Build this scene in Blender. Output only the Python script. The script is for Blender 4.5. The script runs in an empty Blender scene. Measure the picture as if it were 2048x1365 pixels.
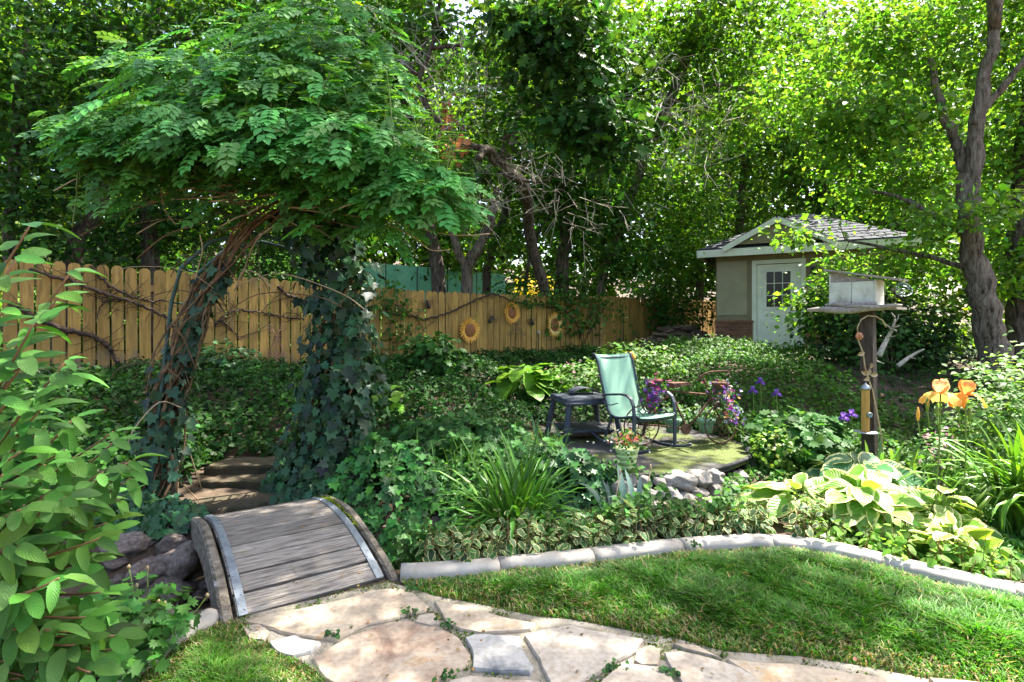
import bpy, bmesh, math, random
import numpy as np
from mathutils import Vector, Matrix

# ---------------------------------------------------------------- camera, sky, sun, exposure
scene = bpy.context.scene
C = scene.collection
F, H, HOR = 1100.0, 1.5, 650.0          # focal length in photo pixels, eye height, horizon row
cam_d = bpy.data.cameras.new("camera")
cam_d.sensor_width = 36.0
cam_d.lens = 36.0 * F / 2048.0
cam_d.shift_y = -(682.5 - HOR) / 2048.0
cam_d.clip_start, cam_d.clip_end = 0.05, 400.0
cam = bpy.data.objects.new("camera", cam_d)
cam.location = (0, 0, H)
cam.rotation_euler = (math.radians(90), 0, 0)
C.objects.link(cam)
scene.camera = cam

SUN_AZ, SUN_EL = math.radians(55), math.radians(60)   # azimuth from +Y towards +X
world = bpy.data.worlds.new("World")
scene.world = world
world.use_nodes = True
wn = world.node_tree.nodes
sky = wn.new("ShaderNodeTexSky")
sky.sky_type = 'NISHITA'
sky.sun_disc = False
sky.sun_elevation = SUN_EL
sky.sun_rotation = SUN_AZ
sky.air_density = 1.0
sky.dust_density = 4.0
sky.ozone_density = 0.5
world.node_tree.links.new(sky.outputs[0], wn["Background"].inputs[0])
wn["Background"].inputs[1].default_value = 0.11
sun_d = bpy.data.lights.new("sun", 'SUN')
sun_d.energy = 5.0
sun_d.angle = math.radians(0.5)
sun_d.color = (1.0, 0.95, 0.86)
sun = bpy.data.objects.new("sun", sun_d)
sun_dir = Vector((math.cos(SUN_EL) * math.sin(SUN_AZ), math.cos(SUN_EL) * math.cos(SUN_AZ), math.sin(SUN_EL)))
sun.rotation_euler = sun_dir.to_track_quat('Z', 'Y').to_euler()
sun.location = sun_dir * 30
C.objects.link(sun)
vs = scene.view_settings
vs.view_transform = 'Standard'
vs.look = 'None'
vs.exposure = 2.58
vs.gamma = 1.0
scene.cycles.use_denoising = True
scene.cycles.max_bounces = 9
scene.cycles.diffuse_bounces = 5
scene.cycles.glossy_bounces = 3
scene.cycles.transmission_bounces = 6
scene.cycles.transparent_max_bounces = 4
scene.cycles.caustics_reflective = False
scene.cycles.caustics_refractive = False
scene.cycles.sample_clamp_indirect = 6.0

rng = np.random.default_rng(7)
random.seed(7)
# ---------------------------------------------------------------- helpers: pixels, meshes, leaves
def px(x, y, d):
    return Vector(((x - 1024) / F * d, d, H - (y - HOR) / F * d))

def flat(x, y, z=0.0):                     # a pixel met by the level plane z
    d = (H - z) * F / (y - HOR)
    return Vector(((x - 1024) / F * d, d, z))

def sstep(a, b, x):
    t = np.clip((x - a) / (b - a), 0, 1)
    return t * t * (3 - 2 * t)

def wobble(x, y, s=1.0, k=0.0):
    return (np.sin(x * 1.7 * s + 1.3 + k) * np.cos(y * 1.9 * s - .7 + k * 2) + .5 * np.sin(x * 4.1 * s + y * 3.3 * s + 2.1 + k)
            + .25 * np.sin(x * 9.3 * s - y * 7.7 * s + k))

def seg_dist(x, y, pts):
    """distance to a polyline and the arc parameter (0..1) of the nearest point"""
    x = np.asarray(x, float); y = np.asarray(y, float)
    best = np.full(x.shape, 1e9); par = np.zeros(x.shape)
    n = len(pts) - 1
    for i in range(n):
        ax, ay = pts[i]; bx, by = pts[i + 1]
        dx, dy = bx - ax, by - ay
        t = np.clip(((x - ax) * dx + (y - ay) * dy) / (dx * dx + dy * dy), 0, 1)
        d = np.hypot(x - ax - t * dx, y - ay - t * dy)
        m = d < best
        best = np.where(m, d, best); par = np.where(m, (i + t) / n, par)
    return best, par

def inside(x, y, poly):
    x = np.asarray(x, float); y = np.asarray(y, float)
    r = np.zeros(x.shape, bool); j = len(poly) - 1
    for i in range(len(poly)):
        xi, yi = poly[i][0], poly[i][1]; xj, yj = poly[j][0], poly[j][1]
        c = ((yi > y) != (yj > y)) & (x < (xj - xi) * (y - yi) / (yj - yi + 1e-12) + xi)
        r ^= c; j = i
    return r

class MB:
    """collects vertices and faces; build() links them as one mesh object"""
    def __init__(s): s.v = []; s.f = []
    def add(s, vs, fs):
        o = len(s.v); s.v += [tuple(p) for p in vs]; s.f += [tuple(i + o for i in f) for f in fs]; return s
    def hexa(s, p):                        # 4 bottom (ccw) + 4 top
        return s.add(p, [(3, 2, 1, 0), (4, 5, 6, 7), (0, 1, 5, 4), (1, 2, 6, 5), (2, 3, 7, 6), (3, 0, 4, 7)])
    def box(s, c, size, ax=None):
        ax = ax or (Vector((1, 0, 0)), Vector((0, 1, 0)), Vector((0, 0, 1)))
        c = Vector(c); hx, hy, hz = (ax[0] * size[0] / 2, ax[1] * size[1] / 2, ax[2] * size[2] / 2)
        return s.hexa([c - hx - hy - hz, c + hx - hy - hz, c + hx + hy - hz, c - hx + hy - hz,
                       c - hx - hy + hz, c + hx - hy + hz, c + hx + hy + hz, c - hx + hy + hz])
    def bar(s, a, b, w, t=None, up=Vector((0, 0, 1))):
        a, b = Vector(a), Vector(b); t = t or w
        d = (b - a).normalized(); sd = d.cross(up)
        if sd.length < 1e-3: sd = d.cross(Vector((1, 0, 0)))
        sd.normalize(); u = sd.cross(d)
        return s.box((a + b) / 2, ((b - a).length, w, t), (d, sd, u))
    def tube(s, pts, r, n=6, caps=True):
        pts = [Vector(p) for p in pts]; m = len(pts)
        rr = r if isinstance(r, (list, tuple)) else [r] * m
        ref = Vector((0.13, 0.21, 0.97)); vs = []; fs = []
        for i, p in enumerate(pts):
            d = (pts[min(i + 1, m - 1)] - pts[max(i - 1, 0)]).normalized()
            a = d.cross(ref)
            if a.length < .1: a = d.cross(Vector((1, 0, 0)))
            a.normalize(); b = d.cross(a); ref = b.cross(d) if False else ref
            for k in range(n):
                t = 2 * math.pi * k / n
                vs.append(p + (a * math.cos(t) + b * math.sin(t)) * rr[i])
        for i in range(m - 1):
            for k in range(n):
                k2 = (k + 1) % n
                fs.append((i * n + k, i * n + k2, (i + 1) * n + k2, (i + 1) * n + k))
        if caps: fs += [tuple(range(n)), tuple(range((m - 1) * n + n - 1, (m - 1) * n - 1, -1))]
        return s.add(vs, fs)
    def lathe(s, prof, n=16, c=(0, 0, 0), ax=None):
        ax = ax or (Vector((1, 0, 0)), Vector((0, 1, 0)), Vector((0, 0, 1))); c = Vector(c); vs = []; fs = []
        for r, z in prof:
            for k in range(n):
                t = 2 * math.pi * k / n
                vs.append(c + ax[0] * (r * math.cos(t)) + ax[1] * (r * math.sin(t)) + ax[2] * z)
        for i in range(len(prof) - 1):
            for k in range(n):
                k2 = (k + 1) % n
                fs.append((i * n + k, i * n + k2, (i + 1) * n + k2, (i + 1) * n + k))
        fs += [tuple(range(n - 1, -1, -1)), tuple(range((len(prof) - 1) * n, len(prof) * n))]
        return s.add(vs, fs)
    def strip(s, L, R):                    # quads between two rows of points
        n = len(L)
        return s.add(list(L) + list(R), [(i, i + 1, n + i + 1, n + i) for i in range(n - 1)])
    def build(s, name, mat, parent=None, origin=None, smooth=False, bevel=0, kind=None):
        o0 = Vector(origin) if origin is not None else (wloc(parent) if parent else Vector((0, 0, 0)))
        me = bpy.data.meshes.new(name)
        me.from_pydata([tuple(Vector(p) - o0) for p in s.v], [], s.f)
        bm = bmesh.new(); bm.from_mesh(me)
        bmesh.ops.recalc_face_normals(bm, faces=bm.faces)
        if bevel: bmesh.ops.bevel(bm, geom=bm.edges[:], offset=bevel, segments=1, affect='EDGES', clamp_overlap=True)
        bm.to_mesh(me); bm.free()
        if smooth: me.polygons.foreach_set('use_smooth', [True] * len(me.polygons))
        me.materials.append(mat)
        return link(name, me, parent, o0 if parent is None or origin is not None else None, kind)

def wloc(o):
    p = Vector((0, 0, 0))
    while o: p += o.location; o = o.parent
    return p

def link(name, data, parent=None, loc=None, kind=None):
    """loc is a world position; parents never turn or scale"""
    o = bpy.data.objects.new(name, data); C.objects.link(o)
    if parent: o.parent = parent
    if loc is not None: o.location = Vector(loc) - (wloc(parent) if parent else Vector((0, 0, 0)))
    if kind: o['kind'] = kind
    return o

def tag(o, label, cat, group=None, kind=None):
    o['label'] = label; o['category'] = cat
    if group: o['group'] = group
    if kind: o['kind'] = kind
    return o

def thing(name, label, cat, loc, group=None):
    return tag(link(name, None, None, loc), label, cat, group)

# leaf templates: (vertices, faces, (u along, v across) per vertex); leaf grows along +Y, faces +Z
def T(v, f, uv): return np.array(v, float), f, np.array(uv, float)

def ovate(w=.36, seg=4, droop=.18, fold=.10, tipw=.0, wav=0.0, shape=None):
    """a leaf blade of length 1 with a folded midrib, curved down towards its tip"""
    v, f, uv = [], [], []
    for i in range(seg + 1):
        u = i / seg
        wd = (shape(u) if shape else math.sin(math.pi * min(1, u ** .75 * .98 + .02)) ** .85) * w
        z = -droop * u * u
        e = fold * wd / w * .5 + wav * math.sin(u * 14)
        v += [(-wd, u, z + e), (0, u, z), (wd, u, z + e - 2 * wav * math.sin(u * 14))]
        uv += [(u, -1), (u, 0), (u, 1)]
    for i in range(seg):
        a = i * 3; f += [(a, a + 1, a + 4, a + 3), (a + 1, a + 2, a + 5, a + 4)]
    return T(v, f, uv)

def lobed(pts, fold=.08, droop=.1):
    """fan leaf from an outline of one half (x >= 0), base to tip"""
    mid = [(0, p[1]) for p in pts]
    v, f, uv = [], [], []
    ctr = len(pts)
    out = pts + [(-x, y) for x, y in reversed(pts[:-1])]
    v = [(x, y, fold * abs(x) - droop * y * y) for x, y in out] + [(0, .32, -.04)]
    uv = [(y, 1) for x, y in out] + [(.3, 0)]
    n = len(out); c = n
    f = [(i, (i + 1) % n, c) for i in range(n)]
    return T(v, f, uv)

QUAD = T([(0, 0, 0), (.34, .48, .1), (0, 1, -.08), (-.34, .48, .1)], [(0, 1, 2), (0, 2, 3)], [(0, 0), (.5, 1), (1, 0), (.5, -1)])
OVAL = ovate(.36, 4)
IVY = lobed([(0, .04), (.26, -.10), (.52, .10), (.34, .30), (.50, .58), (.22, .60), (0, 1.0)], .12, .12)
OAK = lobed([(0, 0), (.12, .14), (.30, .20), (.17, .32), (.42, .48), (.22, .58), (.40, .78), (.16, .80), (0, 1.0)], .12, .12)
HEART = ovate(.46, 5, .16, .14, shape=lambda u: (u ** .32) * (1 - u) ** .62 * 1.32)
HOSTA = ovate(.40, 8, .38, .20, wav=.026, shape=lambda u: (u ** .40) * (1 - u ** 2.2) ** .80 * 1.25)
PALM = lobed([(0, 0), (.30, .02), (.58, .22), (.36, .34), (.60, .66), (.30, .62), (.24, .98), (0, .74)], .1, .14)

def blade(seg=5, w=.03, arch=.5, lean=.55):
    """a strap leaf of length 1 rising along Z and bowing along +Y"""
    v, f, uv = [], [], []
    y = z = 0; a = math.pi / 2 - .12 * lean
    for i in range(seg + 1):
        u = i / seg
        wd = w * (.75 + .6 * u) * (1 - u ** 4) if i < seg else .0008
        v += [(-wd, y, z), (0, y + wd * .35 * math.sin(a), z - wd * .35 * math.cos(a)), (wd, y, z)]; uv += [(u, -1), (u, 0), (u, 1)]
        a -= (arch + lean) * (1.6 * u + .2) / seg * 1.6
        y += math.cos(a) / seg; z += math.sin(a) / seg
    for i in range(seg):
        k = i * 3; f += [(k, k + 1, k + 4, k + 3), (k + 1, k + 2, k + 5, k + 4)]
    return T(v, f, uv)

def pinnate(pairs=4):
    v, f, uv = [], [], []
    L = ovate(.33, 3, .12, .16)
    def put(cx, cy, cz, ang, s, roll):
        ca, sa = math.cos(ang), math.sin(ang); o = len(v)
        for (x, y, z), t in zip(L[0], L[2]):
            x, y, z = x * s, y * s, z * s + roll * x * s
            v.append((cx + ca * x + sa * y, cy - sa * x + ca * y, cz + z - .25 * y * .6)); uv.append(tuple(t))
        f.extend([tuple(i + o for i in q) for q in L[1]])
    for i in range(pairs):
        u = .25 + .62 * i / (pairs - 1); s = .34 - .08 * abs(u - .55)
        zz = -.30 * u * u
        put(.01, u, zz, 1.05 - .25 * u, s, .1); put(-.01, u, zz, -1.05 + .25 * u, s, -.1)
    put(0, .92, -.27, 0, .34, 0)
    o = len(v)
    for i in range(4):
        u = i / 3 * .95; v.extend([(-.008, u, -.30 * u * u), (.008, u, -.30 * u * u)]); uv.extend([(u, 0), (u, 0)])
    f.extend([(o + 2 * i, o + 2 * i + 1, o + 2 * i + 3, o + 2 * i + 2) for i in range(3)])
    return T(v, f, uv)
PINN = pinnate()

def frames(nrm, along):
    """rotation matrices (N,3,3) whose columns are across, along, normal"""
    nrm = nrm / (np.linalg.norm(nrm, axis=1, keepdims=True) + 1e-9)
    y = along - (along * nrm).sum(1, keepdims=True) * nrm
    y /= (np.linalg.norm(y, axis=1, keepdims=True) + 1e-9)
    x = np.cross(y, nrm)
    return np.stack([x, y, nrm], 2)

def zframes(az, tilt=None, roll=None):
    """frames for templates that rise along Z (blades): turn about Z by az"""
    c, s = np.cos(az), np.sin(az); o = np.zeros_like(az); l = np.ones_like(az)
    return np.stack([np.stack([c, -s, o], 1), np.stack([s, c, o], 1), np.stack([o, o, l], 1)], 1)

def scatter_mesh(name, tpl, R, P, S, tint, smooth=True):
    v, f, uv = tpl
    N, n = len(P), len(v)
    S = np.asarray(S, float)
    S3 = S[:, None] * np.ones((1, 3)) if S.ndim == 1 else S
    V = np.einsum('nij,nkj->nki', R, v[None] * S3[:, None, :]) + P[:, None, :]
    lens = np.array([len(q) for q in f]); flatf = np.concatenate([np.array(q) for q in f])
    loops = (flatf[None] + (np.arange(N) * n)[:, None]).ravel()
    starts0 = np.concatenate([[0], np.cumsum(lens)[:-1]])
    starts = (starts0[None] + (np.arange(N) * lens.sum())[:, None]).ravel()
    me = bpy.data.meshes.new(name)
    me.vertices.add(N * n); me.vertices.foreach_set('co', V.astype(np.float32).ravel())
    me.loops.add(len(loops)); me.loops.foreach_set('vertex_index', loops.astype(np.int32))
    me.polygons.add(len(starts)); me.polygons.foreach_set('loop_start', starts.astype(np.int32))
    me.update(calc_edges=True)
    if smooth: me.polygons.foreach_set('use_smooth', np.ones(len(starts), bool))
    a = me.attributes.new('tint', 'FLOAT_VECTOR', 'POINT')
    a.data.foreach_set('vector', np.repeat(tint, n, axis=0).astype(np.float32).ravel())
    a = me.attributes.new('luv', 'FLOAT_VECTOR', 'POINT')
    u3 = np.concatenate([uv, np.zeros((n, 1))], 1)
    a.data.foreach_set('vector', np.tile(u3, (N, 1)).astype(np.float32).ravel())
    return me

def tints(N, base, var=.25, hue=.12, r=None):
    r = r or rng
    b = np.array(base, float)[None] * (1 + var * r.normal(size=(N, 1))).clip(.3, 2.0)
    yel = r.random(N) < .05; b[yel] = b[yel] * np.array([[1.45, 1.2, .85]])
    return (b * (1 + hue * r.normal(size=(N, 3)))).clip(.004, .9)

def leaf_parts(parent, name, tpl, R, P, S, base, mat, n_parts, rest_name='foliage', var=.25, hue=.1, score=None, shades=7):
    """the n_parts leaves that show largest become single leaf objects sharing a few meshes; the rest is one mesh"""
    N = len(P); S = np.asarray(S, float)
    if score is None:
        sz = S if S.ndim == 1 else S.max(1)
        score = sz / np.linalg.norm(P - np.array([[0, 0, H]]), axis=1)
    order = np.argsort(-score); pick = order[:n_parts]; rest = order[n_parts:]
    tn = tints(N, base, var, hue)
    o0 = np.array(wloc(parent))
    if n_parts:
        meshes = []
        I = np.eye(3)[None]
        for k in range(shades):
            me = scatter_mesh(name, tpl, I, np.zeros((1, 3)), np.ones(1), tn[pick[k * len(pick) // shades]][None]); me.materials.append(mat); meshes.append(me)
        for j, i in enumerate(pick):
            o = bpy.data.objects.new(name, meshes[j % shades]); C.objects.link(o); o.parent = parent
            s = S[i] if S.ndim > 1 else np.ones(3) * S[i]
            M = Matrix([[*(R[i][r] * s), P[i][r] - o0[r]] for r in range(3)] + [[0, 0, 0, 1]])
            o.matrix_basis = M
    if len(rest):
        me = scatter_mesh(rest_name, tpl, R[rest], P[rest] - o0[None], S[rest], tn[rest]); me.materials.append(mat)
        o = link(rest_name, me, parent); o['kind'] = 'stuff'

# ---------------------------------------------------------------- materials
def nodes_of(name):
    m = bpy.data.materials.new(name); m.use_nodes = True
    return m, m.node_tree.nodes, m.node_tree.links, m.node_tree.nodes["Principled BSDF"]

def rgb(c): return (*c, 1.0)

def ramp(n, stops):
    r = n.new("ShaderNodeValToRGB"); e = r.color_ramp.elements
    while len(e) < len(stops): e.new(.5)
    for el, (p, c) in zip(e, stops): el.position = p; el.color = rgb(c)
    return r

def noise_mat(name, stops, scale=5, detail=6, rough=.85, bump=.3, bscale=None, stretch=(1, 1, 1), spec=.3, coord='Object', metal=0, rand=0, dist=.02):
    m, n, l, p = nodes_of(name)
    tc = n.new("ShaderNodeTexCoord"); mp = n.new("ShaderNodeMapping"); mp.inputs['Scale'].default_value = stretch
    l.new(tc.outputs[coord], mp.inputs[0])
    src = mp.outputs[0]
    if rand:
        oi = n.new("ShaderNodeObjectInfo"); ad = n.new("ShaderNodeVectorMath"); ad.operation = 'MULTIPLY_ADD'
        cmb = n.new("ShaderNodeCombineXYZ")
        for k in range(3): l.new(oi.outputs['Random'], cmb.inputs[k])
        l.new(cmb.outputs[0], ad.inputs[0]); ad.inputs[1].default_value = (37, 53, 71); l.new(src, ad.inputs[2]); src = ad.outputs[0]
    nz = n.new("ShaderNodeTexNoise"); nz.inputs['Scale'].default_value = scale; nz.inputs['Detail'].default_value = detail
    nz.inputs['Roughness'].default_value = .62
    l.new(src, nz.inputs['Vector'])
    r = ramp(n, stops); l.new(nz.outputs['Fac'], r.inputs[0]); col = r.outputs[0]
    if rand:
        hs = n.new("ShaderNodeHueSaturation"); mr = n.new("ShaderNodeMapRange")
        mr.inputs['To Min'].default_value = 1 - rand; mr.inputs['To Max'].default_value = 1 + rand
        l.new(oi.outputs['Random'], mr.inputs[0]); l.new(mr.outputs[0], hs.inputs['Value']); l.new(col, hs.inputs['Color']); col = hs.outputs[0]
    l.new(col, p.inputs['Base Color'])
    p.inputs['Roughness'].default_value = rough; p.inputs['Specular IOR Level'].default_value = spec; p.inputs['Metallic'].default_value = metal
    if bump:
        n2 = n.new("ShaderNodeTexNoise"); n2.inputs['Scale'].default_value = bscale or scale * 3; n2.inputs['Detail'].default_value = 6
        l.new(src, n2.inputs['Vector'])
        b = n.new("ShaderNodeBump"); b.inputs['Strength'].default_value = bump; b.inputs['Distance'].default_value = dist
        l.new(n2.outputs['Fac'], b.inputs['Height']); l.new(b.outputs[0], p.inputs['Normal'])
    return m

def leaf_mat(name, rough=.45, trans=.35, spec=.4, margin=None, veins=0.0, glow=(1.55, 1.5, .55)):
    m, n, l, p = nodes_of(name)
    at = n.new("ShaderNodeAttribute"); at.attribute_name = 'tint'
    col = at.outputs['Color']
    if margin or veins:
        lu = n.new("ShaderNodeAttribute"); lu.attribute_name = 'luv'
        sp = n.new("ShaderNodeSeparateXYZ"); l.new(lu.outputs['Vector'], sp.inputs[0])
        ab = n.new("ShaderNodeMath"); ab.operation = 'ABSOLUTE'; l.new(sp.outputs['Y'], ab.inputs[0])
    if veins:                              # side veins leave the midrib at an angle
        ma = n.new("ShaderNodeMath"); ma.operation = 'MULTIPLY_ADD'; ma.inputs[1].default_value = -.32
        l.new(ab.outputs[0], ma.inputs[0]); l.new(sp.outputs['X'], ma.inputs[2])
        w = n.new("ShaderNodeMath"); w.operation = 'MULTIPLY'; w.inputs[1].default_value = 56; l.new(ma.outputs[0], w.inputs[0])
        sn = n.new("ShaderNodeMath"); sn.operation = 'SINE'; l.new(w.outputs[0], sn.inputs[0])
        bp = n.new("ShaderNodeBump"); bp.inputs['Strength'].default_value = veins; bp.inputs['Distance'].default_value = .004
        l.new(sn.outputs[0], bp.inputs['Height']); l.new(bp.outputs[0], p.inputs['Normal'])
    if margin:
        nz = n.new("ShaderNodeTexNoise"); nz.inputs['Scale'].default_value = 9; l.new(lu.outputs['Vector'], nz.inputs['Vector'])
        md = n.new("ShaderNodeMath"); md.operation = 'MULTIPLY_ADD'; md.inputs[1].default_value = .7
        l.new(nz.outputs['Fac'], md.inputs[0]); l.new(ab.outputs[0], md.inputs[2])
        mr = n.new("ShaderNodeMapRange"); mr.inputs['From Min'].default_value = margin[1]; mr.inputs['From Max'].default_value = margin[1] + .12
        l.new(md.outputs[0], mr.inputs[0])
        mx = n.new("ShaderNodeMix"); mx.data_type = 'RGBA'; l.new(mr.outputs[0], mx.inputs['Factor'])
        l.new(col, mx.inputs['A']); mx.inputs['B'].default_value = rgb(margin[0]); col = mx.outputs['Result']
    l.new(col, p.inputs['Base Color']); p.inputs['Roughness'].default_value = rough; p.inputs['Specular IOR Level'].default_value = spec
    tr = n.new("ShaderNodeBsdfTranslucent"); g = n.new("ShaderNodeMix"); g.data_type = 'RGBA'; g.blend_type = 'MULTIPLY'
    g.inputs['Factor'].default_value = 1; l.new(col, g.inputs['A']); g.inputs['B'].default_value = rgb(glow)
    l.new(g.outputs['Result'], tr.inputs[0])
    mix = n.new("ShaderNodeMixShader"); mix.inputs[0].default_value = trans
    l.new(p.outputs[0], mix.inputs[1]); l.new(tr.outputs[0], mix.inputs[2])
    l.new(mix.outputs[0], n["Material Output"].inputs[0])
    return m

def plain(name, c, rough=.5, spec=.4, metal=0.0, var=.15, scale=20):
    return noise_mat(name, [(.3, tuple(v * (1 - var) for v in c)), (.7, tuple(min(1, v * (1 + var)) for v in c))], scale, 3, rough, .06, None, (1, 1, 1), spec, metal=metal, dist=.004)

M = {}
M['soil'] = noise_mat('soil', [(.3, (.035, .024, .015)), (.55, (.075, .052, .033)), (.75, (.13, .10, .07))], 6, 8, .95, .6, 30)
M['lawn_soil'] = noise_mat('lawn_soil', [(.3, (.03, .05, .012)), (.6, (.06, .08, .02)), (.8, (.11, .085, .045))], 5, 8, .95, .5, 40)
M['mortar'] = noise_mat('mortar', [(.25, (.10, .10, .05)), (.5, (.24, .21, .16)), (.75, (.34, .31, .26))], 7, 8, .95, .6, 60)
M['concrete'] = noise_mat('concrete', [(.25, (.22, .195, .16)), (.5, (.34, .31, .265)), (.8, (.43, .395, .345))], 4, 9, .9, .25, 90, dist=.006)
M['creek_rock'] = noise_mat('creek_rock', [(.3, (.06, .047, .04)), (.55, (.15, .115, .095)), (.8, (.30, .255, .22))], 7, 9, .8, .5, 25, rand=.2)
M['wall_rock'] = noise_mat('wall_rock', [(.3, (.28, .24, .20)), (.5, (.48, .43, .375)), (.8, (.62, .57, .51))], 9, 9, .95, .9, 22, rand=.15, dist=.04)
M['step_stone'] = noise_mat('step_stone', [(.3, (.022, .026, .008)), (.45, (.05, .04, .022)), (.7, (.105, .078, .048))], 4, 9, .9, .6, 20, rand=.1)
M['plank'] = noise_mat('plank', [(.30, (.045, .038, .031)), (.43, (.165, .142, .118)), (.56, (.27, .238, .202)), (.78, (.41, .37, .325))], 5.5, 10, .85, .9, 11, (1.0, 15, 15), rand=.18)
M['stringer'] = noise_mat('stringer', [(.3, (.045, .035, .025)), (.5, (.14, .115, .085)), (.62, (.20, .17, .13)), (.7, (.45, .42, .38))], 5, 9, .85, .7, 14, (2.5, 2.5, 9))
M['steel'] = noise_mat('steel', [(.3, (.22, .25, .28)), (.7, (.42, .46, .50))], 8, 6, .45, .1, None, metal=.7)
M['screw'] = plain('screw', (.42, .44, .46), .35, .5, .9)
def picket_mat():
    m = noise_mat('picket', [(.25, (.09, .055, .02)), (.42, (.26, .155, .042)), (.62, (.36, .22, .058)), (.85, (.45, .29, .10))], 3.2, 8, .75, .35, 12, (7, 7, .8), rand=.2)
    n, l = m.node_tree.nodes, m.node_tree.links; p = n["Principled BSDF"]; src = p.inputs['Base Color'].links[0].from_socket
    tc = n.new("ShaderNodeTexCoord"); sp = n.new("ShaderNodeSeparateXYZ"); l.new(tc.outputs['Object'], sp.inputs[0])
    oi = n.new("ShaderNodeObjectInfo"); cmb = n.new("ShaderNodeVectorMath"); cmb.operation = 'ADD'; l.new(tc.outputs['Object'], cmb.inputs[0]); l.new(oi.outputs['Location'], cmb.inputs[1])
    nz = n.new("ShaderNodeTexNoise"); nz.inputs['Scale'].default_value = 5; nz.inputs['Detail'].default_value = 7; l.new(cmb.outputs[0], nz.inputs['Vector'])
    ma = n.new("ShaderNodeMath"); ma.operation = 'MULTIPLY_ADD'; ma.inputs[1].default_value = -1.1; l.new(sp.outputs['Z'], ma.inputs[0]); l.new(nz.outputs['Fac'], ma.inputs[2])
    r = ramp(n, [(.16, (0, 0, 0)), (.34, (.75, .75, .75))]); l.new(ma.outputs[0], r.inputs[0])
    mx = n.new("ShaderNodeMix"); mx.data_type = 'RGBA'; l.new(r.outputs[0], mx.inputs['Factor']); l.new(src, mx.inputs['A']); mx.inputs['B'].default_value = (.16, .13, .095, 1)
    n3 = n.new("ShaderNodeTexNoise"); n3.inputs['Scale'].default_value = 1.3; n3.inputs['Detail'].default_value = 6; l.new(cmb.outputs[0], n3.inputs['Vector'])
    r3 = ramp(n, [(.56, (0, 0, 0)), (.72, (.55, .55, .55))]); l.new(n3.outputs['Fac'], r3.inputs[0])
    m2 = n.new("ShaderNodeMix"); m2.data_type = 'RGBA'; l.new(r3.outputs[0], m2.inputs['Factor']); l.new(mx.outputs['Result'], m2.inputs['A']); m2.inputs['B'].default_value = (.10, .07, .04, 1)
    l.new(m2.outputs['Result'], p.inputs['Base Color']); return m
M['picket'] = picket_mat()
M['rail'] = noise_mat('rail', [(.3, (.16, .10, .035)), (.7, (.38, .25, .09))], 4, 7, .8, .3, None, rand=.1)
M['bark'] = noise_mat('bark', [(.36, (.022, .016, .012)), (.48, (.085, .064, .047)), (.75, (.19, .155, .12))], 8, 10, .95, 1.0, 13, (3, 3, .6), dist=.07)
M['bark_pale'] = noise_mat('bark_pale', [(.36, (.035, .027, .019)), (.47, (.135, .105, .078)), (.60, (.21, .17, .13)), (.78, (.31, .265, .21))], 8, 10, .95, 1.0, 13, (3, 3, .6), dist=.07)
M['twig'] = noise_mat('twig', [(.3, (.10, .075, .055)), (.7, (.28, .23, .18))], 12, 4, .9, .2)
M['vine_stem'] = noise_mat('vine_stem', [(.3, (.07, .042, .022)), (.55, (.17, .105, .055)), (.8, (.33, .23, .13))], 9, 6, .9, .5, 40)
M['old_vine'] = noise_mat('old_vine', [(.3, (.02, .013, .010)), (.7, (.075, .05, .036))], 9, 6, .95, .8, 40)
M['stem_green'] = plain('stem_green', (.13, .20, .03), .5)
M['stem_red'] = plain('stem_red', (.20, .10, .045), .5)
M['tan_stem'] = plain('tan_stem', (.36, .27, .15), .7)
M['leaf'] = leaf_mat('leaf', .52, .42, .16)
M['leaf_dark'] = leaf_mat('leaf_dark', .52, .32, .14)
M['leaf_bright'] = leaf_mat('leaf_bright', .45, .52, .22, None, 0.0, (1.5, 1.5, .5))
M['leaf_ivy'] = leaf_mat('leaf_ivy', .42, .15, .26)
M['leaf_vein'] = leaf_mat('leaf_vein', .48, .34, .16, None, .25)
M['leaf_shrub'] = leaf_mat('leaf_shrub', .46, .36, .18, None, .22, (1.4, 1.4, .6))
M['leaf_hosta'] = leaf_mat('leaf_hosta', .40, .34, .3, None, .35)
M['leaf_cream'] = leaf_mat('leaf_cream', .40, .34, .3, ((.62, .60, .26), 1.10), .28)
M['leaf_margin'] = leaf_mat('leaf_margin', .46, .30, .2, ((.58, .52, .24), 1.1))
M['leaf_strap'] = leaf_mat('leaf_strap', .40, .30, .3)
M['grass'] = leaf_mat('grass', .45, .30, .35)
M['petal'] = leaf_mat('petal', .6, .40, .2, None, 0, (1.2, 1.1, 1.0))
M['deadleaf'] = leaf_mat('deadleaf', .7, .3, .2, None, 0, (1.3, 1.1, .8))
M['moss'] = noise_mat('moss', [(.3, (.055, .075, .008)), (.55, (.13, .17, .015)), (.8, (.24, .27, .04))], 9, 8, .95, .9, 70)
# ---------------------------------------------------------------- the lie of the land
FD = Vector((.79, .61, 0)); FD.normalize()             # direction of the picket fence
FN = Vector((FD.y, -FD.x, 0))                          # its normal, towards the garden
FP = Vector((-.25, 11.6, 0))
CREEK = [(-6.0, 1.6), (-4.2, 2.45), (-2.5, 3.25), (-1.6, 3.68), (-.85, 4.08), (-.1, 4.38), (.8, 4.45), (1.6, 4.5), (2.3, 4.85), (2.7, 5.3)]
PATIO = [(.35, 5.15), (.8, 5.0), (1.05, 4.96), (1.35, 4.95), (1.68, 5.05), (2.08, 5.3), (2.42, 5.62), (2.62, 5.95), (2.55, 6.5), (2.3, 7.2), (1.6, 7.6), (.7, 7.6), (.2, 7.0), (.1, 6.0)]
PZ = .15

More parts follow.
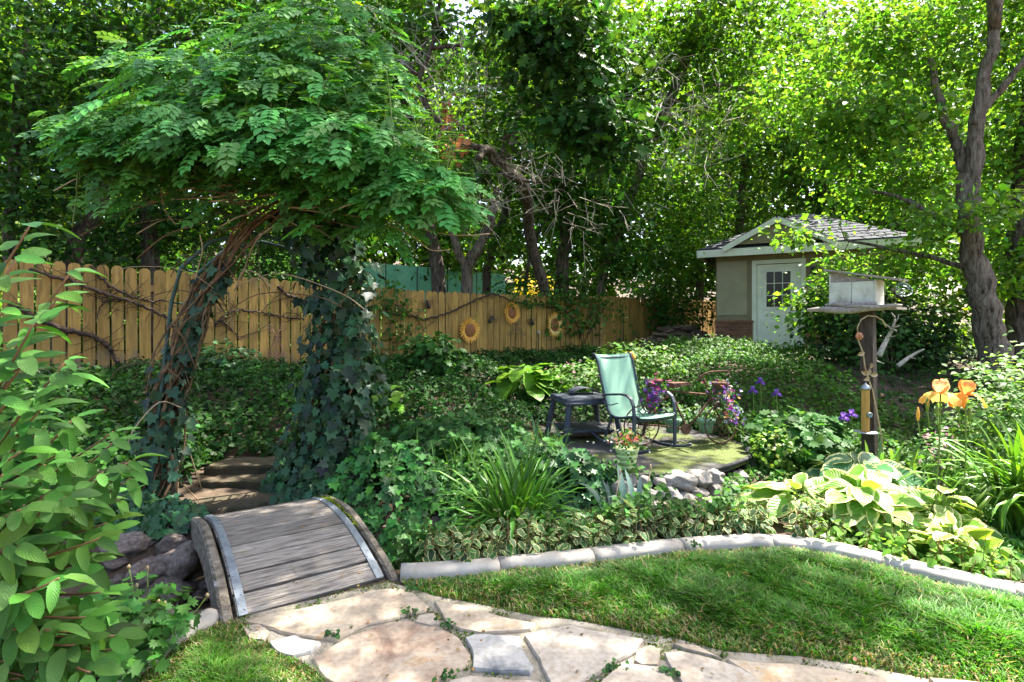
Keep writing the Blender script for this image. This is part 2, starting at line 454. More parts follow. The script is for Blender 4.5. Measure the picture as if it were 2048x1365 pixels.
def land(x, y):
    x = np.asarray(x, float); y = np.asarray(y, float)
    d = (x - FP.x) * FN.x + (y - FP.y) * FN.y
    r1 = .75 * (1 - sstep(.2, 4.6, d)) + np.clip(-d - 1.5, 0, 60) * .17
    r2 = .88 * sstep(5.9, 9.3, y) * sstep(1.8, 3.6, x)
    h = np.maximum(r1, r2) + .03 * wobble(x, y) * sstep(4.4, 6.0, y)
    pd = np.where(inside(x, y, PATIO), 0, seg_dist(x, y, PATIO + PATIO[:1])[0])
    h = h + (np.minimum(h, .10) - h) * (1 - sstep(.0, .55, pd))
    cd, t = seg_dist(x, y, CREEK)
    depth = .46 * (1 - sstep(.45, .9, t)) + .20 * sstep(.45, .9, t) * (1 - sstep(.93, 1, t))
    wid = .34 + .18 * (1 - sstep(.45, .8, t))
    h = h - depth * (1 - sstep(wid * .45, wid * 1.35, cd)) 
    return h

def hit(x, y):
    """where a photo pixel meets the land"""
    D = np.arange(1.2, 45, .02)
    X = (x - 1024) / F * D; Z = H - (y - HOR) / F * D
    g = land(X, D); k = np.argmax(Z <= g + .0)
    return Vector((X[k], D[k], float(g[k])))

def axis(core0, core1, step, far0, far1):
    a = list(np.arange(core0, core1 + 1e-6, step)); s = step
    lo, hi = [], []
    v = core0
    while v > far0: s *= 1.35; v -= s; lo.append(v)
    s = step; v = core1
    while v < far1: s *= 1.35; v += s; hi.append(v)
    return np.array(lo[::-1] + a + hi)
gx, gy = axis(-7, 9, .09, -90, 90), axis(1.2, 14, .09, -40, 120)
GX, GY = np.meshgrid(gx, gy)
GZ = land(GX, GY)
nx_, ny_ = len(gx), len(gy)
me = bpy.data.meshes.new('ground')
idx = np.arange(nx_ * ny_).reshape(ny_, nx_)
q = np.stack([idx[:-1, :-1], idx[:-1, 1:], idx[1:, 1:], idx[1:, :-1]], -1).reshape(-1, 4)
me.vertices.add(nx_ * ny_); me.vertices.foreach_set('co', np.stack([GX, GY, GZ], -1).astype(np.float32).ravel())
me.loops.add(q.size); me.loops.foreach_set('vertex_index', q.ravel().astype(np.int32))
me.polygons.add(len(q)); me.polygons.foreach_set('loop_start', (np.arange(len(q)) * 4).astype(np.int32))
me.update(calc_edges=True); me.polygons.foreach_set('use_smooth', np.ones(len(q), bool))
me.materials.append(M['soil'])
link('ground', me, None, None, 'structure')

# ---------------------------------------------------------------- lawn, path and edging
CURB = [(-.65, 3.20), (-.35, 3.24), (-.07, 3.29), (.22, 3.36), (.52, 3.44), (.78, 3.51), (1.03, 3.57), (1.22, 3.61), (1.41, 3.64), (1.6, 3.665), (1.79, 3.66),
        (1.93, 3.62), (2.06, 3.55), (2.2, 3.44), (2.33, 3.31), (2.46, 3.19), (2.6, 3.08), (2.79, 2.96), (3.0, 2.8), (3.2, 2.6)]
edge_px = [(2300, 1470), (2048, 1398), (1870, 1366), (1700, 1333), (1600, 1318), (1450, 1308), (1345, 1280), (1290, 1272), (1140, 1243), (1075, 1238), (960, 1213), (870, 1196), (815, 1180)]
LAWN = CURB + [tuple(flat(*p)[:2]) for p in edge_px]
LAWN2 = [tuple(flat(*p)[:2]) for p in [(447, 1246), (490, 1250), (530, 1280), (575, 1312), (630, 1345), (690, 1400), (720, 1500), (180, 1500), (215, 1420), (300, 1335), (380, 1280)]]
for P_, nm in ((LAWN, 'lawn'), (LAWN2, 'lawn')):
    mb = MB(); mb.add([(p[0], p[1], .006) for p in P_], [tuple(range(len(P_)))])
    mb.build(nm, M['lawn_soil'], None, None, False, 0, 'structure')

def blades(poly, n, hmean, name, base, label):
    lo = np.min(np.array(poly), 0); hi = np.max(np.array(poly), 0)
    pts = rng.uniform(lo, hi, (n * 4, 2)); pts = pts[inside(pts[:, 0], pts[:, 1], poly)]
    pts = pts[(pts[:, 1] > 1.9) & (np.abs(pts[:, 0] / pts[:, 1]) < 1.08)]
    ed, _ = seg_dist(pts[:, 0], pts[:, 1], list(poly) + [poly[0]])
    w = wobble(pts[:, 0] * 2.2, pts[:, 1] * 2.2)
    keep = rng.random(len(pts)) < np.clip(.25 + sstep(.0, .22, ed + .05 * w) * .9, 0, 1)
    pts, ed, w = pts[keep][:n], ed[keep][:n], w[keep][:n]
    N = len(pts)
    P = np.column_stack([pts, np.full(N, .006)])
    S = hmean * (.45 + .75 * sstep(.0, .35, ed)) * (1 + .3 * rng.normal(size=N)).clip(.4, 1.8) * (1 + .12 * w)
    az = rng.uniform(0, 6.28, N)
    tn = tints(N, base, .22, .10)
    tn *= (1 + .22 * wobble(pts[:, 0] * 3.3, pts[:, 1] * 3.3, 1, 4)).clip(.55, 1.5)[:, None]; S = S * (1 + .22 * wobble(pts[:, 0] * 5, pts[:, 1] * 5, 1, 7)).clip(.6, 1.6)
    dry = (rng.random(N) < .05 + .38 * (1 - sstep(.02, .28, ed)))
    tn[dry] = tints(dry.sum(), (.26, .21, .09), .3, .08)
    tp = blade(3, .040, .45, .55)
    S3 = np.column_stack([np.full(N, hmean), S * rng.uniform(.7, 1.5, N), S])
    me = scatter_mesh(name, tp, zframes(az), P, S3, tn)
    me.materials.append(M['grass'])
    o = link(name, me, None, None, 'stuff'); tag(o, label, 'grass', None, 'stuff')
blades(LAWN, 115000, .068, 'lawn_grass', (.058, .185, .008), 'short green lawn grass inside the curved concrete edging')
blades(LAWN2, 26000, .055, 'lawn_grass', (.070, .185, .010), 'small wedge of lawn grass between the footbridge and the flagstones')

def curb(path, name, label, seglen, w, h_):
    root = thing(name, label, 'edging', (*path[0], 0))
    pts = [Vector((x, y, 0)) for x, y in path]
    fine = []
    for i in range(len(pts) - 1):
        for k in range(4): fine.append(pts[i].lerp(pts[i + 1], k / 4))
    fine.append(pts[-1])
    prof = [(0, -.05), (-.004, h_ * .55), (.014, h_ * .88), (.045, h_), (w - .03, h_ * 1.02), (w, h_ * .85), (w, -.06)]
    run = 0; ring = []; start = True
    def flush(ring):
        if len(ring) < 2: return
        mb = MB(); n = len(prof)
        vs = [v for r in ring for v in r]; fs = []
        for i in range(len(ring) - 1):
            for k in range(n - 1): fs.append((i * n + k, i * n + k + 1, (i + 1) * n + k + 1, (i + 1) * n + k))
        fs += [tuple(range(n)), tuple(range((len(ring) - 1) * n + n - 1, (len(ring) - 1) * n - 1, -1))]
        mb.add(vs, fs).build('curb_segment', M['concrete'], root, None, True)
    for i, p in enumerate(fine):
        d = (fine[min(i + 1, len(fine) - 1)] - fine[max(i - 1, 0)]).normalized()
        nrm = Vector((-d.y, d.x, 0))
        def mk(q):
            wv = .003 * float(wobble(q.x * 4, q.y * 4))
            return [q + nrm * a + Vector((0, 0, z + (wv if z > 0 else 0))) for a, z in prof]
        ring.append(mk(p))
        if i: run += (p - fine[i - 1]).length
        if run > seglen:
            flush(ring); ring = [mk(p + d * .006)]; run = 0
    flush(ring)
    return root
curb(CURB, 'concrete_edging', 'pale concrete edging curving between the lawn and the planting bed', .58, .12, .072)
curb([tuple(flat(*p)[:2]) for p in [(225, 1400), (262, 1365), (330, 1318), (400, 1268), (447, 1238)]], 'concrete_edging', 'short pale concrete edging beside the creek and the parsley-like plant', .75, .11, .04)

# flagstones, each an outline of its own
STONES = [
 [(488, 1243), (530, 1228), (600, 1216), (650, 1206), (700, 1194), (745, 1179), (790, 1174), (830, 1185), (857, 1209), (853, 1220), (800, 1232), (735, 1246), (700, 1262), (668, 1276), (610, 1270), (560, 1260), (520, 1247)],
 [(484, 1250), (515, 1246), (542, 1262), (530, 1276), (500, 1272)],
 [(868, 1201), (910, 1205), (960, 1222), (1020, 1235), (1070, 1245), (1062, 1256), (1000, 1262), (960, 1263), (920, 1256), (890, 1240)],
 [(838, 1232), (866, 1227), (879, 1246), (862, 1252), (832, 1244)],
 [(622, 1312), (650, 1296), (700, 1268), (760, 1246), (815, 1236), (880, 1250), (918, 1272), (940, 1308), (934, 1326), (900, 1345), (868, 1368), (800, 1400), (720, 1400), (645, 1352)],
 [(538, 1282), (588, 1270), (642, 1284), (622, 1300), (585, 1311), (552, 1301)],
 [(930, 1274), (950, 1267), (1040, 1274), (1046, 1300), (1070, 1336), (1060, 1343), (990, 1341), (945, 1336), (947, 1310)],
 [(1048, 1270), (1088, 1256), (1140, 1250), (1200, 1264), (1285, 1277), (1272, 1300), (1222, 1325), (1182, 1355), (1140, 1378), (1104, 1368), (1085, 1330), (1064, 1292)],
 [(1274, 1301), (1300, 1288), (1322, 1295), (1315, 1326), (1285, 1326), (1270, 1318)],
 [(1328, 1301), (1360, 1299), (1420, 1312), (1480, 1332), (1532, 1362), (1560, 1412), (1404, 1425), (1362, 1362), (1340, 1330)],
 [(1232, 1333), (1270, 1328), (1335, 1335), (1350, 1362), (1375, 1425), (1172, 1425), (1196, 1366)],
 [(1345, 1284), (1398, 1291), (1444, 1316), (1424, 1308), (1370, 1296)],
 [(1452, 1316), (1500, 1320), (1600, 1326), (1700, 1341), (1800, 1356), (1868, 1373), (1905, 1425), (1600, 1432), (1542, 1372)],
 [(898, 1357), (940, 1349), (1000, 1356), (1082, 1362), (1098, 1425), (876, 1425)],
 [(1858, 1356), (1960, 1364), (2060, 1402), (1990, 1440), (1910, 1412)],
 [(700, 1420), (860, 1396), (880, 1460), (860, 1560), (690, 1560)],
 [(900, 1440), (1150, 1440), (1160, 1580), (890, 1580)], [(1180, 1440), (1380, 1440), (1420, 1580), (1180, 1580)],
 [(1410, 1440), (1620, 1446), (1700, 1580), (1440, 1580)], [(1650, 1448), (1950, 1450), (2080, 1580), (1720, 1580)]]
PATHP = [tuple(flat(*p)[:2]) for p in [(470, 1240), (700, 1186), (775, 1168), (815, 1178), (870, 1196), (960, 1213), (1075, 1238), (1140, 1243), (1290, 1272), (1345, 1280), (1450, 1308), (1600, 1318), (1700, 1333), (1870, 1366), (2060, 1398), (2160, 1600), (640, 1600), (690, 1400), (630, 1345), (575, 1312), (530, 1280)]]
mb = MB(); mb.add([(p[0], p[1], .010) for p in PATHP], [tuple(range(len(PATHP)))])
pathway = mb.build('path', M['mortar'], None, None, False, 0, 'structure')

def stone_mat(name, a, b, c, vein):
    m, n, l, p = nodes_of(name)
    tc = n.new("ShaderNodeTexCoord"); oi = n.new("ShaderNodeObjectInfo")
    ad = n.new("ShaderNodeVectorMath"); ad.operation = 'ADD'; l.new(tc.outputs['Object'], ad.inputs[0]); l.new(oi.outputs['Location'], ad.inputs[1])
    nz = n.new("ShaderNodeTexNoise"); nz.inputs['Scale'].default_value = 2.6; nz.inputs['Detail'].default_value = 9; nz.inputs['Roughness'].default_value = .6
    nz.inputs['Distortion'].default_value = 1.4
    l.new(ad.outputs[0], nz.inputs['Vector'])
    r = ramp(n, [(.28, a), (.45, b), (.58, c), (.66, vein), (.74, b)]); l.new(nz.outputs['Fac'], r.inputs[0])
    n2 = n.new("ShaderNodeTexNoise"); n2.inputs['Scale'].default_value = 38; n2.inputs['Detail'].default_value = 9; l.new(ad.outputs[0], n2.inputs['Vector'])
    r2 = ramp(n, [(.35, (.72, .70, .66)), (.6, (1, 1, 1))]); l.new(n2.outputs['Fac'], r2.inputs[0])
    mx = n.new("ShaderNodeMix"); mx.data_type = 'RGBA'; mx.blend_type = 'MULTIPLY'; mx.inputs['Factor'].default_value = .8
    l.new(r.outputs[0], mx.inputs['A']); l.new(r2.outputs[0], mx.inputs['B']); l.new(mx.outputs['Result'], p.inputs['Base Color'])
    p.inputs['Roughness'].default_value = .85; p.inputs['Specular IOR Level'].default_value = .3
    b_ = n.new("ShaderNodeBump"); b_.inputs['Strength'].default_value = .5; b_.inputs['Distance'].default_value = .02
    l.new(nz.outputs['Fac'], b_.inputs['Height'])
    b2 = n.new("ShaderNodeBump"); b2.inputs['Strength'].default_value = .35; b2.inputs['Distance'].default_value = .004
    l.new(n2.outputs['Fac'], b2.inputs['Height']); l.new(b_.outputs[0], b2.inputs['Normal']); l.new(b2.outputs[0], p.inputs['Normal'])
    return m
SM = [stone_mat('flag_tan', (.27, .20, .14), (.37, .30, .22), (.43, .355, .265), (.42, .28, .15)),
      stone_mat('flag_rust', (.17, .10, .075), (.34, .25, .18), (.43, .35, .265), (.46, .30, .165)),
      stone_mat('flag_blue', (.11, .12, .135), (.33, .32, .30), (.43, .405, .37), (.23, .235, .245)),
      stone_mat('flag_sand', (.31, .25, .19), (.38, .325, .26), (.43, .375, .31), (.36, .285, .20))]
pick = [0, 3, 0, 3, 1, 2, 2, 3, 0, 3, 3, 0, 0, 3, 0, 1, 3, 0, 3, 0]
for st, k in zip(STONES, pick):
    w = [flat(*p, .03) for p in st]
    c = sum(w, Vector()) / len(w)
    ol = []
    for i in range(len(w)):                # roughen the broken edge
        a, b = w[i], w[(i + 1) % len(w)]
        m = max(1, int((b - a).length / .045))
        for j in range(m):
            p = a.lerp(b, j / m); nrm = (b - a).cross(Vector((0, 0, 1))).normalized()
            ol.append(p + nrm * (random.uniform(-.006, .006)))
    n = len(ol); tilt = random.uniform(-.006, .006); zt = .026 + random.uniform(-.004, .006)
    top = [(c.x + (p.x - c.x) * .975, c.y + (p.y - c.y) * .975, zt + tilt * (p.x - c.x)) for p in ol]
    rim = [(p.x, p.y, zt - .010 + random.uniform(-.003, .003) + tilt * (p.x - c.x)) for p in ol]
    low = [(p.x, p.y, -.02) for p in ol]
    mb = MB(); mb.add(top + rim + low, [tuple(range(n))] + [(i, n + i, n + (i + 1) % n, (i + 1) % n) for i in range(n)]
                      + [(n + i, 2 * n + i, 2 * n + (i + 1) % n, n + (i + 1) % n) for i in range(n)])
    mb.build('flagstone', SM[k], pathway, (c.x, c.y, 0))

# ---------------------------------------------------------------- creek boulders, steps, patio and its stone wall
ICO = None
from mathutils import noise as mnoise
def rock_mesh(name, mat, seed, rough=.16, sub=4):
    bm = bmesh.new(); bmesh.ops.create_icosphere(bm, subdivisions=sub, radius=1.0)
    r = np.random.default_rng(seed)
    planes = r.normal(size=(14, 3)); planes /= np.linalg.norm(planes, axis=1, keepdims=True); off = r.uniform(.62, .92, 14)
    ph = r.uniform(0, 6, 6)
    for v in bm.verts:
        p = np.array(v.co)
        for a, o in zip(planes, off):
            e = p @ a - o
            if e > 0: p = p - a * e * .8
        s = 1 + rough * .5 * math.sin(p[0] * 3 + ph[0]) * math.sin(p[1] * 3.4 + ph[1]) + rough * .25 * math.sin(p[2] * 7 + ph[2] + p[0] * 5) + rough * .12 * math.sin(p[1] * 15 + ph[3] + p[2] * 11)
        nv = Vector(p) * 1.7 + Vector((seed * 3.1, 0, 0)); fr = mnoise.fractal(nv, .9, 2.1, 5)
        v.co = Vector(p * (s + .16 * fr + .05 * abs(mnoise.noise(nv * 4))))
    me = bpy.data.meshes.new(name); bm.to_mesh(me); bm.free()
    me.polygons.foreach_set('use_smooth', [True] * len(me.polygons)); me.materials.append(mat)
    return me
CR = [rock_mesh('boulder', M['creek_rock'], s) for s in range(5)]
WR = [rock_mesh('wall_stone', M['wall_rock'], 20 + s, .2) for s in range(6)]
def place_rock(me, name, loc, size, rz, parent=None):
    o = link(name, me, parent, loc); o.scale = size; o.rotation_euler = (random.uniform(-.2, .2), random.uniform(-.2, .2), rz)
    return o
boulders = [(300, 1165, .17, .15, .13, 'round grey boulder on the creek bank under the big green shrub'), (345, 1100, .13, .10, .07, 'long pale rock at the foot of the ivy-covered arbor leg'),
            (250, 1100, .15, .11, .09, 'mottled rock on the creek bank beside the shrub leaves'), (360, 1150, .16, .15, .15, 'dark squarish boulder tucked against the footbridge'),
            (390, 1120, .10, .10, .09, 'small dark rock in the shade of the footbridge'), (330, 1205, .24, .17, .12, 'broad flat dark boulder low in the creek bed'),
            (270, 1215, .14, .12, .10, 'grey rock low in the creek behind the seed heads'), (345, 1245, .07, .06, .05, 'small reddish stone in the black creek bottom'),
            (770, 1085, .16, .12, .09, 'weathered rock between the footbridge and the end of the edging'), (800, 1115, .14, .09, .07, 'pale flat rock behind the end of the concrete edging'),
            (735, 1065, .13, .12, .09, 'cracked earthy rock under the ground ivy by the footbridge'), (870, 1060, .15, .12, .08, 'grey rock half hidden by variegated leaves behind the edging')]
for i, (x, y, a, b, c, lb) in enumerate(boulders):
    p = hit(x, y); p.z += c * .35
    tag(place_rock(CR[i % 5], 'boulder', p, (a, b, c), random.uniform(0, 3)), lb, 'rock', 'boulders along the creek')
for i, (x, y) in enumerate([(230, 1130), (285, 1190), (370, 1215), (410, 1180), (320, 1135), (265, 1165), (395, 1205), (300, 1085), (240, 1175)]):
    p = hit(x, y); s = random.uniform(.05, .10)
    tag(place_rock(CR[(i * 2) % 5], 'creek_stone', p, (s, s * .9, s * .6), random.uniform(0, 3)), 'small grey stone wedged between the creek boulders', 'rock', 'small stones in the creek bed')

def slab(name, mat, pts, z0, z1, parent=None, jit=.026):
    c = sum((Vector((p[0], p[1], 0)) for p in pts), Vector()) / len(pts); ol = []
    for i in range(len(pts)):
        a, b = Vector((*pts[i], 0)), Vector((*pts[(i + 1) % len(pts)], 0))
        m = max(1, int((b - a).length / .09))
        for j in range(m):
            q_ = a.lerp(b, j / m); ol.append(Vector((q_.x + random.uniform(-jit, jit), q_.y + random.uniform(-jit, jit), 0)))
    n = len(ol)
    top = [(c.x + (p.x - c.x) * .96, c.y + (p.y - c.y) * .96, z1 + random.uniform(-.004, .004)) for p in ol]
    rim = [(p.x, p.y, z1 - .02) for p in ol]; low = [(p.x, p.y, z0) for p in ol]
    mb = MB(); mb.add(top + rim + low, [tuple(range(n))] + [(i, n + i, n + (i + 1) % n, (i + 1) % n) for i in range(n)] + [(n + i, 2 * n + i, 2 * n + (i + 1) % n, n + (i + 1) % n) for i in range(n)])
    return mb.build(name, mat, parent, (c.x, c.y, z0) if parent is None else None)
tag(slab('stone_step', M['step_stone'], [(-2.66, 4.36), (-2.2, 4.38), (-1.95, 4.6), (-2.0, 4.86), (-2.7, 4.84)], -.12, .03), 'broad brown stone slab at the far end of the footbridge', 'step', 'stone garden steps')
tag(slab('stone_step', M['step_stone'], [(-2.78, 4.86), (-2.1, 4.88), (-2.1, 5.14), (-2.75, 5.14)], -.05, .105), 'middle brown stone step, between the lowest slab and the mossy one', 'step', 'stone garden steps')
tag(slab('stone_step', M['step_stone'], [(-2.85, 5.12), (-2.15, 5.16), (-2.2, 5.5), (-2.8, 5.5)], -.02, .185), 'highest brown stone step, mossy, below the leafy bank', 'step', 'stone garden steps')

def patio_mat():
    m, n, l, p = nodes_of('patio')
    tc = n.new("ShaderNodeTexCoord"); nz = n.new("ShaderNodeTexNoise"); nz.inputs['Scale'].default_value = 1.6; nz.inputs['Detail'].default_value = 9; nz.inputs['Roughness'].default_value = .65
    l.new(tc.outputs['Object'], nz.inputs['Vector'])
    n2 = n.new("ShaderNodeTexNoise"); n2.inputs['Scale'].default_value = 60; n2.inputs['Detail'].default_value = 4; l.new(tc.outputs['Object'], n2.inputs['Vector'])
    r = ramp(n, [(.3, (.025, .022, .022)), (.7, (.075, .068, .064))]); l.new(n2.outputs['Fac'], r.inputs[0])
    g = ramp(n, [(.3, (.03, .042, .004)), (.6, (.075, .098, .008)), (.8, (.15, .15, .022))]); l.new(n2.outputs['Fac'], g.inputs[0])
    k = ramp(n, [(.47, (0, 0, 0)), (.56, (1, 1, 1))]); l.new(nz.outputs['Fac'], k.inputs[0])
    mx = n.new("ShaderNodeMix"); mx.data_type = 'RGBA'; l.new(k.outputs[0], mx.inputs['Factor']); l.new(r.outputs[0], mx.inputs['A']); l.new(g.outputs[0], mx.inputs['B'])
    l.new(mx.outputs['Result'], p.inputs['Base Color']); p.inputs['Roughness'].default_value = .9
    b = n.new("ShaderNodeBump"); b.inputs['Distance'].default_value = .02; b.inputs['Strength'].default_value = .8
    ad = n.new("ShaderNodeMath"); l.new(n2.outputs['Fac'], ad.inputs[0]); l.new(k.outputs[0], ad.inputs[1]); l.new(ad.outputs[0], b.inputs['Height']); l.new(b.outputs[0], p.inputs['Normal'])
    return m
M['patio'] = patio_mat()
M['rubber'] = plain('rubber', (.03, .028, .028), .8)
mb = MB(); n = len(PATIO)
mb.add([(x, y, PZ) for x, y in PATIO] + [(x, y, PZ - .06) for x, y in PATIO], [tuple(range(n))] + [(i, n + i, n + (i + 1) % n, (i + 1) % n) for i in range(n)])
pat = mb.build('patio', M['patio'], None, (1.4, 6.2, 0), False, 0, 'structure')
mb = MB(); mb.tube([(x, y, PZ - .012) for x, y in PATIO[:9]], .022, 6); mb.build('edge_strip', M['rubber'], pat, None, True)

wall = thing('stone_wall', 'low dry wall of rounded pale stones holding up the mossy patio', 'wall', (1.6, 4.95, -.1))
ws = [(1262, 963, .09), (1290, 967, .10), (1318, 965, .08), (1357, 962, .17), (1395, 958, .15), (1428, 952, .13), (1455, 942, .10), (1478, 925, .17), (1508, 912, .15), (1538, 915, .17), (1568, 928, .13),
      (1482, 955, .12), (1518, 942, .13), (1550, 950, .13), (1335, 992, .14), (1300, 992, .12), (1368, 1000, .12), (1398, 990, .12), (1320, 1018, .11), (1430, 982, .13), (1458, 972, .12), (1270, 990, .11), (1350, 1025, .1), (1590, 935, .12), (1500, 975, .12),
      (1240, 975, .11), (1385, 1018, .11), (1420, 1008, .1)]
PF = PATIO[:9]
for i, (x, y, s) in enumerate(ws):
    k = (x - 1024) / F                     # where the pixel's sight line meets the patio front
    best = min(((abs(a[0] + (b[0] - a[0]) * t - k * (a[1] + (b[1] - a[1]) * t)), a[1] + (b[1] - a[1]) * t) for a, b in zip(PF[1:], PF[2:]) for t in np.linspace(0, 1, 12)), key=lambda q: q[0])
    D = best[1] - s * .4 - max(0, (y - 960)) * .004
    p = px(x, y, D)
    place_rock(WR[i % 6], 'stone', p, (s * .86, s * .75, s * .62), random.uniform(0, 6), wall)
# ---------------------------------------------------------------- arched footbridge
BA = .61
ba = Vector((-math.sin(BA), math.cos(BA), 0)); bp = Vector((math.cos(BA), math.sin(BA), 0)); BN = Vector((-1.066, 3.0, 0))
BL, BR, BW = .864, .17, .39
def deck(s): return .02 + BR * (1 - ((s - BL) / BL) ** 2)
def bpt(s, c, dz=0): return BN + ba * s + bp * c + Vector((0, 0, deck(s) + dz))
def btan(s): return (ba + Vector((0, 0, -2 * BR * (s - BL) / BL ** 2))).normalized()
bridge = thing('footbridge', 'small arched footbridge of grey weathered planks over the rocky creek', 'bridge', BN)
s = .005
while s < 2 * BL - .05:
    w = random.uniform(.132, .150)
    t = btan(s + w / 2); nrm = bp.cross(t)
    me = bpy.data.meshes.new('plank')
    mb = MB(); k = 10
    rows = []
    for yy, zz in ((-w / 2 + .004, -.035), (-w / 2, -.004), (-w / 2 + .005, 0), (0, random.uniform(-.001, .0015)), (w / 2 - .005, 0), (w / 2, -.004), (w / 2 - .004, -.035)):
        rows.append([(-BW + 2 * BW * i / k, yy + random.uniform(-.0018, .0018), zz + random.uniform(-.0015, .0015)) for i in range(k + 1)])
    vs_ = [v for r_ in rows for v in r_]; n = k + 1; fs_ = []
    for j in range(6):
        for i in range(k): fs_.append((j * n + i, j * n + i + 1, (j + 1) * n + i + 1, (j + 1) * n + i))
    fs_ += [tuple(j * n for j in range(7)), tuple(j * n + k for j in range(6, -1, -1))]
    me.from_pydata(vs_, [], fs_); me.materials.append(M['plank'])
    o = link('plank', me, bridge, bpt(s + w / 2, random.uniform(-.004, .004)))
    yaw = random.uniform(-.006, .006)
    o.rotation_euler = Matrix((bp + t * yaw, t - bp * yaw, nrm)).transposed().to_euler()
    s += w + random.uniform(.007, .014)
for sg in (-1, 1):
    mb = MB(); ss = np.linspace(-.05, 2 * BL + .05, 26); prof = [(0, -.19), (.058, -.19), (.058, -.005), (.045, .012), (.013, .012), (0, -.005)]
    vs_ = []; n = len(prof)
    for a in ss:
        for c, dz in prof: vs_.append(bpt(a, sg * (BW + .018 + c), dz + .006 * math.sin(a * 9 + sg)))
    fs_ = [(i * n + k, i * n + (k + 1) % n, (i + 1) * n + (k + 1) % n, (i + 1) * n + k) for i in range(len(ss) - 1) for k in range(n)]
    fs_ += [tuple(range(n)), tuple(range(len(vs_) - 1, len(vs_) - 1 - n, -1))]
    mb.add(vs_, fs_).build('side_beam', M['stringer'], bridge, None, False)
    mb = MB(); vs_ = []
    ss = np.linspace(.0, 2 * BL, 40)
    for a in ss:
        for c, dz in ((-.021, .004), (-.021, .008), (.021, .008), (.021, .004)): vs_.append(bpt(a, sg * (BW - .028) + c, dz))
    fs_ = [(i * 4 + k, i * 4 + (k + 1) % 4, i * 4 + 4 + (k + 1) % 4, i * 4 + 4 + k) for i in range(len(ss) - 1) for k in range(4)] + [(0, 1, 2, 3), (len(vs_) - 1, len(vs_) - 2, len(vs_) - 3, len(vs_) - 4)]
    strip = mb.add(vs_, fs_).build('steel_strip', M['steel'], bridge)
    mb = MB()
    for i in range(34):
        a = .03 + i * .05; mb.lathe([(.006, 0), (.005, .003), (.002, .004)], 7, bpt(a, sg * (BW - .028) + (-.010 if i % 2 else .010), .008))
    mb.build('screws', M['screw'], strip, None, True, 0, 'stuff')
# moss along the far half of the right beam
N = 1500; a = rng.uniform(.45, 1.6, N); c = rng.normal(BW + .020, .014, N)
P = np.array([bpt(a[i], c[i], .006) for i in range(N)])
keep = rng.random(N) < np.clip((a - .3) * .9, 0, 1); P = P[keep]; N = len(P)
nr = rng.normal(size=(N, 3)) * .6 + np.array([[0, 0, 1]])
me = scatter_mesh('moss', OVAL, frames(nr, rng.normal(size=(N, 3))), P - np.array(BN), rng.uniform(.006, .02, N), tints(N, (.15, .21, .02), .4, .12)); me.materials.append(M['leaf_bright'])
link('moss', me, bridge, None, 'stuff')

# ---------------------------------------------------------------- metal arbor under the vines
M['arbor'] = plain('arbor_paint', (.03, .075, .055), .5)
AL, AR = Vector((-2.98, 4.62, -.05)), Vector((-1.55, 5.02, -.02))
arbor = thing('garden_arbor', 'dark green metal arch arbor smothered in ivy and trumpet vine', 'arbor', (AL + AR) / 2)
ad_ = (AR - AL).normalized(); an_ = Vector((-ad_.y, ad_.x, 0))
def arch(off):
    pts = []
    for i in range(25):
        t = i / 24
        if t < .38: q_ = AL.lerp(AL + ad_ * .18 + Vector((0, 0, 1.75)), t / .38)
        elif t > .62: q_ = (AR - ad_ * .12 + Vector((0, 0, 1.75))).lerp(AR, (t - .62) / .38)
        else:
            th = math.pi * (t - .38) / .24; mid = (AL + AR) / 2 + ad_ * .03 + Vector((0, 0, 1.75)); hw = (AR - AL).length / 2 - .15
            q_ = mid - ad_ * hw * math.cos(th) + Vector((0, 0, .55 * math.sin(th)))
        pts.append(q_ + an_ * off)
    return pts
A0, A1 = arch(-.25), arch(.25)
for A_ in (A0, A1): MB().tube(A_, .016, 8).build('hoop', M['arbor'], arbor, None, True)
for i in range(1, 24): MB().tube([A0[i], A1[i]], .008, 6).build('rung', M['arbor'], arbor, None, True)

# ---------------------------------------------------------------- picket fence
def fence_pt(x, off=.0, bend=False):       # ground position on the fence line under photo column x
    k = (x - 1024) / F
    t = (FP.y * k - FP.x) / (FD.x - FD.y * k)
    return FP + FD * t + FN * off, t
TOPS = [(-9.5, 2.36), (-7.14, 2.33), (-3.79, 2.22), (-1.68, 2.15), (0, 2.14), (3.04, 2.2)]
def ftop(t): return float(np.interp(t, [a for a, b in TOPS], [b for a, b in TOPS]))
def picket_mesh(w, h_, rounded):
    th = .019
    if rounded: ol = [(-w / 2, 0), (w / 2, 0), (w / 2, h_ - .06), (w * .42, h_ - .028), (w * .24, h_ - .007), (0, h_), (-w * .24, h_ - .007), (-w * .42, h_ - .028), (-w / 2, h_ - .06)]
    else: ol = [(-w / 2, 0), (w / 2, 0), (w / 2, h_ - .025), (w * .3, h_), (-w * .3, h_), (-w / 2, h_ - .025)]
    n = len(ol); me = bpy.data.meshes.new('picket')
    me.from_pydata([(x, -th / 2, z) for x, z in ol] + [(x, th / 2, z) for x, z in ol], [],
                   [tuple(range(n)), tuple(range(2 * n - 1, n - 1, -1))] + [(i, n + i, n + (i + 1) % n, (i + 1) % n) for i in range(n)])
    me.materials.append(M['picket']); return me
HT = 1.56
PM = [picket_mesh(.136, HT, True), picket_mesh(.132, HT, True), picket_mesh(.138, HT, True)]
PM2 = [picket_mesh(.128, HT, False), picket_mesh(.124, HT, False)]
fence = thing('picket_fence', 'long yellow-stained wooden picket fence carrying metal sunflowers and a bare vine', 'fence', FP + Vector((0, 0, .6)))
fa = math.atan2(FD.y, FD.x)
t = -9.4
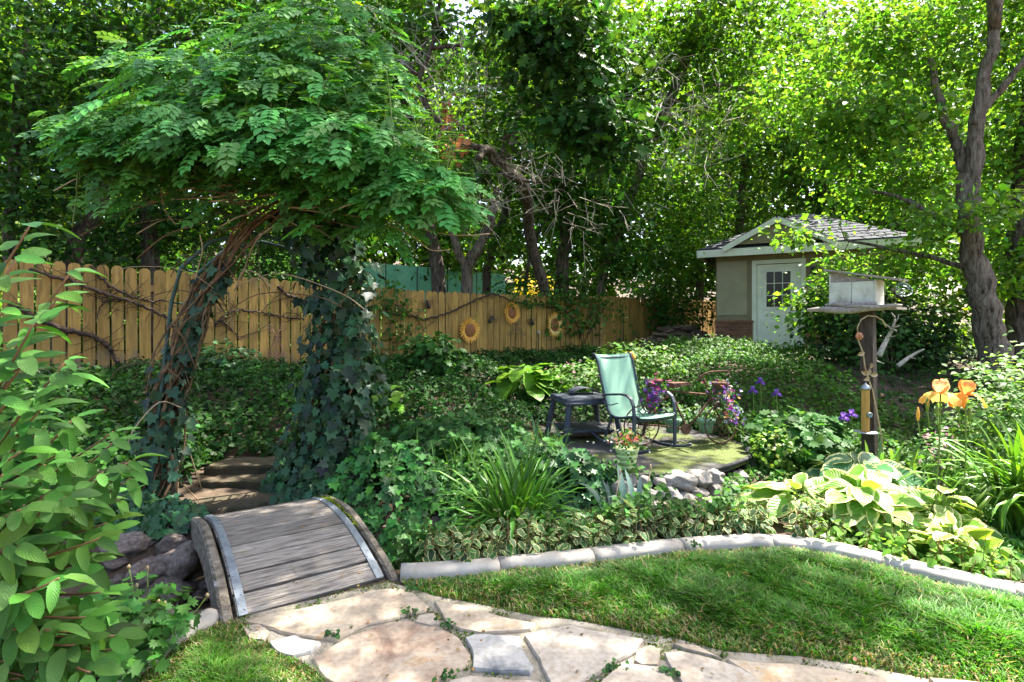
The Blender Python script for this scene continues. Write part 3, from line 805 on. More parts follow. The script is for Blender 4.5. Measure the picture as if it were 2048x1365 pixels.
while t < 3.0:
    near = t < -2.4
    o = link('picket', PM[random.randrange(3)] if near or t < 0 else PM2[random.randrange(2)], fence, FP + FD * t + Vector((0, 0, ftop(t) - HT + random.uniform(-.012, .012))))
    o.rotation_euler = (random.uniform(-.012, .012), random.uniform(-.008, .008), fa + random.uniform(-.02, .02))
    t += .158 if near else .146
for zz in (-.28, -1.25):
    for i in range(5):
        t0, t1 = -9.4 + i * 2.48, -9.4 + (i + 1) * 2.48 - .01
        a, b = FP + FD * t0 - FN * .032 + Vector((0, 0, ftop(t0) + zz)), FP + FD * t1 - FN * .032 + Vector((0, 0, ftop(t1) + zz))
        MB().bar(a, b, .04, .09).build('rail', M['rail'], fence)
for i in range(6):
    t0 = -9.3 + i * 2.46; a = FP + FD * t0 - FN * .10
    MB().box((a.x, a.y, ftop(t0) - .85), (.09, .09, 1.6), (FD, FN, Vector((0, 0, 1)))).build('post', M['rail'], fence)
FC = FP + FD * 3.04                        # the fence bends here and runs off behind the shed
FE = Vector((7.2, 19.2, 0)); FD2 = (FE - FC).normalized(); L2 = (FE - FC).length; fa2 = math.atan2(FD2.y, FD2.x); FN2 = Vector((FD2.y, -FD2.x, 0))
fence2 = thing('picket_fence', 'shaded picket fence running behind the firewood to the shed corner', 'fence', FC + Vector((0, 0, .6)))
t = .07
while t < L2:
    zt = 2.2 + .12 * t / L2
    o = link('picket', PM2[random.randrange(2)], fence2, FC + FD2 * t + Vector((0, 0, zt - HT + random.uniform(-.01, .01))))
    o.rotation_euler = (random.uniform(-.012, .012), random.uniform(-.008, .008), fa2); t += .136
for zz in (-.28, -1.25): MB().bar(FC - FN2 * .035 + Vector((0, 0, 2.2 + zz)), FE - FN2 * .035 + Vector((0, 0, 2.32 + zz)), .04, .09).build('rail', M['rail'], fence2)
MB().box((FC.x, FC.y, 1.45), (.1, .1, 1.6), (FD, FN, Vector((0, 0, 1)))).build('corner_post', M['rail'], fence2)

# ---------------------------------------------------------------- garden shed
su, sv = Vector((.87, -.49, 0)).normalized(), Vector((.49, .87, 0)).normalized(); SZ = Vector((0, 0, 1))
S0 = Vector((4.97, 13.4, 0)); Z0 = .93; ax_s = (su, sv, SZ)
def sp_(a, b, z): return S0 + su * a + sv * b + Vector((0, 0, z))
M['stucco'] = noise_mat('stucco', [(.3, (.20, .165, .105)), (.7, (.27, .225, .15))], 3, 6, .95, .4, 70)
M['stucco_panel'] = noise_mat('stucco_panel', [(.3, (.30, .265, .185)), (.7, (.37, .33, .24))], 3, 6, .95, .4, 70)
M['brick'] = noise_mat('brick', [(.3, (.14, .065, .04)), (.7, (.24, .115, .07))], 9, 6, .95, .4, 50, rand=.25)
M['white_paint'] = noise_mat('white_paint', [(.3, (.62, .62, .56)), (.7, (.76, .76, .70))], 4, 5, .55, .08)
M['glass'] = plain('glass_dark', (.012, .014, .013), .12, .25, 0, .05)
M['shingle'] = noise_mat('shingle', [(.3, (.022, .025, .031)), (.6, (.045, .05, .06)), (.8, (.08, .086, .10))], 14, 7, .9, .5, 60)
shed = thing('garden_shed', 'tan stucco garden shed with brick base, white door and dark hipped roof', 'shed', sp_(1.8, 0, Z0))
DA, DB, DT = .86, 1.88, 2.92
W_ = 3.62
def swall(name, a0, a1, z0, z1, b0=0, b1=.16, mat='stucco', par=None):
    return MB().box(sp_((a0 + a1) / 2, (b0 + b1) / 2, (z0 + z1) / 2), (a1 - a0, b1 - b0, z1 - z0), ax_s).build(name, M[mat], par or shed)
bt = 1.60                                  # top of the brick base
swall('wall', 0, DA, Z0 - .25, 3.2); swall('wall', DB, W_, Z0 - .25, 3.2); swall('wall', DA, DB, DT, 3.2)
swall('wall', 0, .16, Z0 - .25, 3.2, .16, 3.3); swall('wall', W_ - .16, W_, Z0 - .25, 3.2, .16, 3.3); swall('wall', .16, W_ - .16, Z0 - .25, 3.2, 3.14, 3.3)
swall('wall_panel', .03, .70, bt + .13, 3.02, -.018, -.001, 'stucco_panel'); swall('wall_panel', 2.25, 3.55, bt + .13, 3.02, -.018, -.001, 'stucco_panel')
for (a0, a1) in ((-.01, DA - .02), (DB + .02, W_ + .01)):
    base = swall('brick_base', a0, a1, Z0 - .2, bt - .055, -.045, -.002, 'concrete')
    nb = bpy.data.meshes.new('brick'); mb = MB().box((0, 0, 0), (.200, .03, .058)); nb.from_pydata(mb.v, [], mb.f); nb.materials.append(M['brick'])
    hb = bpy.data.meshes.new('brick'); mb = MB().box((0, 0, 0), (.095, .03, .058)); hb.from_pydata(mb.v, [], mb.f); hb.materials.append(M['brick'])
    for r_ in range(10):
        z = bt - .088 - r_ * .067; a = a0 + (.0 if r_ % 2 else -.105)
        while a < a1 - .05:
            full = a >= a0 - .001 and a + .2 <= a1 + .02
            if a + .2 > a0 + .08:
                ca = a + .1 if full else ((a0 + .05) if a < a0 else a + .05)
                o = link('brick', nb if full else hb, base, sp_(ca, -.052 + random.uniform(-.003, .003), z)); o.rotation_euler = (0, 0, math.atan2(su.y, su.x))
            a += .210
    swall('brick_cap', a0 - .01, a1 + .01, bt - .050, bt, -.085, -.003, 'brick')
for nm, a0, a1, z0, z1 in (('door_jamb', DA - .05, DA + .05, Z0, DT), ('door_jamb', DB - .05, DB + .05, Z0, DT), ('door_head', DA - .05, DB + .05, DT + .001, DT + .09)):
    swall(nm, a0, a1, z0, z1, -.03, .10, 'white_paint')
door = swall('door', DA + .055, DB - .055, Z0 + .03, DT - .01, .03, .075, 'white_paint')
dw0, dw1, dz0, dz1 = DA + .25, DB - .25, Z0 + .98, DT - .18
swall('window_frame', dw0 - .04, dw1 + .04, dz0 - .04, dz1 + .04, .012, .029, 'white_paint', door)
for i in range(3):
    for j in range(3):
        pw, ph = (dw1 - dw0) / 3, (dz1 - dz0) / 3
        swall('pane', dw0 + i * pw + .009, dw0 + (i + 1) * pw - .009, dz0 + j * ph + .009, dz0 + (j + 1) * ph - .009, .006, .0115, 'glass', door)
for i in range(2):
    a0 = DA + .19 + i * .34
    for q_ in ((a0, a0 + .30, Z0 + .22, Z0 + .235), (a0, a0 + .30, Z0 + .80, Z0 + .815), (a0, a0 + .015, Z0 + .236, Z0 + .799), (a0 + .285, a0 + .30, Z0 + .236, Z0 + .799)):
        swall('door_moulding', *q_, .020, .0295, 'white_paint', door)
MB().lathe([(.008, 0), (.03, .015), (.034, .035), (.022, .055)], 12, sp_(DB - .12, .028, Z0 + .92), (su, SZ, -sv)).build('door_knob', M['rubber'], door, None, True)
swall('threshold', DA - .06, DB + .06, Z0 - .12, Z0 + .02, -.3, .05, 'step_stone')
lamp = MB().box(sp_(2.08, -.06, 2.72), (.10, .12, .16), ax_s).build('wall_lamp', M['rubber'], shed)
OV = .36; EZ = 3.30; AP = [sp_(1.65, 1.6, 4.29), sp_(1.97, 1.6, 4.29)]
ev = [sp_(-OV, -OV, EZ), sp_(W_ + OV, -OV, EZ), sp_(W_ + OV, 3.3 + OV, EZ), sp_(-OV, 3.3 + OV, EZ)]
roof = MB().add([*ev, *AP, *[v - SZ * .05 for v in ev]], [(0, 1, 5, 4), (1, 2, 5), (2, 3, 4, 5), (3, 0, 4), (9, 8, 7, 6), (0, 6, 7, 1), (1, 7, 8, 2), (2, 8, 9, 3), (3, 9, 6, 0)]).build('roof', M['shingle'], shed)
def courses(A, B, Cc, D, n, jit=True):
    """shingles laid on the roof face A-B (eave) to D-C (ridge), each course stepping over the next"""
    mb = MB(); nr = (B - A).cross(D - A).normalized()
    if nr.z < 0: nr = -nr
    for i in range(n):
        u0, u1 = i / n, (i + 1) / n + .02
        l0, r0, l1, r1 = A.lerp(D, u0), B.lerp(Cc, u0), A.lerp(D, min(1, u1)), B.lerp(Cc, min(1, u1))
        m = max(2, int((r0 - l0).length / .3))
        for k in range(m):
            q0, q1 = k / m + .004, (k + 1) / m - .004
            h_ = .016 + random.uniform(0, .008)
            mb.add([l0.lerp(r0, q0) + nr * h_, l0.lerp(r0, q1) + nr * h_, l1.lerp(r1, q1) + nr * .006, l1.lerp(r1, q0) + nr * .006, l0.lerp(r0, q0) + nr * .001, l0.lerp(r0, q1) + nr * .001],
                   [(0, 1, 2, 3), (4, 5, 1, 0)])
    mb.build('shingles', M['shingle'], roof, None, False, 0, 'stuff')
courses(ev[0], ev[1], AP[1], AP[0], 12); courses(ev[3], ev[0], AP[0], AP[0], 12); courses(ev[1], ev[2], AP[1], AP[1], 12)
for a, b in ((0, 1), (1, 2), (3, 0)):
    d = (ev[b] - ev[a]).normalized(); o_ = d.cross(SZ) * (1 if (a, b) != (9, 9) else 1)
    MB().bar(ev[a] - SZ * .105 + o_ * .012, ev[b] - SZ * .105 + o_ * .012, .025, .17).build('fascia', M['white_paint'], shed)
swall('soffit', -OV + .03, W_ + OV - .03, 3.185, 3.205, -OV + .03, -.001, 'stucco'); swall('soffit', -OV + .03, -.001, 3.185, 3.205, 0, 3.3, 'stucco')
gc, gw, gz0, gz1, gb = 1.37, 1.06, 3.36, 3.93, -.40
G = [sp_(gc - gw, gb, gz0), sp_(gc + gw, gb, gz0), sp_(gc, gb, gz1)]
def back(p):                               # run a gable point back until it meets the roof slope
    sl = (4.29 - EZ) / (1.6 + OV); bb = (p.z - EZ) / sl - OV; return p + sv * (bb - gb)
gab = MB().add([*G, *[g + sv * .03 for g in G]], [(0, 1, 2), (5, 4, 3), (0, 3, 4, 1), (1, 4, 5, 2), (2, 5, 3, 0)]).build('gable', M['stucco'], shed)
for sg, g in ((0, G[0]), (1, G[1])):
    up = SZ * .035
    e0, e1 = g + (g - G[2]).normalized() * .10 - sv * .05, G[2] - sv * .05
    MB().add([e0 + up, e1 + up, back(G[2]) + up, back(g) + up, e0, e1, back(G[2]), back(g)], [(0, 1, 2, 3), (7, 6, 5, 4), (0, 4, 5, 1), (1, 5, 6, 2), (2, 6, 7, 3), (3, 7, 4, 0)]).build('gable_roof', M['shingle'], shed)
    MB().bar(e0 - SZ * .055 - sv * .002, e1 - SZ * .055 - sv * .002, .03, .12).build('rake_board', M['white_paint'], shed)

# ---------------------------------------------------------------- firewood and chopping block
M['log'] = noise_mat('log', [(.3, (.07, .05, .035)), (.55, (.17, .125, .085)), (.8, (.34, .27, .19))], 7, 8, .95, .6, 30, (2, 2, 6), rand=.3)
def log_mesh(seed, half):
    r_ = random.Random(seed); mb = MB(); n = 9 if not half else 6; vs_ = []
    for zz in (-.21, -.07, .07, .21):
        for k in range(n):
            th = (2 * math.pi if not half else math.pi) * k / (n if not half else n - 1)
            q_ = (.075 if half else .06) * r_.uniform(.85, 1.15); vs_.append((zz, q_ * math.cos(th), q_ * math.sin(th) - (.02 if half else 0)))
    fs_ = [(i * n + k, i * n + (k + 1) % n, (i + 1) * n + (k + 1) % n, (i + 1) * n + k) for i in range(3) for k in range(n)] + [tuple(range(n)), tuple(range(4 * n - 1, 3 * n - 1, -1))]
    me = bpy.data.meshes.new('firewood_log'); me.from_pydata(vs_, [], fs_); me.materials.append(M['log']); return me
LM = [log_mesh(i, i % 3 != 0) for i in range(6)]
cnt = 0
for layer in range(5):
    for i in range(15 - layer * 2):
        u = (i + layer + random.uniform(-.3, .3)) / 15
        x = 1290 + 150 * u; D = 13.9 + 1.1 * u + random.uniform(-.25, .25) + .15 * layer
        X = (x - 1024) / F * D; z = float(land(X, D)) + .06 + .115 * layer + random.uniform(-.02, .02)
        o = link('firewood_log', LM[cnt % 6], None, (X, D, z)); cnt += 1
        o.rotation_euler = (random.uniform(0, 6), random.uniform(-.25, .25), random.uniform(-.7, .9) - .3)
        o.scale = (random.uniform(.8, 1.25),) * 3
        tag(o, 'split log in the dark firewood heap between fence and shed', 'log', 'firewood logs heaped beside the shed')
p = px(1424, 700, 12.6)
st_ = thing('chopping_block', 'pale upright cut log standing at the shed corner by the firewood', 'log', (p.x, p.y, float(land(p.x, p.y))))
MB().lathe([(.17, -.05), (.165, .15), (.17, .31), (.16, .335)], 14, wloc(st_)).build('block', M['log'], st_)
# ---------------------------------------------------------------- ornaments on the fence
UP = Vector((0, 0, 1))
M['sun_petal'] = noise_mat('sun_petal', [(.3, (.62, .27, .035)), (.6, (.80, .46, .09)), (.8, (.86, .60, .18))], 6, 5, .5, .2, None)
M['sun_pale'] = noise_mat('sun_pale', [(.3, (.70, .45, .12)), (.7, (.85, .65, .25))], 6, 5, .5, .2)
M['sun_disc'] = noise_mat('sun_disc', [(.3, (.17, .065, .02)), (.7, (.30, .12, .04))], 40, 4, .6, .7, 60)
M['iron'] = noise_mat('iron', [(.3, (.02, .018, .016)), (.7, (.06, .05, .045))], 20, 4, .6, .3)
M['rust_pink'] = noise_mat('rust_pink', [(.3, (.22, .10, .07)), (.7, (.36, .19, .14))], 20, 4, .8, .3)
M['rust'] = noise_mat('rust', [(.3, (.07, .035, .022)), (.6, (.15, .075, .045)), (.8, (.26, .14, .08))], 16, 6, .85, .5)
def fpos(x, y, off):                       # a photo pixel met by the plane `off` in front of the fence
    g, t = fence_pt(x, off); return Vector((g.x, g.y, H - (y - HOR) / F * g.y))
def sunflower(x, y, rx, rz, label, inner):
    c = fpos(x, y, .05); root = thing('metal_sunflower', label, 'sunflower', c, 'metal sunflowers on the fence')
    n = 26
    for layer in range(2):
        for i in range(n):
            th = 2 * math.pi * (i + .5 * layer) / n + random.uniform(-.04, .04)
            L = (1.0 if layer == 0 else .86) * random.uniform(.93, 1.05); d = FD * (math.cos(th) * rx) + UP * (math.sin(th) * rz)
            sd = (FD * (-math.sin(th) * rx) + UP * (math.cos(th) * rz)).normalized() * .026
            b0, m1, tip = c + d * .42, c + d * .75 * L, c + d * L
            lift = FN * (.012 + .016 * layer); curl = FN * random.uniform(.01, .035)
            mb = MB(); mb.add([b0 - sd * .7 + lift, b0 + sd * .7 + lift, m1 + sd + lift * 1.6, tip + lift + curl, m1 - sd + lift * 1.6, (b0 + m1) / 2 - FN * .004 + lift],
                              [(0, 1, 5), (1, 2, 5), (2, 3, 5), (3, 4, 5), (4, 0, 5)])
            mb.build('petal', M['sun_pale'] if (layer == 1 and inner) else M['sun_petal'], root)
    k = .52
    mb = MB(); mb.lathe([(k * .98, -.01), (k, .012), (k * .9, .028), (k * .6, .036), (k * .2, .038), (.01, .038)], 20, (0, 0, 0))
    mb.v = [tuple(c + FD * (v[0] * rx) + UP * (v[1] * rz) + FN * (v[2] * .9 + .012)) for v in mb.v]
    mb.build('disc', M['sun_disc'], root, None, True)
sunflower(936, 661, .255, .275, 'metal sunflower with all orange petals, hung lowest beside the bare vine', False)
sunflower(1020, 626, .22, .255, 'smaller metal sunflower at the fence top between two wire bees', False)
sunflower(1105, 650, .25, .30, 'metal sunflower with a pale yellow inner ring of petals', True)

def bee(x, y, s, rot, label):
    c = fpos(x, y, .06); root = thing('wire_bee', label, 'bee ornament', c, 'wire bees on the fence')
    ca, sa = math.cos(rot), math.sin(rot); e1 = FD * ca + UP * sa; e2 = -FD * sa + UP * ca
    for nm, u, r_ in (('abdomen', -.42, .30), ('thorax', .12, .22), ('head', .45, .14)):
        MB().lathe([(.001, -r_), (r_ * .6, -r_ * .8), (r_ * .95, -r_ * .3), (r_ * .95, r_ * .3), (r_ * .6, r_ * .8), (.001, r_)], 10, (0, 0, 0)).v
        mb = MB(); mb.lathe([(.01, -r_ * 1.25), (r_ * .6, -r_ * .9), (r_ * .9, -r_ * .3), (r_ * .9, r_ * .3), (r_ * .6, r_ * .9), (.01, r_ * 1.25)], 10)
        mb.v = [tuple(c + (e1 * (u + v[2]) + e2 * v[0] + FN * v[1]) * s) for v in mb.v]; mb.build(nm, M['iron'], root, None, True)
    for sg in (-1, 1):
        for k, (ln, an) in enumerate(((1.25, 1.0), (.95, 1.6))):
            w = []
            for i in range(15):
                th = 2 * math.pi * i / 14; r_ = ln * .5 * (1 - math.cos(th)); q_ = .22 * math.sin(th)
                a = an * sg + math.pi * .0; dx, dy = math.cos(a), math.sin(a)
                w.append(c + (e1 * (.1 + dx * r_ - dy * q_) + e2 * (dy * r_ + dx * q_) + FN * .1) * s)
            MB().tube(w, .0035, 4).build('wing', M['iron'], root)
        for k in range(3):
            u = .25 - .22 * k; MB().tube([c + (e1 * u + e2 * .12 * sg) * s, c + (e1 * (u + .1 - .1 * k) + e2 * .55 * sg + FN * .2) * s, c + (e1 * (u - .15 * k) + e2 * .85 * sg) * s], .0035, 4).build('leg', M['iron'], root)
bee(853, 608, .13, 2.0, 'dark wire bee beside the ivy column, above the bare vine')
bee(980, 638, .14, .9, 'dark wire bee between the lowest sunflower and the topmost one')
bee(1060, 643, .13, 2.2, 'dark wire bee beside the pale-ringed sunflower')

def spiral(c, e1, e2, r, turns, a0, sg=1, n=16):
    return [c + (e1 * math.cos(a0 + sg * 2 * math.pi * turns * i / n) + e2 * math.sin(a0 + sg * 2 * math.pi * turns * i / n)) * (r * (1 - .75 * i / n)) for i in range(n + 1)]
def scroll_trellis(x, y0, y1, w, off, mat, label, r):
    a, b = fpos(x, y1, off), fpos(x, y0, off); root = thing('scroll_trellis', label, 'trellis', a)
    b.x, b.y = a.x, a.y; h_ = b.z - a.z
    def q_(u, v): return a + FD * (u * w) + UP * (v * h_)
    for sg in (-1, 1):
        MB().tube([q_(sg * .5, -.15), q_(sg * .5, .18), q_(sg * .42, .34), q_(sg * .14, .56), q_(sg * .08, .74), q_(sg * .22, .86)], r, 5).build('side_rod', mat, root, None, True)
        MB().tube(spiral(q_(sg * .34, .90), FD * sg, UP, w * .24, 1.3, -2.2), r * .8, 5).build('scroll', mat, root, None, True)
        MB().tube(spiral(q_(sg * .22, .24), FD * sg, UP, w * .22, 1.3, 1.0), r * .8, 5).build('scroll', mat, root, None, True)
        MB().tube(spiral(q_(sg * .20, .08), FD * sg, UP, w * .22, 1.3, 2.0), r * .8, 5).build('scroll', mat, root, None, True)
        MB().tube(spiral(q_(sg * .2, .68), FD * sg, UP, w * .16, 1.2, 2.6), r * .8, 5).build('scroll', mat, root, None, True)
    MB().tube([q_(-.5, .16), q_(.5, .16)], r, 5).build('cross_rod', mat, root); MB().tube([q_(0, -.1), q_(0, .74)], r, 5).build('centre_rod', mat, root)
scroll_trellis(541, 646, 735, .26, .35, M['rust_pink'], 'rusty pink iron scroll trellis standing behind the arbor', .008)
def wire_trellis():
    a = fpos(1028, 735, .10); root = thing('wire_trellis', 'thin dark wire trellis with scrolled top under the topmost sunflower', 'trellis', a)
    def q_(x, y): return fpos(x, y, .10)
    for x0, x1 in ((1012, 1016), (1022, 1024), (1033, 1030), (1042, 1040)): MB().tube([q_(x0, 740), q_(x1, 668)], .0045, 4).build('upright', M['iron'], root)
    for y in (704, 668): MB().tube([q_(1010, y), q_(1044, y)], .0045, 4).build('cross_rod', M['iron'], root)
    for x, y, r_, a0, sg in ((1014, 668, .07, 0, 1), (1043, 668, .07, math.pi, -1), (1022, 661, .06, 0, 1), (1035, 661, .06, math.pi, -1), (1029, 655, .06, 1.5, 1), (1032, 645, .06, 0, -1), (1026, 646, .05, 3, 1)):
        MB().tube(spiral(q_(x, y), FD, UP, r_, 1.4, a0, sg), .0045, 4).build('scroll', M['iron'], root)
wire_trellis()
for x, y0, y1, lb in ((1065, 664, 735, 'thin dark sprinkler riser standing below the wire bees'), (1247, 631, 720, 'thin dark sprinkler riser on the shaded fence before the firewood')):
    b = fpos(x, y1, .2) if x < 1200 else px(x, y1, 14.0); tz = H - (y0 - HOR) / F * b.y
    r_ = thing('sprinkler_riser', lb, 'sprinkler', (b.x, b.y, float(land(b.x, b.y))))
    MB().tube([(b.x, b.y, float(land(b.x, b.y)) - .05), (b.x, b.y, tz - .04)], .013, 8).build('pipe', M['iron'], r_, None, True)
    MB().lathe([(.013, 0), (.024, .01), (.026, .05), (.012, .07)], 10, (b.x, b.y, tz - .05)).build('nozzle', M['steel'], r_, None, True)

# ---------------------------------------------------------------- rocking chair
M['sling'] = noise_mat('sling', [(.3, (.22, .40, .28)), (.7, (.27, .46, .33))], 160, 2, .7, .25, 300, dist=.003)
M['frame'] = noise_mat('frame', [(.3, (.026, .034, .046)), (.7, (.055, .065, .082))], 12, 4, .5, .12)
cf, cr = Vector((.5, -.866, 0)), Vector((.866, .5, 0)); CC = Vector((1.41, 6.08, PZ))
def cp(s, w, z): return CC + cf * s + cr * w + UP * z
chair = thing('rocking_chair', 'sage green sling rocking chair with dark curved metal arms', 'chair', CC)
prof = [(-.50, 1.00), (-.475, 1.015), (-.44, 1.0), (-.405, .93), (-.37, .82), (-.32, .66), (-.27, .51), (-.23, .41), (-.18, .355), (-.10, .335), (.02, .345), (.14, .37), (.24, .385), (.275, .375)]
HWc = .25
L_, R_ = [], []
mb = MB(); vs_ = []
n = 7
for s_, z in prof:
    for k in range(n):
        w = -HWc + 2 * HWc * k / (n - 1); sag = .018 * (1 - (w / HWc) ** 2)
        vs_.append(cp(s_ - sag * .5, w, z - sag))
mb.add(vs_, [(i * n + k, i * n + k + 1, (i + 1) * n + k + 1, (i + 1) * n + k) for i in range(len(prof) - 1) for k in range(n - 1)])
o = mb.build('sling', M['sling'], chair, None, True)
md = o.modifiers.new('thick', 'SOLIDIFY'); md.thickness = .004
for sg in (-1, 1):
    W = sg * (HWc + .012)
    MB().tube([cp(s_, W, z) for s_, z in prof], .014, 8).build('side_rail', M['frame'], chair, None, True)
    Wa = sg * (HWc + .045)
    armp = [(.235, .035), (.235, .20), (.235, .40), (.225, .50), (.19, .565), (.13, .60), (.04, .605), (-.08, .59), (-.20, .575), (-.275, .555)]
    mb = MB(); vs_ = []
    for i, (s_, z) in enumerate(armp):
        a, b = armp[max(i - 1, 0)], armp[min(i + 1, len(armp) - 1)]; d = Vector((b[0] - a[0], b[1] - a[1])).normalized(); nx, nz = d.y, -d.x
        for e, f_ in ((-.020, -.011), (.020, -.011), (.020, .011), (-.020, .011)): vs_.append(cp(s_ + nx * f_, Wa + e, z + nz * f_))
    m_ = len(armp); mb.add(vs_, [(i * 4 + k, i * 4 + (k + 1) % 4, i * 4 + 4 + (k + 1) % 4, i * 4 + 4 + k) for i in range(m_ - 1) for k in range(4)] + [(0, 1, 2, 3), (m_ * 4 - 1, m_ * 4 - 2, m_ * 4 - 3, m_ * 4 - 4)])
    mb.build('arm', M['frame'], chair, None, False, .004)
    MB().tube([cp(.46, Wa, .085), cp(.36, Wa, .045), cp(.235, Wa, .022), cp(.05, Wa, .014), (cp(-.14, Wa, .022)), cp(-.32, Wa, .055), cp(-.48, Wa, .11)], .015, 8).build('rocker', M['frame'], chair, None, True)
    MB().bar(cp(-.26, Wa, .04), cp(-.15, W, .345), .03, .018).build('leg', M['frame'], chair)
    MB().tube([cp(-.02, Wa, .50), cp(-.12, Wa, .47), cp(-.22, Wa, .46), cp(-.275, Wa, .50)], .006, 6).build('arm_brace', M['frame'], chair, None, True)
for s_, z in ((.235, .335), (-.18, .325), (-.44, .965)): MB().tube([cp(s_, -HWc - .03, z), cp(s_, HWc + .03, z)], .011, 8).build('cross_bar', M['frame'], chair, None, True)

# ---------------------------------------------------------------- square fire pit
fd1, fd2 = Vector((.39, -.24, 0)), Vector((-.235, -.385, 0)); PC = Vector((.86, 6.66, PZ))
M['pit'] = noise_mat('pit_paint', [(.3, (.030, .037, .050)), (.7, (.060, .070, .088))], 7, 6, .55, .12)
M['mesh'] = noise_mat('pit_mesh', [(.3, (.03, .02, .015)), (.7, (.09, .055, .035))], 50, 4, .8, .6, 200)
pit = thing('fire_pit', 'square dark blue metal fire pit with flat lid and splayed legs', 'fire pit', PC)
def q4(sc, z, k=1.0): return [PC + (v * sc) + UP * z for v in (fd1, fd2, -fd1, -fd2)]
def frustum(sc0, z0, sc1, z1): return MB().hexa(q4(sc0, z0) + q4(sc1, z1))
lid = frustum(1.0, .445, .97, .490).build('lid', M['pit'], pit, None, False, .006)
frustum(1.03, .425, 1.03, .452).build('lid_rim', M['pit'], pit, None, False, .004)
frustum(.97, .4905, .30, .518).build('lid_top', M['pit'], lid, None, False, .003)
e1, e2 = (fd1 - fd2).normalized(), (fd1 + fd2).normalized()
mb = MB(); Lr, Rr = [], []
for i in range(13):
    u = -1 + i / 6; z = .545 + .05 * (1 - u * u) - (.010 if abs(u) > .9 else 0)
    Lr.append(PC + e1 * (.17 * u) - e2 * .11 + UP * z); Rr.append(PC + e1 * (.17 * u) + e2 * .11 + UP * z)
o = mb.strip(Lr, Rr).build('vent_cap', M['pit'], pit, None, True); md = o.modifiers.new('thick', 'SOLIDIFY'); md.thickness = .006
for u in (-.8, .8): MB().tube([PC + e1 * (.15 * u) + UP * .51, PC + e1 * (.15 * u) + UP * .562], .006, 6).build('cap_stud', M['pit'], pit)
for v in (fd1, fd2, -fd1, -fd2):
    a, b = PC + v * .86 + UP * .43, PC + v * 1.06 + UP * .0
    MB().bar(a, b, .055, .055, v.normalized()).build('leg', M['pit'], pit, None, False, .006)
frustum(.80, .06, .86, .11).build('fire_tray', M['mesh'], pit); frustum(.88, .10, .88, .125).build('tray_rim', M['pit'], pit, None, False, .003)
for k in range(4):
    c4a, c4b = q4(.88, .125), q4(.86, .42); i, j = k, (k + 1) % 4
    mb = MB()
    for u in np.linspace(.06, .94, 12): mb.tube([c4a[i].lerp(c4a[j], u), c4b[i].lerp(c4b[j], u)], .0016, 3, False)
    for u in np.linspace(.08, .92, 7): mb.tube([c4a[i].lerp(c4b[i], u), c4a[j].lerp(c4b[j], u)], .0016, 3, False)
    mb.build('spark_screen', M['mesh'], pit, None, False, 0, 'stuff')

# ---------------------------------------------------------------- flowers: shared little builders
def bloom_cloud(root, name, pts, size, cols, n_petal=5):
    """small five-petalled flowers facing up and out"""
    N = len(pts); v, f, uv = [], [], []
    for k in range(n_petal):
        a = 2 * math.pi * k / n_petal; o = len(v)
        for r_, da in ((.12, 0), (.8, -.42), (1.0, 0), (.8, .42)):
            v.append((r_ * math.cos(a + da), r_ * math.sin(a + da), .25 * r_)); uv.append((r_, 0))
        f += [(o, o + 1, o + 2), (o, o + 2, o + 3)]
    tp = T(v, f, uv)
    nr = rng.normal(size=(N, 3)) * .7 + np.array([[0, -.6, .8]])
    cl = np.array(cols)[rng.integers(0, len(cols), N)] * (1 + .15 * rng.normal(size=(N, 1)))
    me = scatter_mesh(name, tp, frames(nr, rng.normal(size=(N, 3))), np.asarray(pts) - np.array(wloc(root)), size * rng.uniform(.7, 1.2, N), cl.clip(.01, .9)); me.materials.append(M['petal'])
    return link(name, me, root, None, 'stuff')
def leaf_cloud(root, name, pts, size, base, mat, tpl=None, up=.8, out=None, var=.25, hue=.1):
    pts = np.asarray(pts); N = len(pts)
    nr = rng.normal(size=(N, 3)) * .6 + np.array([[0, -.25, up]])
    if out is not None: nr += out
    me = scatter_mesh(name, tpl or OVAL, frames(nr, rng.normal(size=(N, 3)) + np.array([[0, -.3, -.3]])), pts - np.array(wloc(root)) if root else pts, size * rng.uniform(.6, 1.3, N), tints(N, base, var, hue)); me.materials.append(mat)
    return link(name, me, root, None, 'stuff')

M['pot_green'] = plain('pot_green', (.46, .56, .24), .45)
M['pot_sage'] = plain('pot_sage', (.20, .36, .25), .5)
fp = Vector((1.07, 5.12, PZ))
pot = thing('flowerpot', 'lime green ribbed flowerpot of coral and white flowers at the patio edge', 'flowerpot', fp)
prof_ = []
for i in range(4):
    z0, z1 = .2 * i / 4, .2 * (i + 1) / 4; r0 = .062 + .042 * i / 4
    prof_ += [(r0, z0 + .002), (r0 + .010, z0 + .022), (r0 + .016, z0 + .042), (r0 + .006, z1 - .002)]
prof_ += [(.114, .198), (.114, .206), (.100, .206), (.096, .18)]
MB().lathe(prof_, 22, fp).build('pot', M['pot_green'], pot, None, True)
c = np.array(fp) + [0, 0, .26]
leaf_cloud(pot, 'foliage', c + rng.normal(size=(160, 3)) * [.07, .07, .045], .035, (.06, .15, .02), M['leaf'])
bloom_cloud(pot, 'flowers', c + [0, 0, .03] + rng.normal(size=(75, 3)) * [.065, .06, .038], .016, [(.75, .20, .12), (.80, .32, .20), (.66, .14, .10)])
bloom_cloud(pot, 'flowers', c + rng.normal(size=(60, 3)) * [.12, .08, .06], .011, [(.8, .8, .74)])

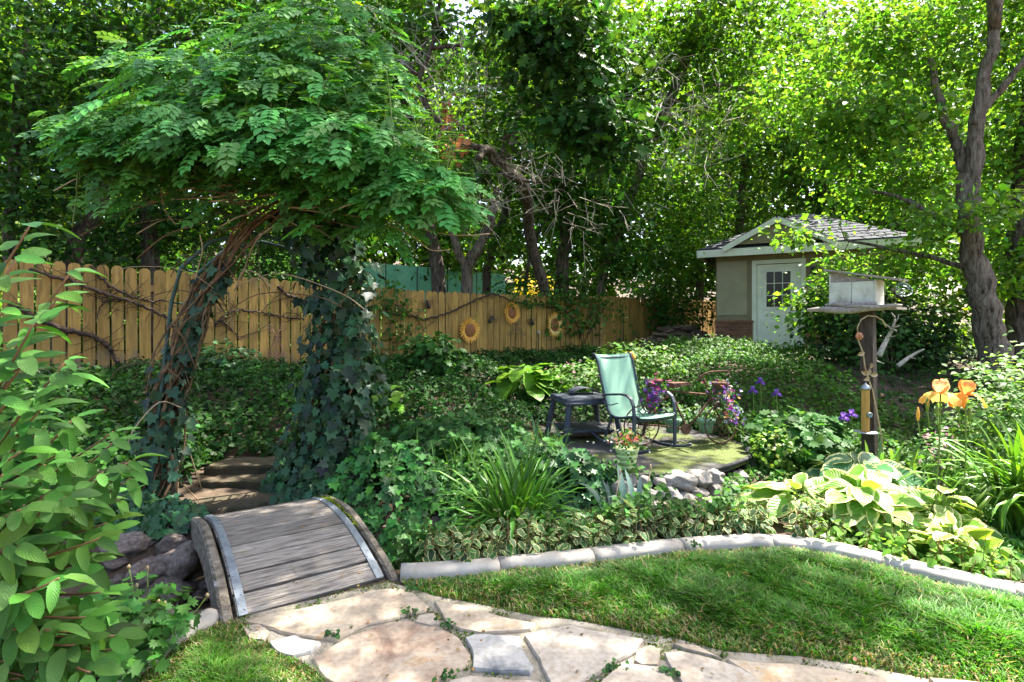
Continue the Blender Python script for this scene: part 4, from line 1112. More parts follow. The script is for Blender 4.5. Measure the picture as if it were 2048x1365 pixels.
# ---------------------------------------------------------------- rusty bicycle planter
BD = 6.25
def bq(x, y, dd=0): return px(x, y, BD + dd)
bike = thing('bicycle_planter', 'rusty old bicycle planter with scroll-spoked wheel and flower baskets', 'bicycle', (bq(1380, 895).x, BD, PZ))
WCn = bq(1443, 848); wr = WCn.z - PZ - .005
we1 = Vector((.8, .25, 0)).normalized()
def ring(c, r_, n=28): return [c + (we1 * math.cos(2 * math.pi * i / n) + UP * math.sin(2 * math.pi * i / n)) * r_ for i in range(n + 1)]
def wheel(c):
    w = MB().tube(ring(c, wr), .009, 6).build('wheel', M['rust'], bike, None, True)
    for i in range(6):
        a = 2 * math.pi * i / 6; cc = c + (we1 * math.cos(a) + UP * math.sin(a)) * wr * .55
        MB().tube(spiral(cc, we1, UP, wr * .42, 1.2, a + 2.0), .005, 5).build('scroll_spoke', M['rust'], w, None, True)
    return w
wheel(WCn); wheel(Vector((WCn.x - .93, WCn.y - .1, WCn.z)))
for nm, pts, r_ in (('top_tube', [(1345, 783), (1412, 789)], .010), ('seat_tube', [(1342, 782), (1358, 822), (1374, 858)], .012), ('down_tube', [(1421, 797), (1400, 828), (1374, 858)], .011), ('chain_stay', [(1374, 858), (1320, 852), (1278, 850)], .009),
                    ('fork', [(1418, 785), (1430, 815), (1443, 848)], .010), ('stem', [(1418, 785), (1408, 758), (1400, 752)], .010), ('handlebar', [(1395, 762), (1402, 752), (1420, 744), (1455, 742), (1462, 748)], .009), ('seat_stay', [(1345, 783), (1310, 815), (1278, 850)], .008)):
    MB().tube([bq(*p) for p in pts], r_, 8).build(nm, M['rust'], bike, None, True)
MB().lathe([(.05, -.012), (.062, -.01), (.062, .01), (.05, .012)], 18, bq(1372, 858), (we1, UP, we1.cross(UP))).build('chainring', M['rust'], bike)
mb = MB(); c0 = bq(1361, 769); mb.add([c0 + we1 * a + Vector((-we1.y, we1.x, 0)) * b + UP * z for a, b, z in ((-.13, -.07, .02), (-.05, -.075, .025), (.06, -.035, .022), (.13, -.02, .012), (.13, .02, .012), (.06, .035, .022), (-.05, .075, .025), (-.13, .07, .02))]
                                       + [c0 + we1 * a + Vector((-we1.y, we1.x, 0)) * b + UP * z for a, b, z in ((-.13, -.07, -.035), (-.05, -.075, -.02), (.06, -.035, -.01), (.13, -.02, -.012), (.13, .02, -.012), (.06, .035, -.01), (-.05, .075, -.02), (-.13, .07, -.035))],
                                       [tuple(range(8)), tuple(range(15, 7, -1))] + [(i, 8 + i, 8 + (i + 1) % 8, (i + 1) % 8) for i in range(8)])
mb.build('saddle', M['rust'], bike)
FC_ = [(.35, .02, .22), (.16, .05, .42), (.55, .06, .30), (.08, .04, .26), (.30, .10, .55)]
def cascade(pts, w, label, extra):
    top = bq(*pts[0]); root = thing('flower_basket', label, 'flowers', top, 'flower baskets on the bicycle')
    P = []
    for i in range(420):
        u = rng.random(); k = u * (len(pts) - 1); j = int(k); a, b = bq(*pts[j]), bq(*pts[min(j + 1, len(pts) - 1)]); q_ = a.lerp(b, k - j)
        P.append(np.array(q_) + rng.normal(size=3) * [w * (1 - .45 * u), .06, .03])
    P = np.array(P)
    leaf_cloud(root, 'foliage', P[:260], .045, (.07, .17, .05), M['leaf'], None, .4); 
    bloom_cloud(root, 'flowers', P[200:] + [[0, -.05, 0]], .020, FC_ + extra)
    MB().lathe([(.05, -.10), (.09, -.02), (.095, 0), (.085, 0)], 14, top).build('basket', M['rust'], root, None, True)
cascade([(1440, 765), (1445, 785), (1455, 815), (1465, 842)], .085, 'cascade of magenta, purple and white flowers hanging over the scroll-spoked wheel', [(.75, .75, .7), (.72, .30, .12)])
cascade([(1308, 760), (1306, 785), (1300, 815)], .07, 'drooping magenta and violet flowers hanging behind the green chair', [(.5, .05, .2)])
for x, lb in ((1345, 'sage green flowerpot in the bicycle frame beside the chair arm'), (1412, 'sage green flowerpot in the bicycle frame beside the scroll-spoked wheel')):
    b = bq(x, 865, .15); r_ = thing('flowerpot', lb, 'flowerpot', b, 'sage green pots on the bicycle')
    MB().lathe([(.07, 0), (.085, .10), (.092, .115), (.105, .12), (.108, .165), (.095, .165)], 18, b).build('pot', M['pot_sage'], r_, None, True)
    c = np.array(b) + [0, 0, .22]
    leaf_cloud(r_, 'foliage', c + rng.normal(size=(150, 3)) * [.09, .07, .05], .045, (.12, .22, .10), M['leaf'])
    bloom_cloud(r_, 'flowers', c + [0, 0, .03] + rng.normal(size=(30, 3)) * [.09, .06, .04], .015, [(.8, .8, .72)])
M['amber'] = noise_mat('amber_glass', [(.3, (.62, .26, .03)), (.7, (.85, .50, .10))], 8, 3, .15, .05)
gp = px(1258, 716, 8.4); gz = float(land(gp.x, gp.y))
orn = thing('glass_flower', 'amber glass flower ornament on a stake behind the green chair', 'ornament', (gp.x, gp.y, gz))
MB().tube([(gp.x, gp.y, gz - .05), (gp.x, gp.y, gp.z)], .006, 6).build('stake', M['iron'], orn)
for i in range(6):
    a = 2 * math.pi * i / 6; d = Vector((math.cos(a), 0, math.sin(a)))
    c = gp + d * .055; mb = MB(); mb.lathe([(.004, -.01), (.03, -.008), (.045, .004), (.03, .014), (.004, .016)], 12, c, (d, Vector((-d.z, 0, d.x)), Vector((0, -1, 0)))); mb.build('petal', M['amber'], orn, None, True)
MB().lathe([(.004, 0), (.03, .01), (.03, .03), (.004, .045)], 12, gp, (Vector((1, 0, 0)), UP, Vector((0, -1, 0)))).build('centre', M['white_paint'], orn, None, True)

# ---------------------------------------------------------------- bird house on its post
BX = 5.5
def hq(x, y, dd=0): return px(x, y, BX + dd)
M['post'] = noise_mat('post_wood', [(.3, (.03, .022, .017)), (.6, (.075, .055, .042)), (.8, (.20, .17, .14))], 6, 8, .9, .6, 20, (5, 5, .8))
M['driftwood'] = noise_mat('driftwood', [(.3, (.20, .16, .13)), (.55, (.36, .31, .26)), (.8, (.50, .45, .39))], 7, 8, .9, .6, 25, (1, 8, 8))
M['old_white'] = noise_mat('old_white', [(.28, (.25, .23, .16)), (.45, (.50, .50, .40)), (.7, (.64, .65, .55))], 5, 8, .8, .4, 25)
M['honey'] = noise_mat('honey_wood', [(.3, (.38, .19, .04)), (.7, (.52, .29, .08))], 5, 6, .55, .2, None, (6, 6, .7))
pb = hq(1741, 935); pb.z = float(land(pb.x, pb.y)); bt_ = hq(1735, 622)
post = thing('bird_house', 'weathered white slant-roofed bird house on driftwood and a dark post', 'bird house', pb)
pa_ = (Vector((.645, -.767, 0)).normalized(), Vector((.767, .645, 0)).normalized(), UP)
mb = MB(); hw = .058
mb.hexa([pb + pa_[0] * a * hw + pa_[1] * b * hw - UP * .1 for a, b in ((-1, -1), (1, -1), (1, 1), (-1, 1))] + [bt_ + pa_[0] * a * hw + pa_[1] * b * hw for a, b in ((-1, -1), (1, -1), (1, 1), (-1, 1))]); mb.build('post', M['post'], post, None, False, .006)
hz = bt_.z + .005; ctr = Vector((bt_.x - .06, bt_.y + .05, hz)); ax_h = pa_
MB().box(ctr + UP * .012 + pa_[0] * .06, (.62, .32, .022), ax_h).build('shelf', M['driftwood'], post)
def drift(a0, a1, b, z, r0, nm='driftwood_edge'):
    pts = [ctr + pa_[0] * (a0 + (a1 - a0) * i / 8) + pa_[1] * (b + .012 * math.sin(i * 1.7)) + UP * (z + .008 * math.sin(i * 1.1)) for i in range(9)]
    MB().tube(pts, [r0 * (.35 + .65 * math.sin(math.pi * (i + .7) / 9.4)) for i in range(9)], 8).build(nm, M['driftwood'], post, None, True)
drift(-.42, .26, -.17, .005, .036); drift(-.26, .20, -.14, .055, .028); drift(-.05, .42, -.19, .03, .022); drift(.30, .36, .0, .03, .02)
# walls
hb0 = .045; A0_, A1_, B0_, B1_ = -.22, .17, -.10, .14
def hp(a, b, z): return ctr + pa_[0] * a + pa_[1] * b + UP * z
for a0, a1 in ((A0_, A0_ + .19), (A0_ + .192, A1_ - .002)):
    MB().box(hp((a0 + a1) / 2, B0_, hb0 + .12), (a1 - a0 - .002, .014, .24), ax_h).build('front_board', M['old_white'], post, None, False, .002)
MB().hexa([hp(A1_, B0_ - .005, hb0), hp(A1_ + .014, B0_ - .005, hb0), hp(A1_ + .014, B1_, hb0), hp(A1_, B1_, hb0), hp(A1_, B0_ - .005, hb0 + .25), hp(A1_ + .014, B0_ - .005, hb0 + .25), hp(A1_ + .014, B1_, hb0 + .25), hp(A1_, B1_, hb0 + .25)]).build('side_board', M['old_white'], post)
MB().box(hp(A0_ - .007, .02, hb0 + .165), (.014, .25, .33), ax_h).build('side_board', M['old_white'], post); MB().box(hp((A0_ + A1_) / 2, B1_, hb0 + .13), (A1_ - A0_, .014, .26), ax_h).build('back_board', M['old_white'], post)
MB().add([hp(A0_, B0_ + .006, hb0 + .245), hp(A1_, B0_ + .006, hb0 + .245), hp(A0_, B0_ + .006, hb0 + .355), hp(A0_, B0_ + .018, hb0 + .245), hp(A1_, B0_ + .018, hb0 + .245), hp(A0_, B0_ + .018, hb0 + .355)], [(0, 1, 2), (5, 4, 3), (0, 3, 4, 1), (1, 4, 5, 2), (2, 5, 3, 0)]).build('gable_board', M['driftwood'], post)
MB().add([hp(A0_ + .165, B0_ - .009, hb0), hp(A0_ + .225, B0_ - .009, hb0), hp(A0_ + .192, B0_ - .009, hb0 + .05)], [(0, 1, 2)]).build('entrance', M['rubber'], post)
r0_, r1_ = hp(A0_ - .05, .02, hb0 + .375), hp(A1_ + .22, .02, hb0 + .235)
rd = (r1_ - r0_).normalized()
for i, b in enumerate((-.13, -.045, .04, .125)):
    MB().box((r0_ + r1_) / 2 + pa_[1] * b + UP * random.uniform(-.004, .004) + rd * random.uniform(-.015, .015), ((r1_ - r0_).length, .083, .018), (rd, pa_[1], rd.cross(pa_[1]))).build('roof_board', M['driftwood'], post)
coil = []
cc = hp(A1_ + .22, -.05, hb0 + .14)
for i in range(90):
    a = i * .42; r_ = .035 + .022 * math.sin(i * .31) + .02 * math.cos(i * .13)
    coil.append(cc + Vector((math.cos(a) * r_ * 1.25, .02 * math.sin(i * .7), math.sin(a) * r_)))
wc = thing('wire_coil', 'tangled pale wire coil dangling from the bird house roof edge', 'wire', cc); MB().tube([hp(A1_ + .17, -.05, hb0 + .25)] + coil, .0022, 4).build('wire', M['steel'], wc)
# tube feeder
fb, ft = hq(1731, 864, -.12), hq(1731, 778, -.12)
fd = thing('bird_feeder', 'honey coloured wooden tube bird feeder hanging on the post', 'bird feeder', fb)
mb = MB().lathe([(.040, 0), (.040, ft.z - fb.z)], 6, fb); mb.build('tube', M['honey'], fd)
MB().lathe([(.046, -.006), (.046, .012), (.034, .03), (.012, .045), (.004, .06)], 14, ft).build('cap', M['steel'], fd, None, True)
MB().lathe([(.07, -.012), (.105, -.004), (.105, .0), (.02, .0)], 18, fb).build('tray', M['steel'], fd, None, True)
MB().lathe([(.012, -.004), (.026, -.002), (.026, .012), (.018, .016), (.012, .004)], 14, fb + Vector((.012, -.040, .17)), (Vector((1, 0, 0)), UP, Vector((0, -1, 0)))).build('feeding_port', M['steel'], fd, None, True)
MB().tube([ft + UP * .055, ft + UP * .12 + Vector((.04, .03, 0))], .003, 5).build('hanger', M['iron'], fd)
# curled garden stake with a ladybird and leaves
M['tan_metal'] = noise_mat('tan_metal', [(.3, (.30, .20, .10)), (.7, (.50, .38, .22))], 15, 4, .6, .2)
M['lady'] = plain('ladybird_shell', (.50, .20, .09), .5)
sp0 = hq(1766, 930, -.15); sp0.z = float(land(sp0.x, sp0.y))
stk = thing('garden_stake', 'tan metal garden stake curling over with leaves and a ladybird', 'garden stake', sp0)
pth = [(1764, 880), (1755, 830), (1745, 780), (1738, 762), (1730, 735), (1726, 705), (1716, 680), (1715, 655), (1722, 640), (1735, 632), (1752, 633), (1765, 641), (1772, 655)]
MB().tube([sp0 - UP * .05] + [hq(x, y, -.15) for x, y in pth], .0065, 6).build('rod', M['tan_metal'], stk, None, True)
for x, y, s_, a in ((1722, 708, .040, .4), (1728, 747, .035, 2.6), (1737, 745, .04, 1.2), (1748, 750, .04, .2), (1733, 758, .035, 3.6), (1742, 732, .03, 1.4)):
    c = hq(x, y, -.16); d = Vector((math.cos(a), 0, math.sin(a))); e = Vector((-d.z, 0, d.x)); N_ = Vector((0, -1, 0))
    MB().add([c - d * s_, c - d * .3 * s_ + e * .55 * s_ + N_ * .01, c + d * .4 * s_ + e * .5 * s_ + N_ * .012, c + d * s_ + N_ * .0, c + d * .4 * s_ - e * .5 * s_ + N_ * .012, c - d * .3 * s_ - e * .55 * s_ + N_ * .01, c - N_ * .006], [(0, 1, 6), (1, 2, 6), (2, 3, 6), (3, 4, 6), (4, 5, 6), (5, 0, 6)]).build('metal_leaf', M['tan_metal'], stk)
c = hq(1719, 673, -.17); lb = MB().lathe([(.001, -.012), (.034, -.010), (.038, 0), (.028, .014), (.001, .022)], 14, c, (Vector((1, 0, 0)), UP, Vector((0, -1, 0)))).build('ladybird', M['lady'], stk, None, True)
for dx, dz in ((-.014, .012), (.014, .014), (-.016, -.010), (.012, -.014), (0, .0)): MB().lathe([(.006, .018), (.006, .022), (.001, .0235)], 8, c + Vector((dx, 0, dz)), (Vector((1, 0, 0)), UP, Vector((0, -1, 0)))).build('spot', M['rubber'], lb)
# bleached dead branches behind the post
M['bleached'] = noise_mat('bleached', [(.3, (.26, .22, .18)), (.7, (.48, .43, .37))], 14, 4, .9, .3)
def dead_branch(pts, D, r0, label, tw):
    a = px(*pts[0], D); root = thing('dead_branch', label, 'branch', a)
    P_ = [px(x, y, D + .1 * math.sin(i)) for i, (x, y) in enumerate(pts)]; m_ = len(P_)
    MB().tube(P_, [r0 * (1 - .7 * i / (m_ - 1)) for i in range(m_)], 7).build('limb', M['bleached'], root, None, True)
    for x0, y0, x1, y1 in tw: MB().tube([px(x0, y0, D), px((x0 + x1) / 2 + 3, (y0 + y1) / 2, D - .05), px(x1, y1, D - .1)], [.012, .008, .004], 5).build('twig', M['bleached'], root, None, True)
dead_branch([(1758, 712), (1768, 690), (1778, 672), (1786, 655), (1790, 640)], 6.6, .035, 'bleached forked dead branch beside the bird house post', [(1782, 662, 1770, 648), (1786, 655, 1800, 652), (1790, 642, 1783, 626), (1789, 645, 1797, 630), (1776, 676, 1790, 672), (1784, 658, 1793, 664)])
dead_branch([(1796, 732), (1815, 717), (1835, 705), (1848, 699)], 7.2, .03, 'short bleached stick leaning in the shade behind the orange irises', [(1818, 716, 1832, 718)])
dead_branch([(1738, 730), (1752, 722), (1768, 728)], 6.2, .014, 'small rusty twig arching beside the bird house post', [(1752, 722, 1748, 715)])
# ---------------------------------------------------------------- plants
HEX = T([(0, 0, 0), (.34, .14, .07), (.40, .52, .10), (0, 1, -.10), (-.40, .52, .10), (-.34, .14, .07), (0, .5, -.02)], [(0, 1, 6), (1, 2, 6), (2, 3, 6), (3, 4, 6), (4, 5, 6), (5, 0, 6)],
        [(0, 0), (.1, 1), (.5, 1), (1, 0), (.5, -1), (.1, -1), (.5, 0)])
def rnd(n, a, b): return rng.uniform(a, b, n)
def path_pts(pts, n=12):
    pts = [Vector(p) for p in pts]; out = []
    m = len(pts) - 1
    for i in range(n + 1):
        u = i / n * m; j = min(int(u), m - 1); t = u - j
        p0, p1, p2, p3 = pts[max(j - 1, 0)], pts[j], pts[j + 1], pts[min(j + 2, m)]
        out.append(.5 * ((2 * p1) + (p2 - p0) * t + (2 * p0 - 5 * p1 + 4 * p2 - p3) * t * t + (3 * p1 - p0 - 3 * p2 + p3) * t ** 3))
    return out

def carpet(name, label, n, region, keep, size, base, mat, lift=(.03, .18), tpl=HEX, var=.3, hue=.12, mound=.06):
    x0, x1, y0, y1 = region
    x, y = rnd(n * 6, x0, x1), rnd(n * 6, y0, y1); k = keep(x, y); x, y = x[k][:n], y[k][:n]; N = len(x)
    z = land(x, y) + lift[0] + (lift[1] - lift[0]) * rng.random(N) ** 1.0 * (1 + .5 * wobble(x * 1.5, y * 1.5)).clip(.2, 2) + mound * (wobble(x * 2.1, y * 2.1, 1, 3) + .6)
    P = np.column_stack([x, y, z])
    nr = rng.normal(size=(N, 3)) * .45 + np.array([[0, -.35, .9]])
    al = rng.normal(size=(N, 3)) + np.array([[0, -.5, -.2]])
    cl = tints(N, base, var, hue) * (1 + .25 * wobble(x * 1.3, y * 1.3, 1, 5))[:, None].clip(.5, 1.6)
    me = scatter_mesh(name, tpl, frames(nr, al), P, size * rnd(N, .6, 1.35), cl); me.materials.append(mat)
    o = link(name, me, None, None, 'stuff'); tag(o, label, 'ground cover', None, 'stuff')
def dfence(x, y): return (x - FP.x) * FN.x + (y - FP.y) * FN.y
def clear(x, y): 
    pd = inside(x, y, PATIO); cd, t = seg_dist(x, y, CREEK)
    st = (np.abs(x + 2.4) < .42) & (y < 5.5) & (y > 4.2)
    return ~pd & (cd > .42) & ~st
FENCE2 = [(FC.x, FC.y), (FE.x, FE.y)]
def inyard(x, y): return np.where(x < FC.x, dfence(x, y) > .12, (x - FC.x) * FN2.x + (y - FC.y) * FN2.y > .15)
carpet('ground_cover', 'low dark leafy ground cover on the shaded bank below the picket fence', 40000, (-6.5, 2.6, 4.9, 12.6), lambda x, y: clear(x, y) & inyard(x, y) & (y - .55 * x > 5.2), .060, (.020, .065, .010), M['leaf_dark'])  # leaf tint lowered to put deeper shade into the bank
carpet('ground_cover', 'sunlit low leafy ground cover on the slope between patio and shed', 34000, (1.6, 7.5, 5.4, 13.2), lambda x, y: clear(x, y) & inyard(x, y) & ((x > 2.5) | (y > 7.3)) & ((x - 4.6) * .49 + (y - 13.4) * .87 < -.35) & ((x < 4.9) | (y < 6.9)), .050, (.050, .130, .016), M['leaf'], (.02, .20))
carpet('ground_cover', 'leafy undergrowth around the orange irises and bird house post', 15000, (1.9, 6.5, 2.9, 6.0), lambda x, y: ~inside(x, y, PATIO) & (seg_dist(x, y, CURB)[0] > .25) & (x + .5 * (y - 4) > 2.15) & (y > 3.75 - (x - 2) * .9), .050, (.06, .15, .025), M['leaf'], (.0, .06), mound=.015)
carpet('ground_cover', 'loose leafy plants between the concrete edging and the ground ivy', 4500, (-.75, 1.6, 3.5, 5.3), lambda x, y: clear(x, y) & (seg_dist(x, y, CURB)[0] > .17) & (y > 3.5), .050, (.05, .135, .025), M['leaf_vein'], (.0, .22))
carpet('ground_cover', 'leafy creek bank plants on the far side of the creek', 3500, (-5.5, -2.9, 3.2, 6.0), lambda x, y: clear(x, y) & (y + .55 * x > 2.2), .055, (.020, .065, .010), M['leaf_dark'], (.0, .2))

# variegated leafy border behind the edging: upright reddish stems with cream-edged leaves
def border(name, label, n, xr, dist, size, base, mat, hgt, tpl=HEART):
    root = thing(name, label, 'plant', (sum(xr) / 2, 3.9, 0)); P, Rn, Ra = [], [], []
    mb = MB(); k = 0
    while k < n:
        x = random.uniform(*xr); i = min(range(len(CURB)), key=lambda j: abs(CURB[j][0] - x)); cx, cy = CURB[i]
        off = .15 + dist * random.random() ** 1.3
        nrm = Vector((0, 1, 0)) if x < 1.8 else Vector((.62, .78, 0))
        b = Vector((cx, cy, 0)) + nrm * off + Vector((x - cx, 0, 0)); b.z = float(land(b.x, b.y))
        if inside(b.x, b.y, PATIO): k += 1; continue
        hh = hgt * random.uniform(.45, 1.1); ln = Vector((random.uniform(-.05, .05), random.uniform(-.10, .03), hh))
        mb.tube([b, b + ln * .5, b + ln], [.0028, .0024, .0018], 3, False)
        for j in range(random.randint(4, 7)):
            u = .25 + .75 * j / 6; a = j * 2.4 + random.uniform(-.5, .5)
            p = b + ln * u; d = Vector((math.cos(a), math.sin(a), .25)); P.append(p + d * .015); Ra.append(d + Vector((0, 0, -.3))); Rn.append(Vector((d.x * .35, d.y * .35 - .25, 1)))
        k += 1
    mb.build('stems', M['stem_red'], root, None, False, 0, 'stuff')
    P, Rn, Ra = np.array(P), np.array(Rn) + rng.normal(size=(len(P), 3)) * .22, np.array(Ra)
    leaf_parts(root, 'leaf', tpl, frames(Rn, Ra), P, size * rnd(len(P), .65, 1.25), base, mat, 130, 'foliage', .3, .1)
border('variegated_border', 'cream-edged chameleon plants crowding behind the edging below the big daylily', 250, (-.55, .8), .40, .062, (.060, .135, .040), M['leaf_margin'], .24)
border('variegated_border', 'cream-edged chameleon plants in front of the patio stone wall', 270, (.75, 2.0), .50, .062, (.055, .125, .040), M['leaf_margin'], .26)
border('strawberry_border', 'bright round-leaved plants spilling over the sunlit edging', 120, (1.9, 2.7), .35, .060, (.12, .24, .035), M['leaf_bright'], .20)

# ---------------------------------------------------------------- ivy
M['ivy_stem'] = M['vine_stem']
def ivy_column(label, pts, rad, n, parts, base, stems, size):
    P0 = [Vector(p) for p in pts]; root = thing('climbing_ivy', label, 'ivy', P0[0], 'ivy on the arbor')
    C0 = path_pts(P0, 40); P, Nn = [], []
    rr = np.interp(np.linspace(0, 1, 41), np.linspace(0, 1, len(rad)), rad)
    for i in range(n):
        k = rng.integers(0, 41); a = rng.uniform(0, 6.28); r_ = rr[k] * (1 + .25 * math.sin(k * .9 + a * 2)) * (rng.random() ** .25)
        o = np.array([math.cos(a), math.sin(a), rng.normal() * .25])
        P.append(np.array(C0[k]) + o * r_ + [0, 0, rng.normal() * .05]); Nn.append(o)
    P, Nn = np.array(P), np.array(Nn)
    R = frames(Nn + np.array([[0, -.35, .45]]) + rng.normal(size=P.shape) * .3, np.array([[0, 0, -1.0]]) + rng.normal(size=P.shape) * .45)
    sc = (Nn[:, 1] < -.1) * 1.0 + rng.random(n) * .8
    leaf_parts(root, 'ivy_leaf', IVY, R, P, size * rnd(n, .6, 1.3), base, M['leaf_ivy'], parts, 'foliage', .35, .12, sc)
    for i in range(stems):
        ph = random.uniform(0, 6); q_ = [c + Vector((math.cos(ph + k * .22), math.sin(ph + k * .22), 0)) * rr[k] * random.uniform(.3, .75) for k, c in enumerate(C0)][::3]
        MB().tube(path_pts(q_, 26), [random.uniform(.007, .016)] * 27, 5).build('stem', M['vine_stem'], root, None, True)
    return root
ivy_column('dense dark ivy wrapping the thicker arbor leg', [(-1.66, 4.85, -.05), (-1.60, 4.85, .45), (-1.51, 4.85, .95), (-1.50, 4.85, 1.5), (-1.56, 4.8, 2.1), (-1.76, 4.7, 2.5)], [.42, .36, .33, .30, .29, .28], 2000, 200, (.022, .062, .026), 8, .090)
ivy_column('thin ivy on the bare-stemmed arbor leg above the boulders', [(-2.95, 4.5, -.1), (-2.92, 4.5, .45), (-2.80, 4.5, .95), (-2.62, 4.5, 1.5), (-2.35, 4.48, 1.95)], [.24, .22, .16, .07, .07], 480, 110, (.028, .070, .034), 9, .085)
# tangle of woody stems leaning up the left leg to the crown
tang = thing('woody_vine', 'tangle of bare brown vine stems climbing the thinner arbor leg', 'vine', (-2.9, 4.5, 0))
for i in range(20):
    key = [px(318, 1065, 4.5), px(326, 950, 4.5), px(332, 850, 4.5), px(345, 760, 4.5), px(372, 680, 4.5), px(405, 600, 4.5), px(450, 520, 4.48), px(510, 450, 4.45), px(580, 400, 4.4), px(random.uniform(600, 700), random.uniform(365, 420), 4.35)]
    w0 = random.uniform(.02, .13); ph, tw = random.uniform(0, 6.28), random.uniform(.35, .9) * random.choice((-1, 1)); st = random.choice((0, 0, 0, 1, 2)); en = random.choice((10, 10, 9, 8, 6))
    a = [k + Vector((math.cos(ph + tw * j), math.sin(ph + tw * j), 0)) * w0 * (1 + .4 * math.sin(j * 1.7 + ph)) + Vector((random.gauss(0, .018), 0, random.gauss(0, .03))) for j, k in enumerate(key)][st:en]
    if en < 9: a.append(a[-1] + Vector((random.uniform(-.3, .35), -.1, random.uniform(-.15, .1))))
    r0 = random.choice((.006, .008, .010, .013, .020)); pp = path_pts(a, 34)
    MB().tube([p + Vector((random.gauss(0, .006), random.gauss(0, .006), 0)) for p in pp], [r0 * (1.1 - .5 * k / 34) for k in range(35)], 5).build('stem', M['vine_stem'], tang, None, True)
for i in range(34):                        # loose ends springing from the left leg
    u = random.random(); k = px(318 + 30 * u + 200 * u * u, 1060 - 600 * u, 4.5 + random.gauss(0, .08)); d = Vector((random.gauss(0, .22), random.gauss(-.05, .12), random.gauss(-.02, .2)))
    MB().tube(path_pts([k, k + d * .6 + Vector((0, -.05, .08)), k + d * 1.4 + Vector((0, -.05, -.10)), k + d * 1.7 + Vector((0, 0, -.24))], 12), [random.uniform(.003, .006)] * 13, 4).build('cane', M['vine_stem'] if i % 3 else M['tan_stem'], tang, None, True)
for i in range(40):                        # loose canes under the crown
    x0, y0 = random.uniform(330, 700), random.uniform(330, 460); ln = random.uniform(60, 190); an = random.uniform(-.6, .6) + (math.pi if random.random() < .6 else 0)
    a = [px(x0, y0, random.uniform(4.0, 4.7)), px(x0 + ln * .5 * math.cos(an), y0 + ln * .3 * math.sin(an) + random.uniform(-10, 10), random.uniform(3.9, 4.7)), px(x0 + ln * math.cos(an), y0 + ln * .6 * math.sin(an) + random.uniform(-5, 40), random.uniform(3.9, 4.6))]
    MB().tube(path_pts(a, 10), [random.uniform(.003, .008)] * 11, 4).build('cane', M['vine_stem'] if i % 3 else M['tan_stem'], tang, None, True)
for a in ([(480, 380), (430, 395), (340, 400), (235, 415)], [(290, 340), (230, 335), (170, 350), (108, 382)], [(600, 420), (760, 440), (900, 470), (980, 468)], [(620, 400), (740, 400), (820, 430), (900, 445)], [(400, 470), (405, 500), (398, 530), (390, 560)], [(730, 430), (820, 470), (860, 500), (900, 500)], [(330, 330), (322, 370), (330, 420), (352, 450)]):
    MB().tube(path_pts([px(x, y, 4.1 + .05 * i) for i, (x, y) in enumerate(a)], 14), .005, 5).build('cane', M['tan_stem'], tang, None, True)

# ground ivy spilling beside the bridge and round the patio edge
def ivy_mound(label, cx, cy, rx, ry, hh, n, parts, base, size):
    root = thing('ground_ivy', label, 'ivy', (cx, cy, float(land(cx, cy))), 'ivy spilling over the ground')
    th, r_ = rnd(n, 0, 6.28), np.sqrt(rng.random(n)); x, y = cx + rx * r_ * np.cos(th), cy + ry * r_ * np.sin(th)
    z = land(x, y) + hh * (1 - r_ ** 2) * (.85 + .25 * wobble(x * 3, y * 3)) + rnd(n, .0, .08)
    e = np.column_stack([np.cos(th) * r_, np.sin(th) * r_, np.zeros(n)])
    R = frames(e * .5 + np.array([[0, -.55, .7]]) + rng.normal(size=(n, 3)) * .3, np.array([[0, -.5, -.7]]) + rng.normal(size=(n, 3)) * .5)
    P = np.column_stack([x, y, z]); leaf_parts(root, 'ivy_leaf', IVY, R, P, size * rnd(n, .6, 1.25), base, M['leaf_ivy'], parts, 'foliage', .38, .14, size / np.linalg.norm(P, axis=1) + rng.random(n) * .01)
ivy_mound('thick green ivy spilling down beside the footbridge', -1.02, 4.62, .62, .55, .50, 1500, 220, (.045, .145, .030), .080)
ivy_mound('dark ivy trailing at the foot of the arbor by the stone steps', -1.62, 4.62, .30, .30, .32, 420, 60, (.022, .065, .026), .080)
ivy_mound('ivy growing over the patio edge behind the lime flowerpot', .62, 5.0, .42, .35, .26, 520, 90, (.040, .120, .032), .085)
ivy_mound('ivy spilling over the ends of the stone steps', -2.02, 5.08, .24, .34, .20, 260, 50, (.024, .072, .026), .080)
ivy_mound('ivy creeping over the far creek bank between boulders and footbridge', -2.62, 4.12, .30, .24, .12, 260, 50, (.030, .088, .030), .075)
ivy_mound('ivy clump on the creek bank at the foot of the bare-stemmed arbor leg', -3.05, 4.15, .40, .35, .22, 420, 80, (.030, .088, .030), .080)

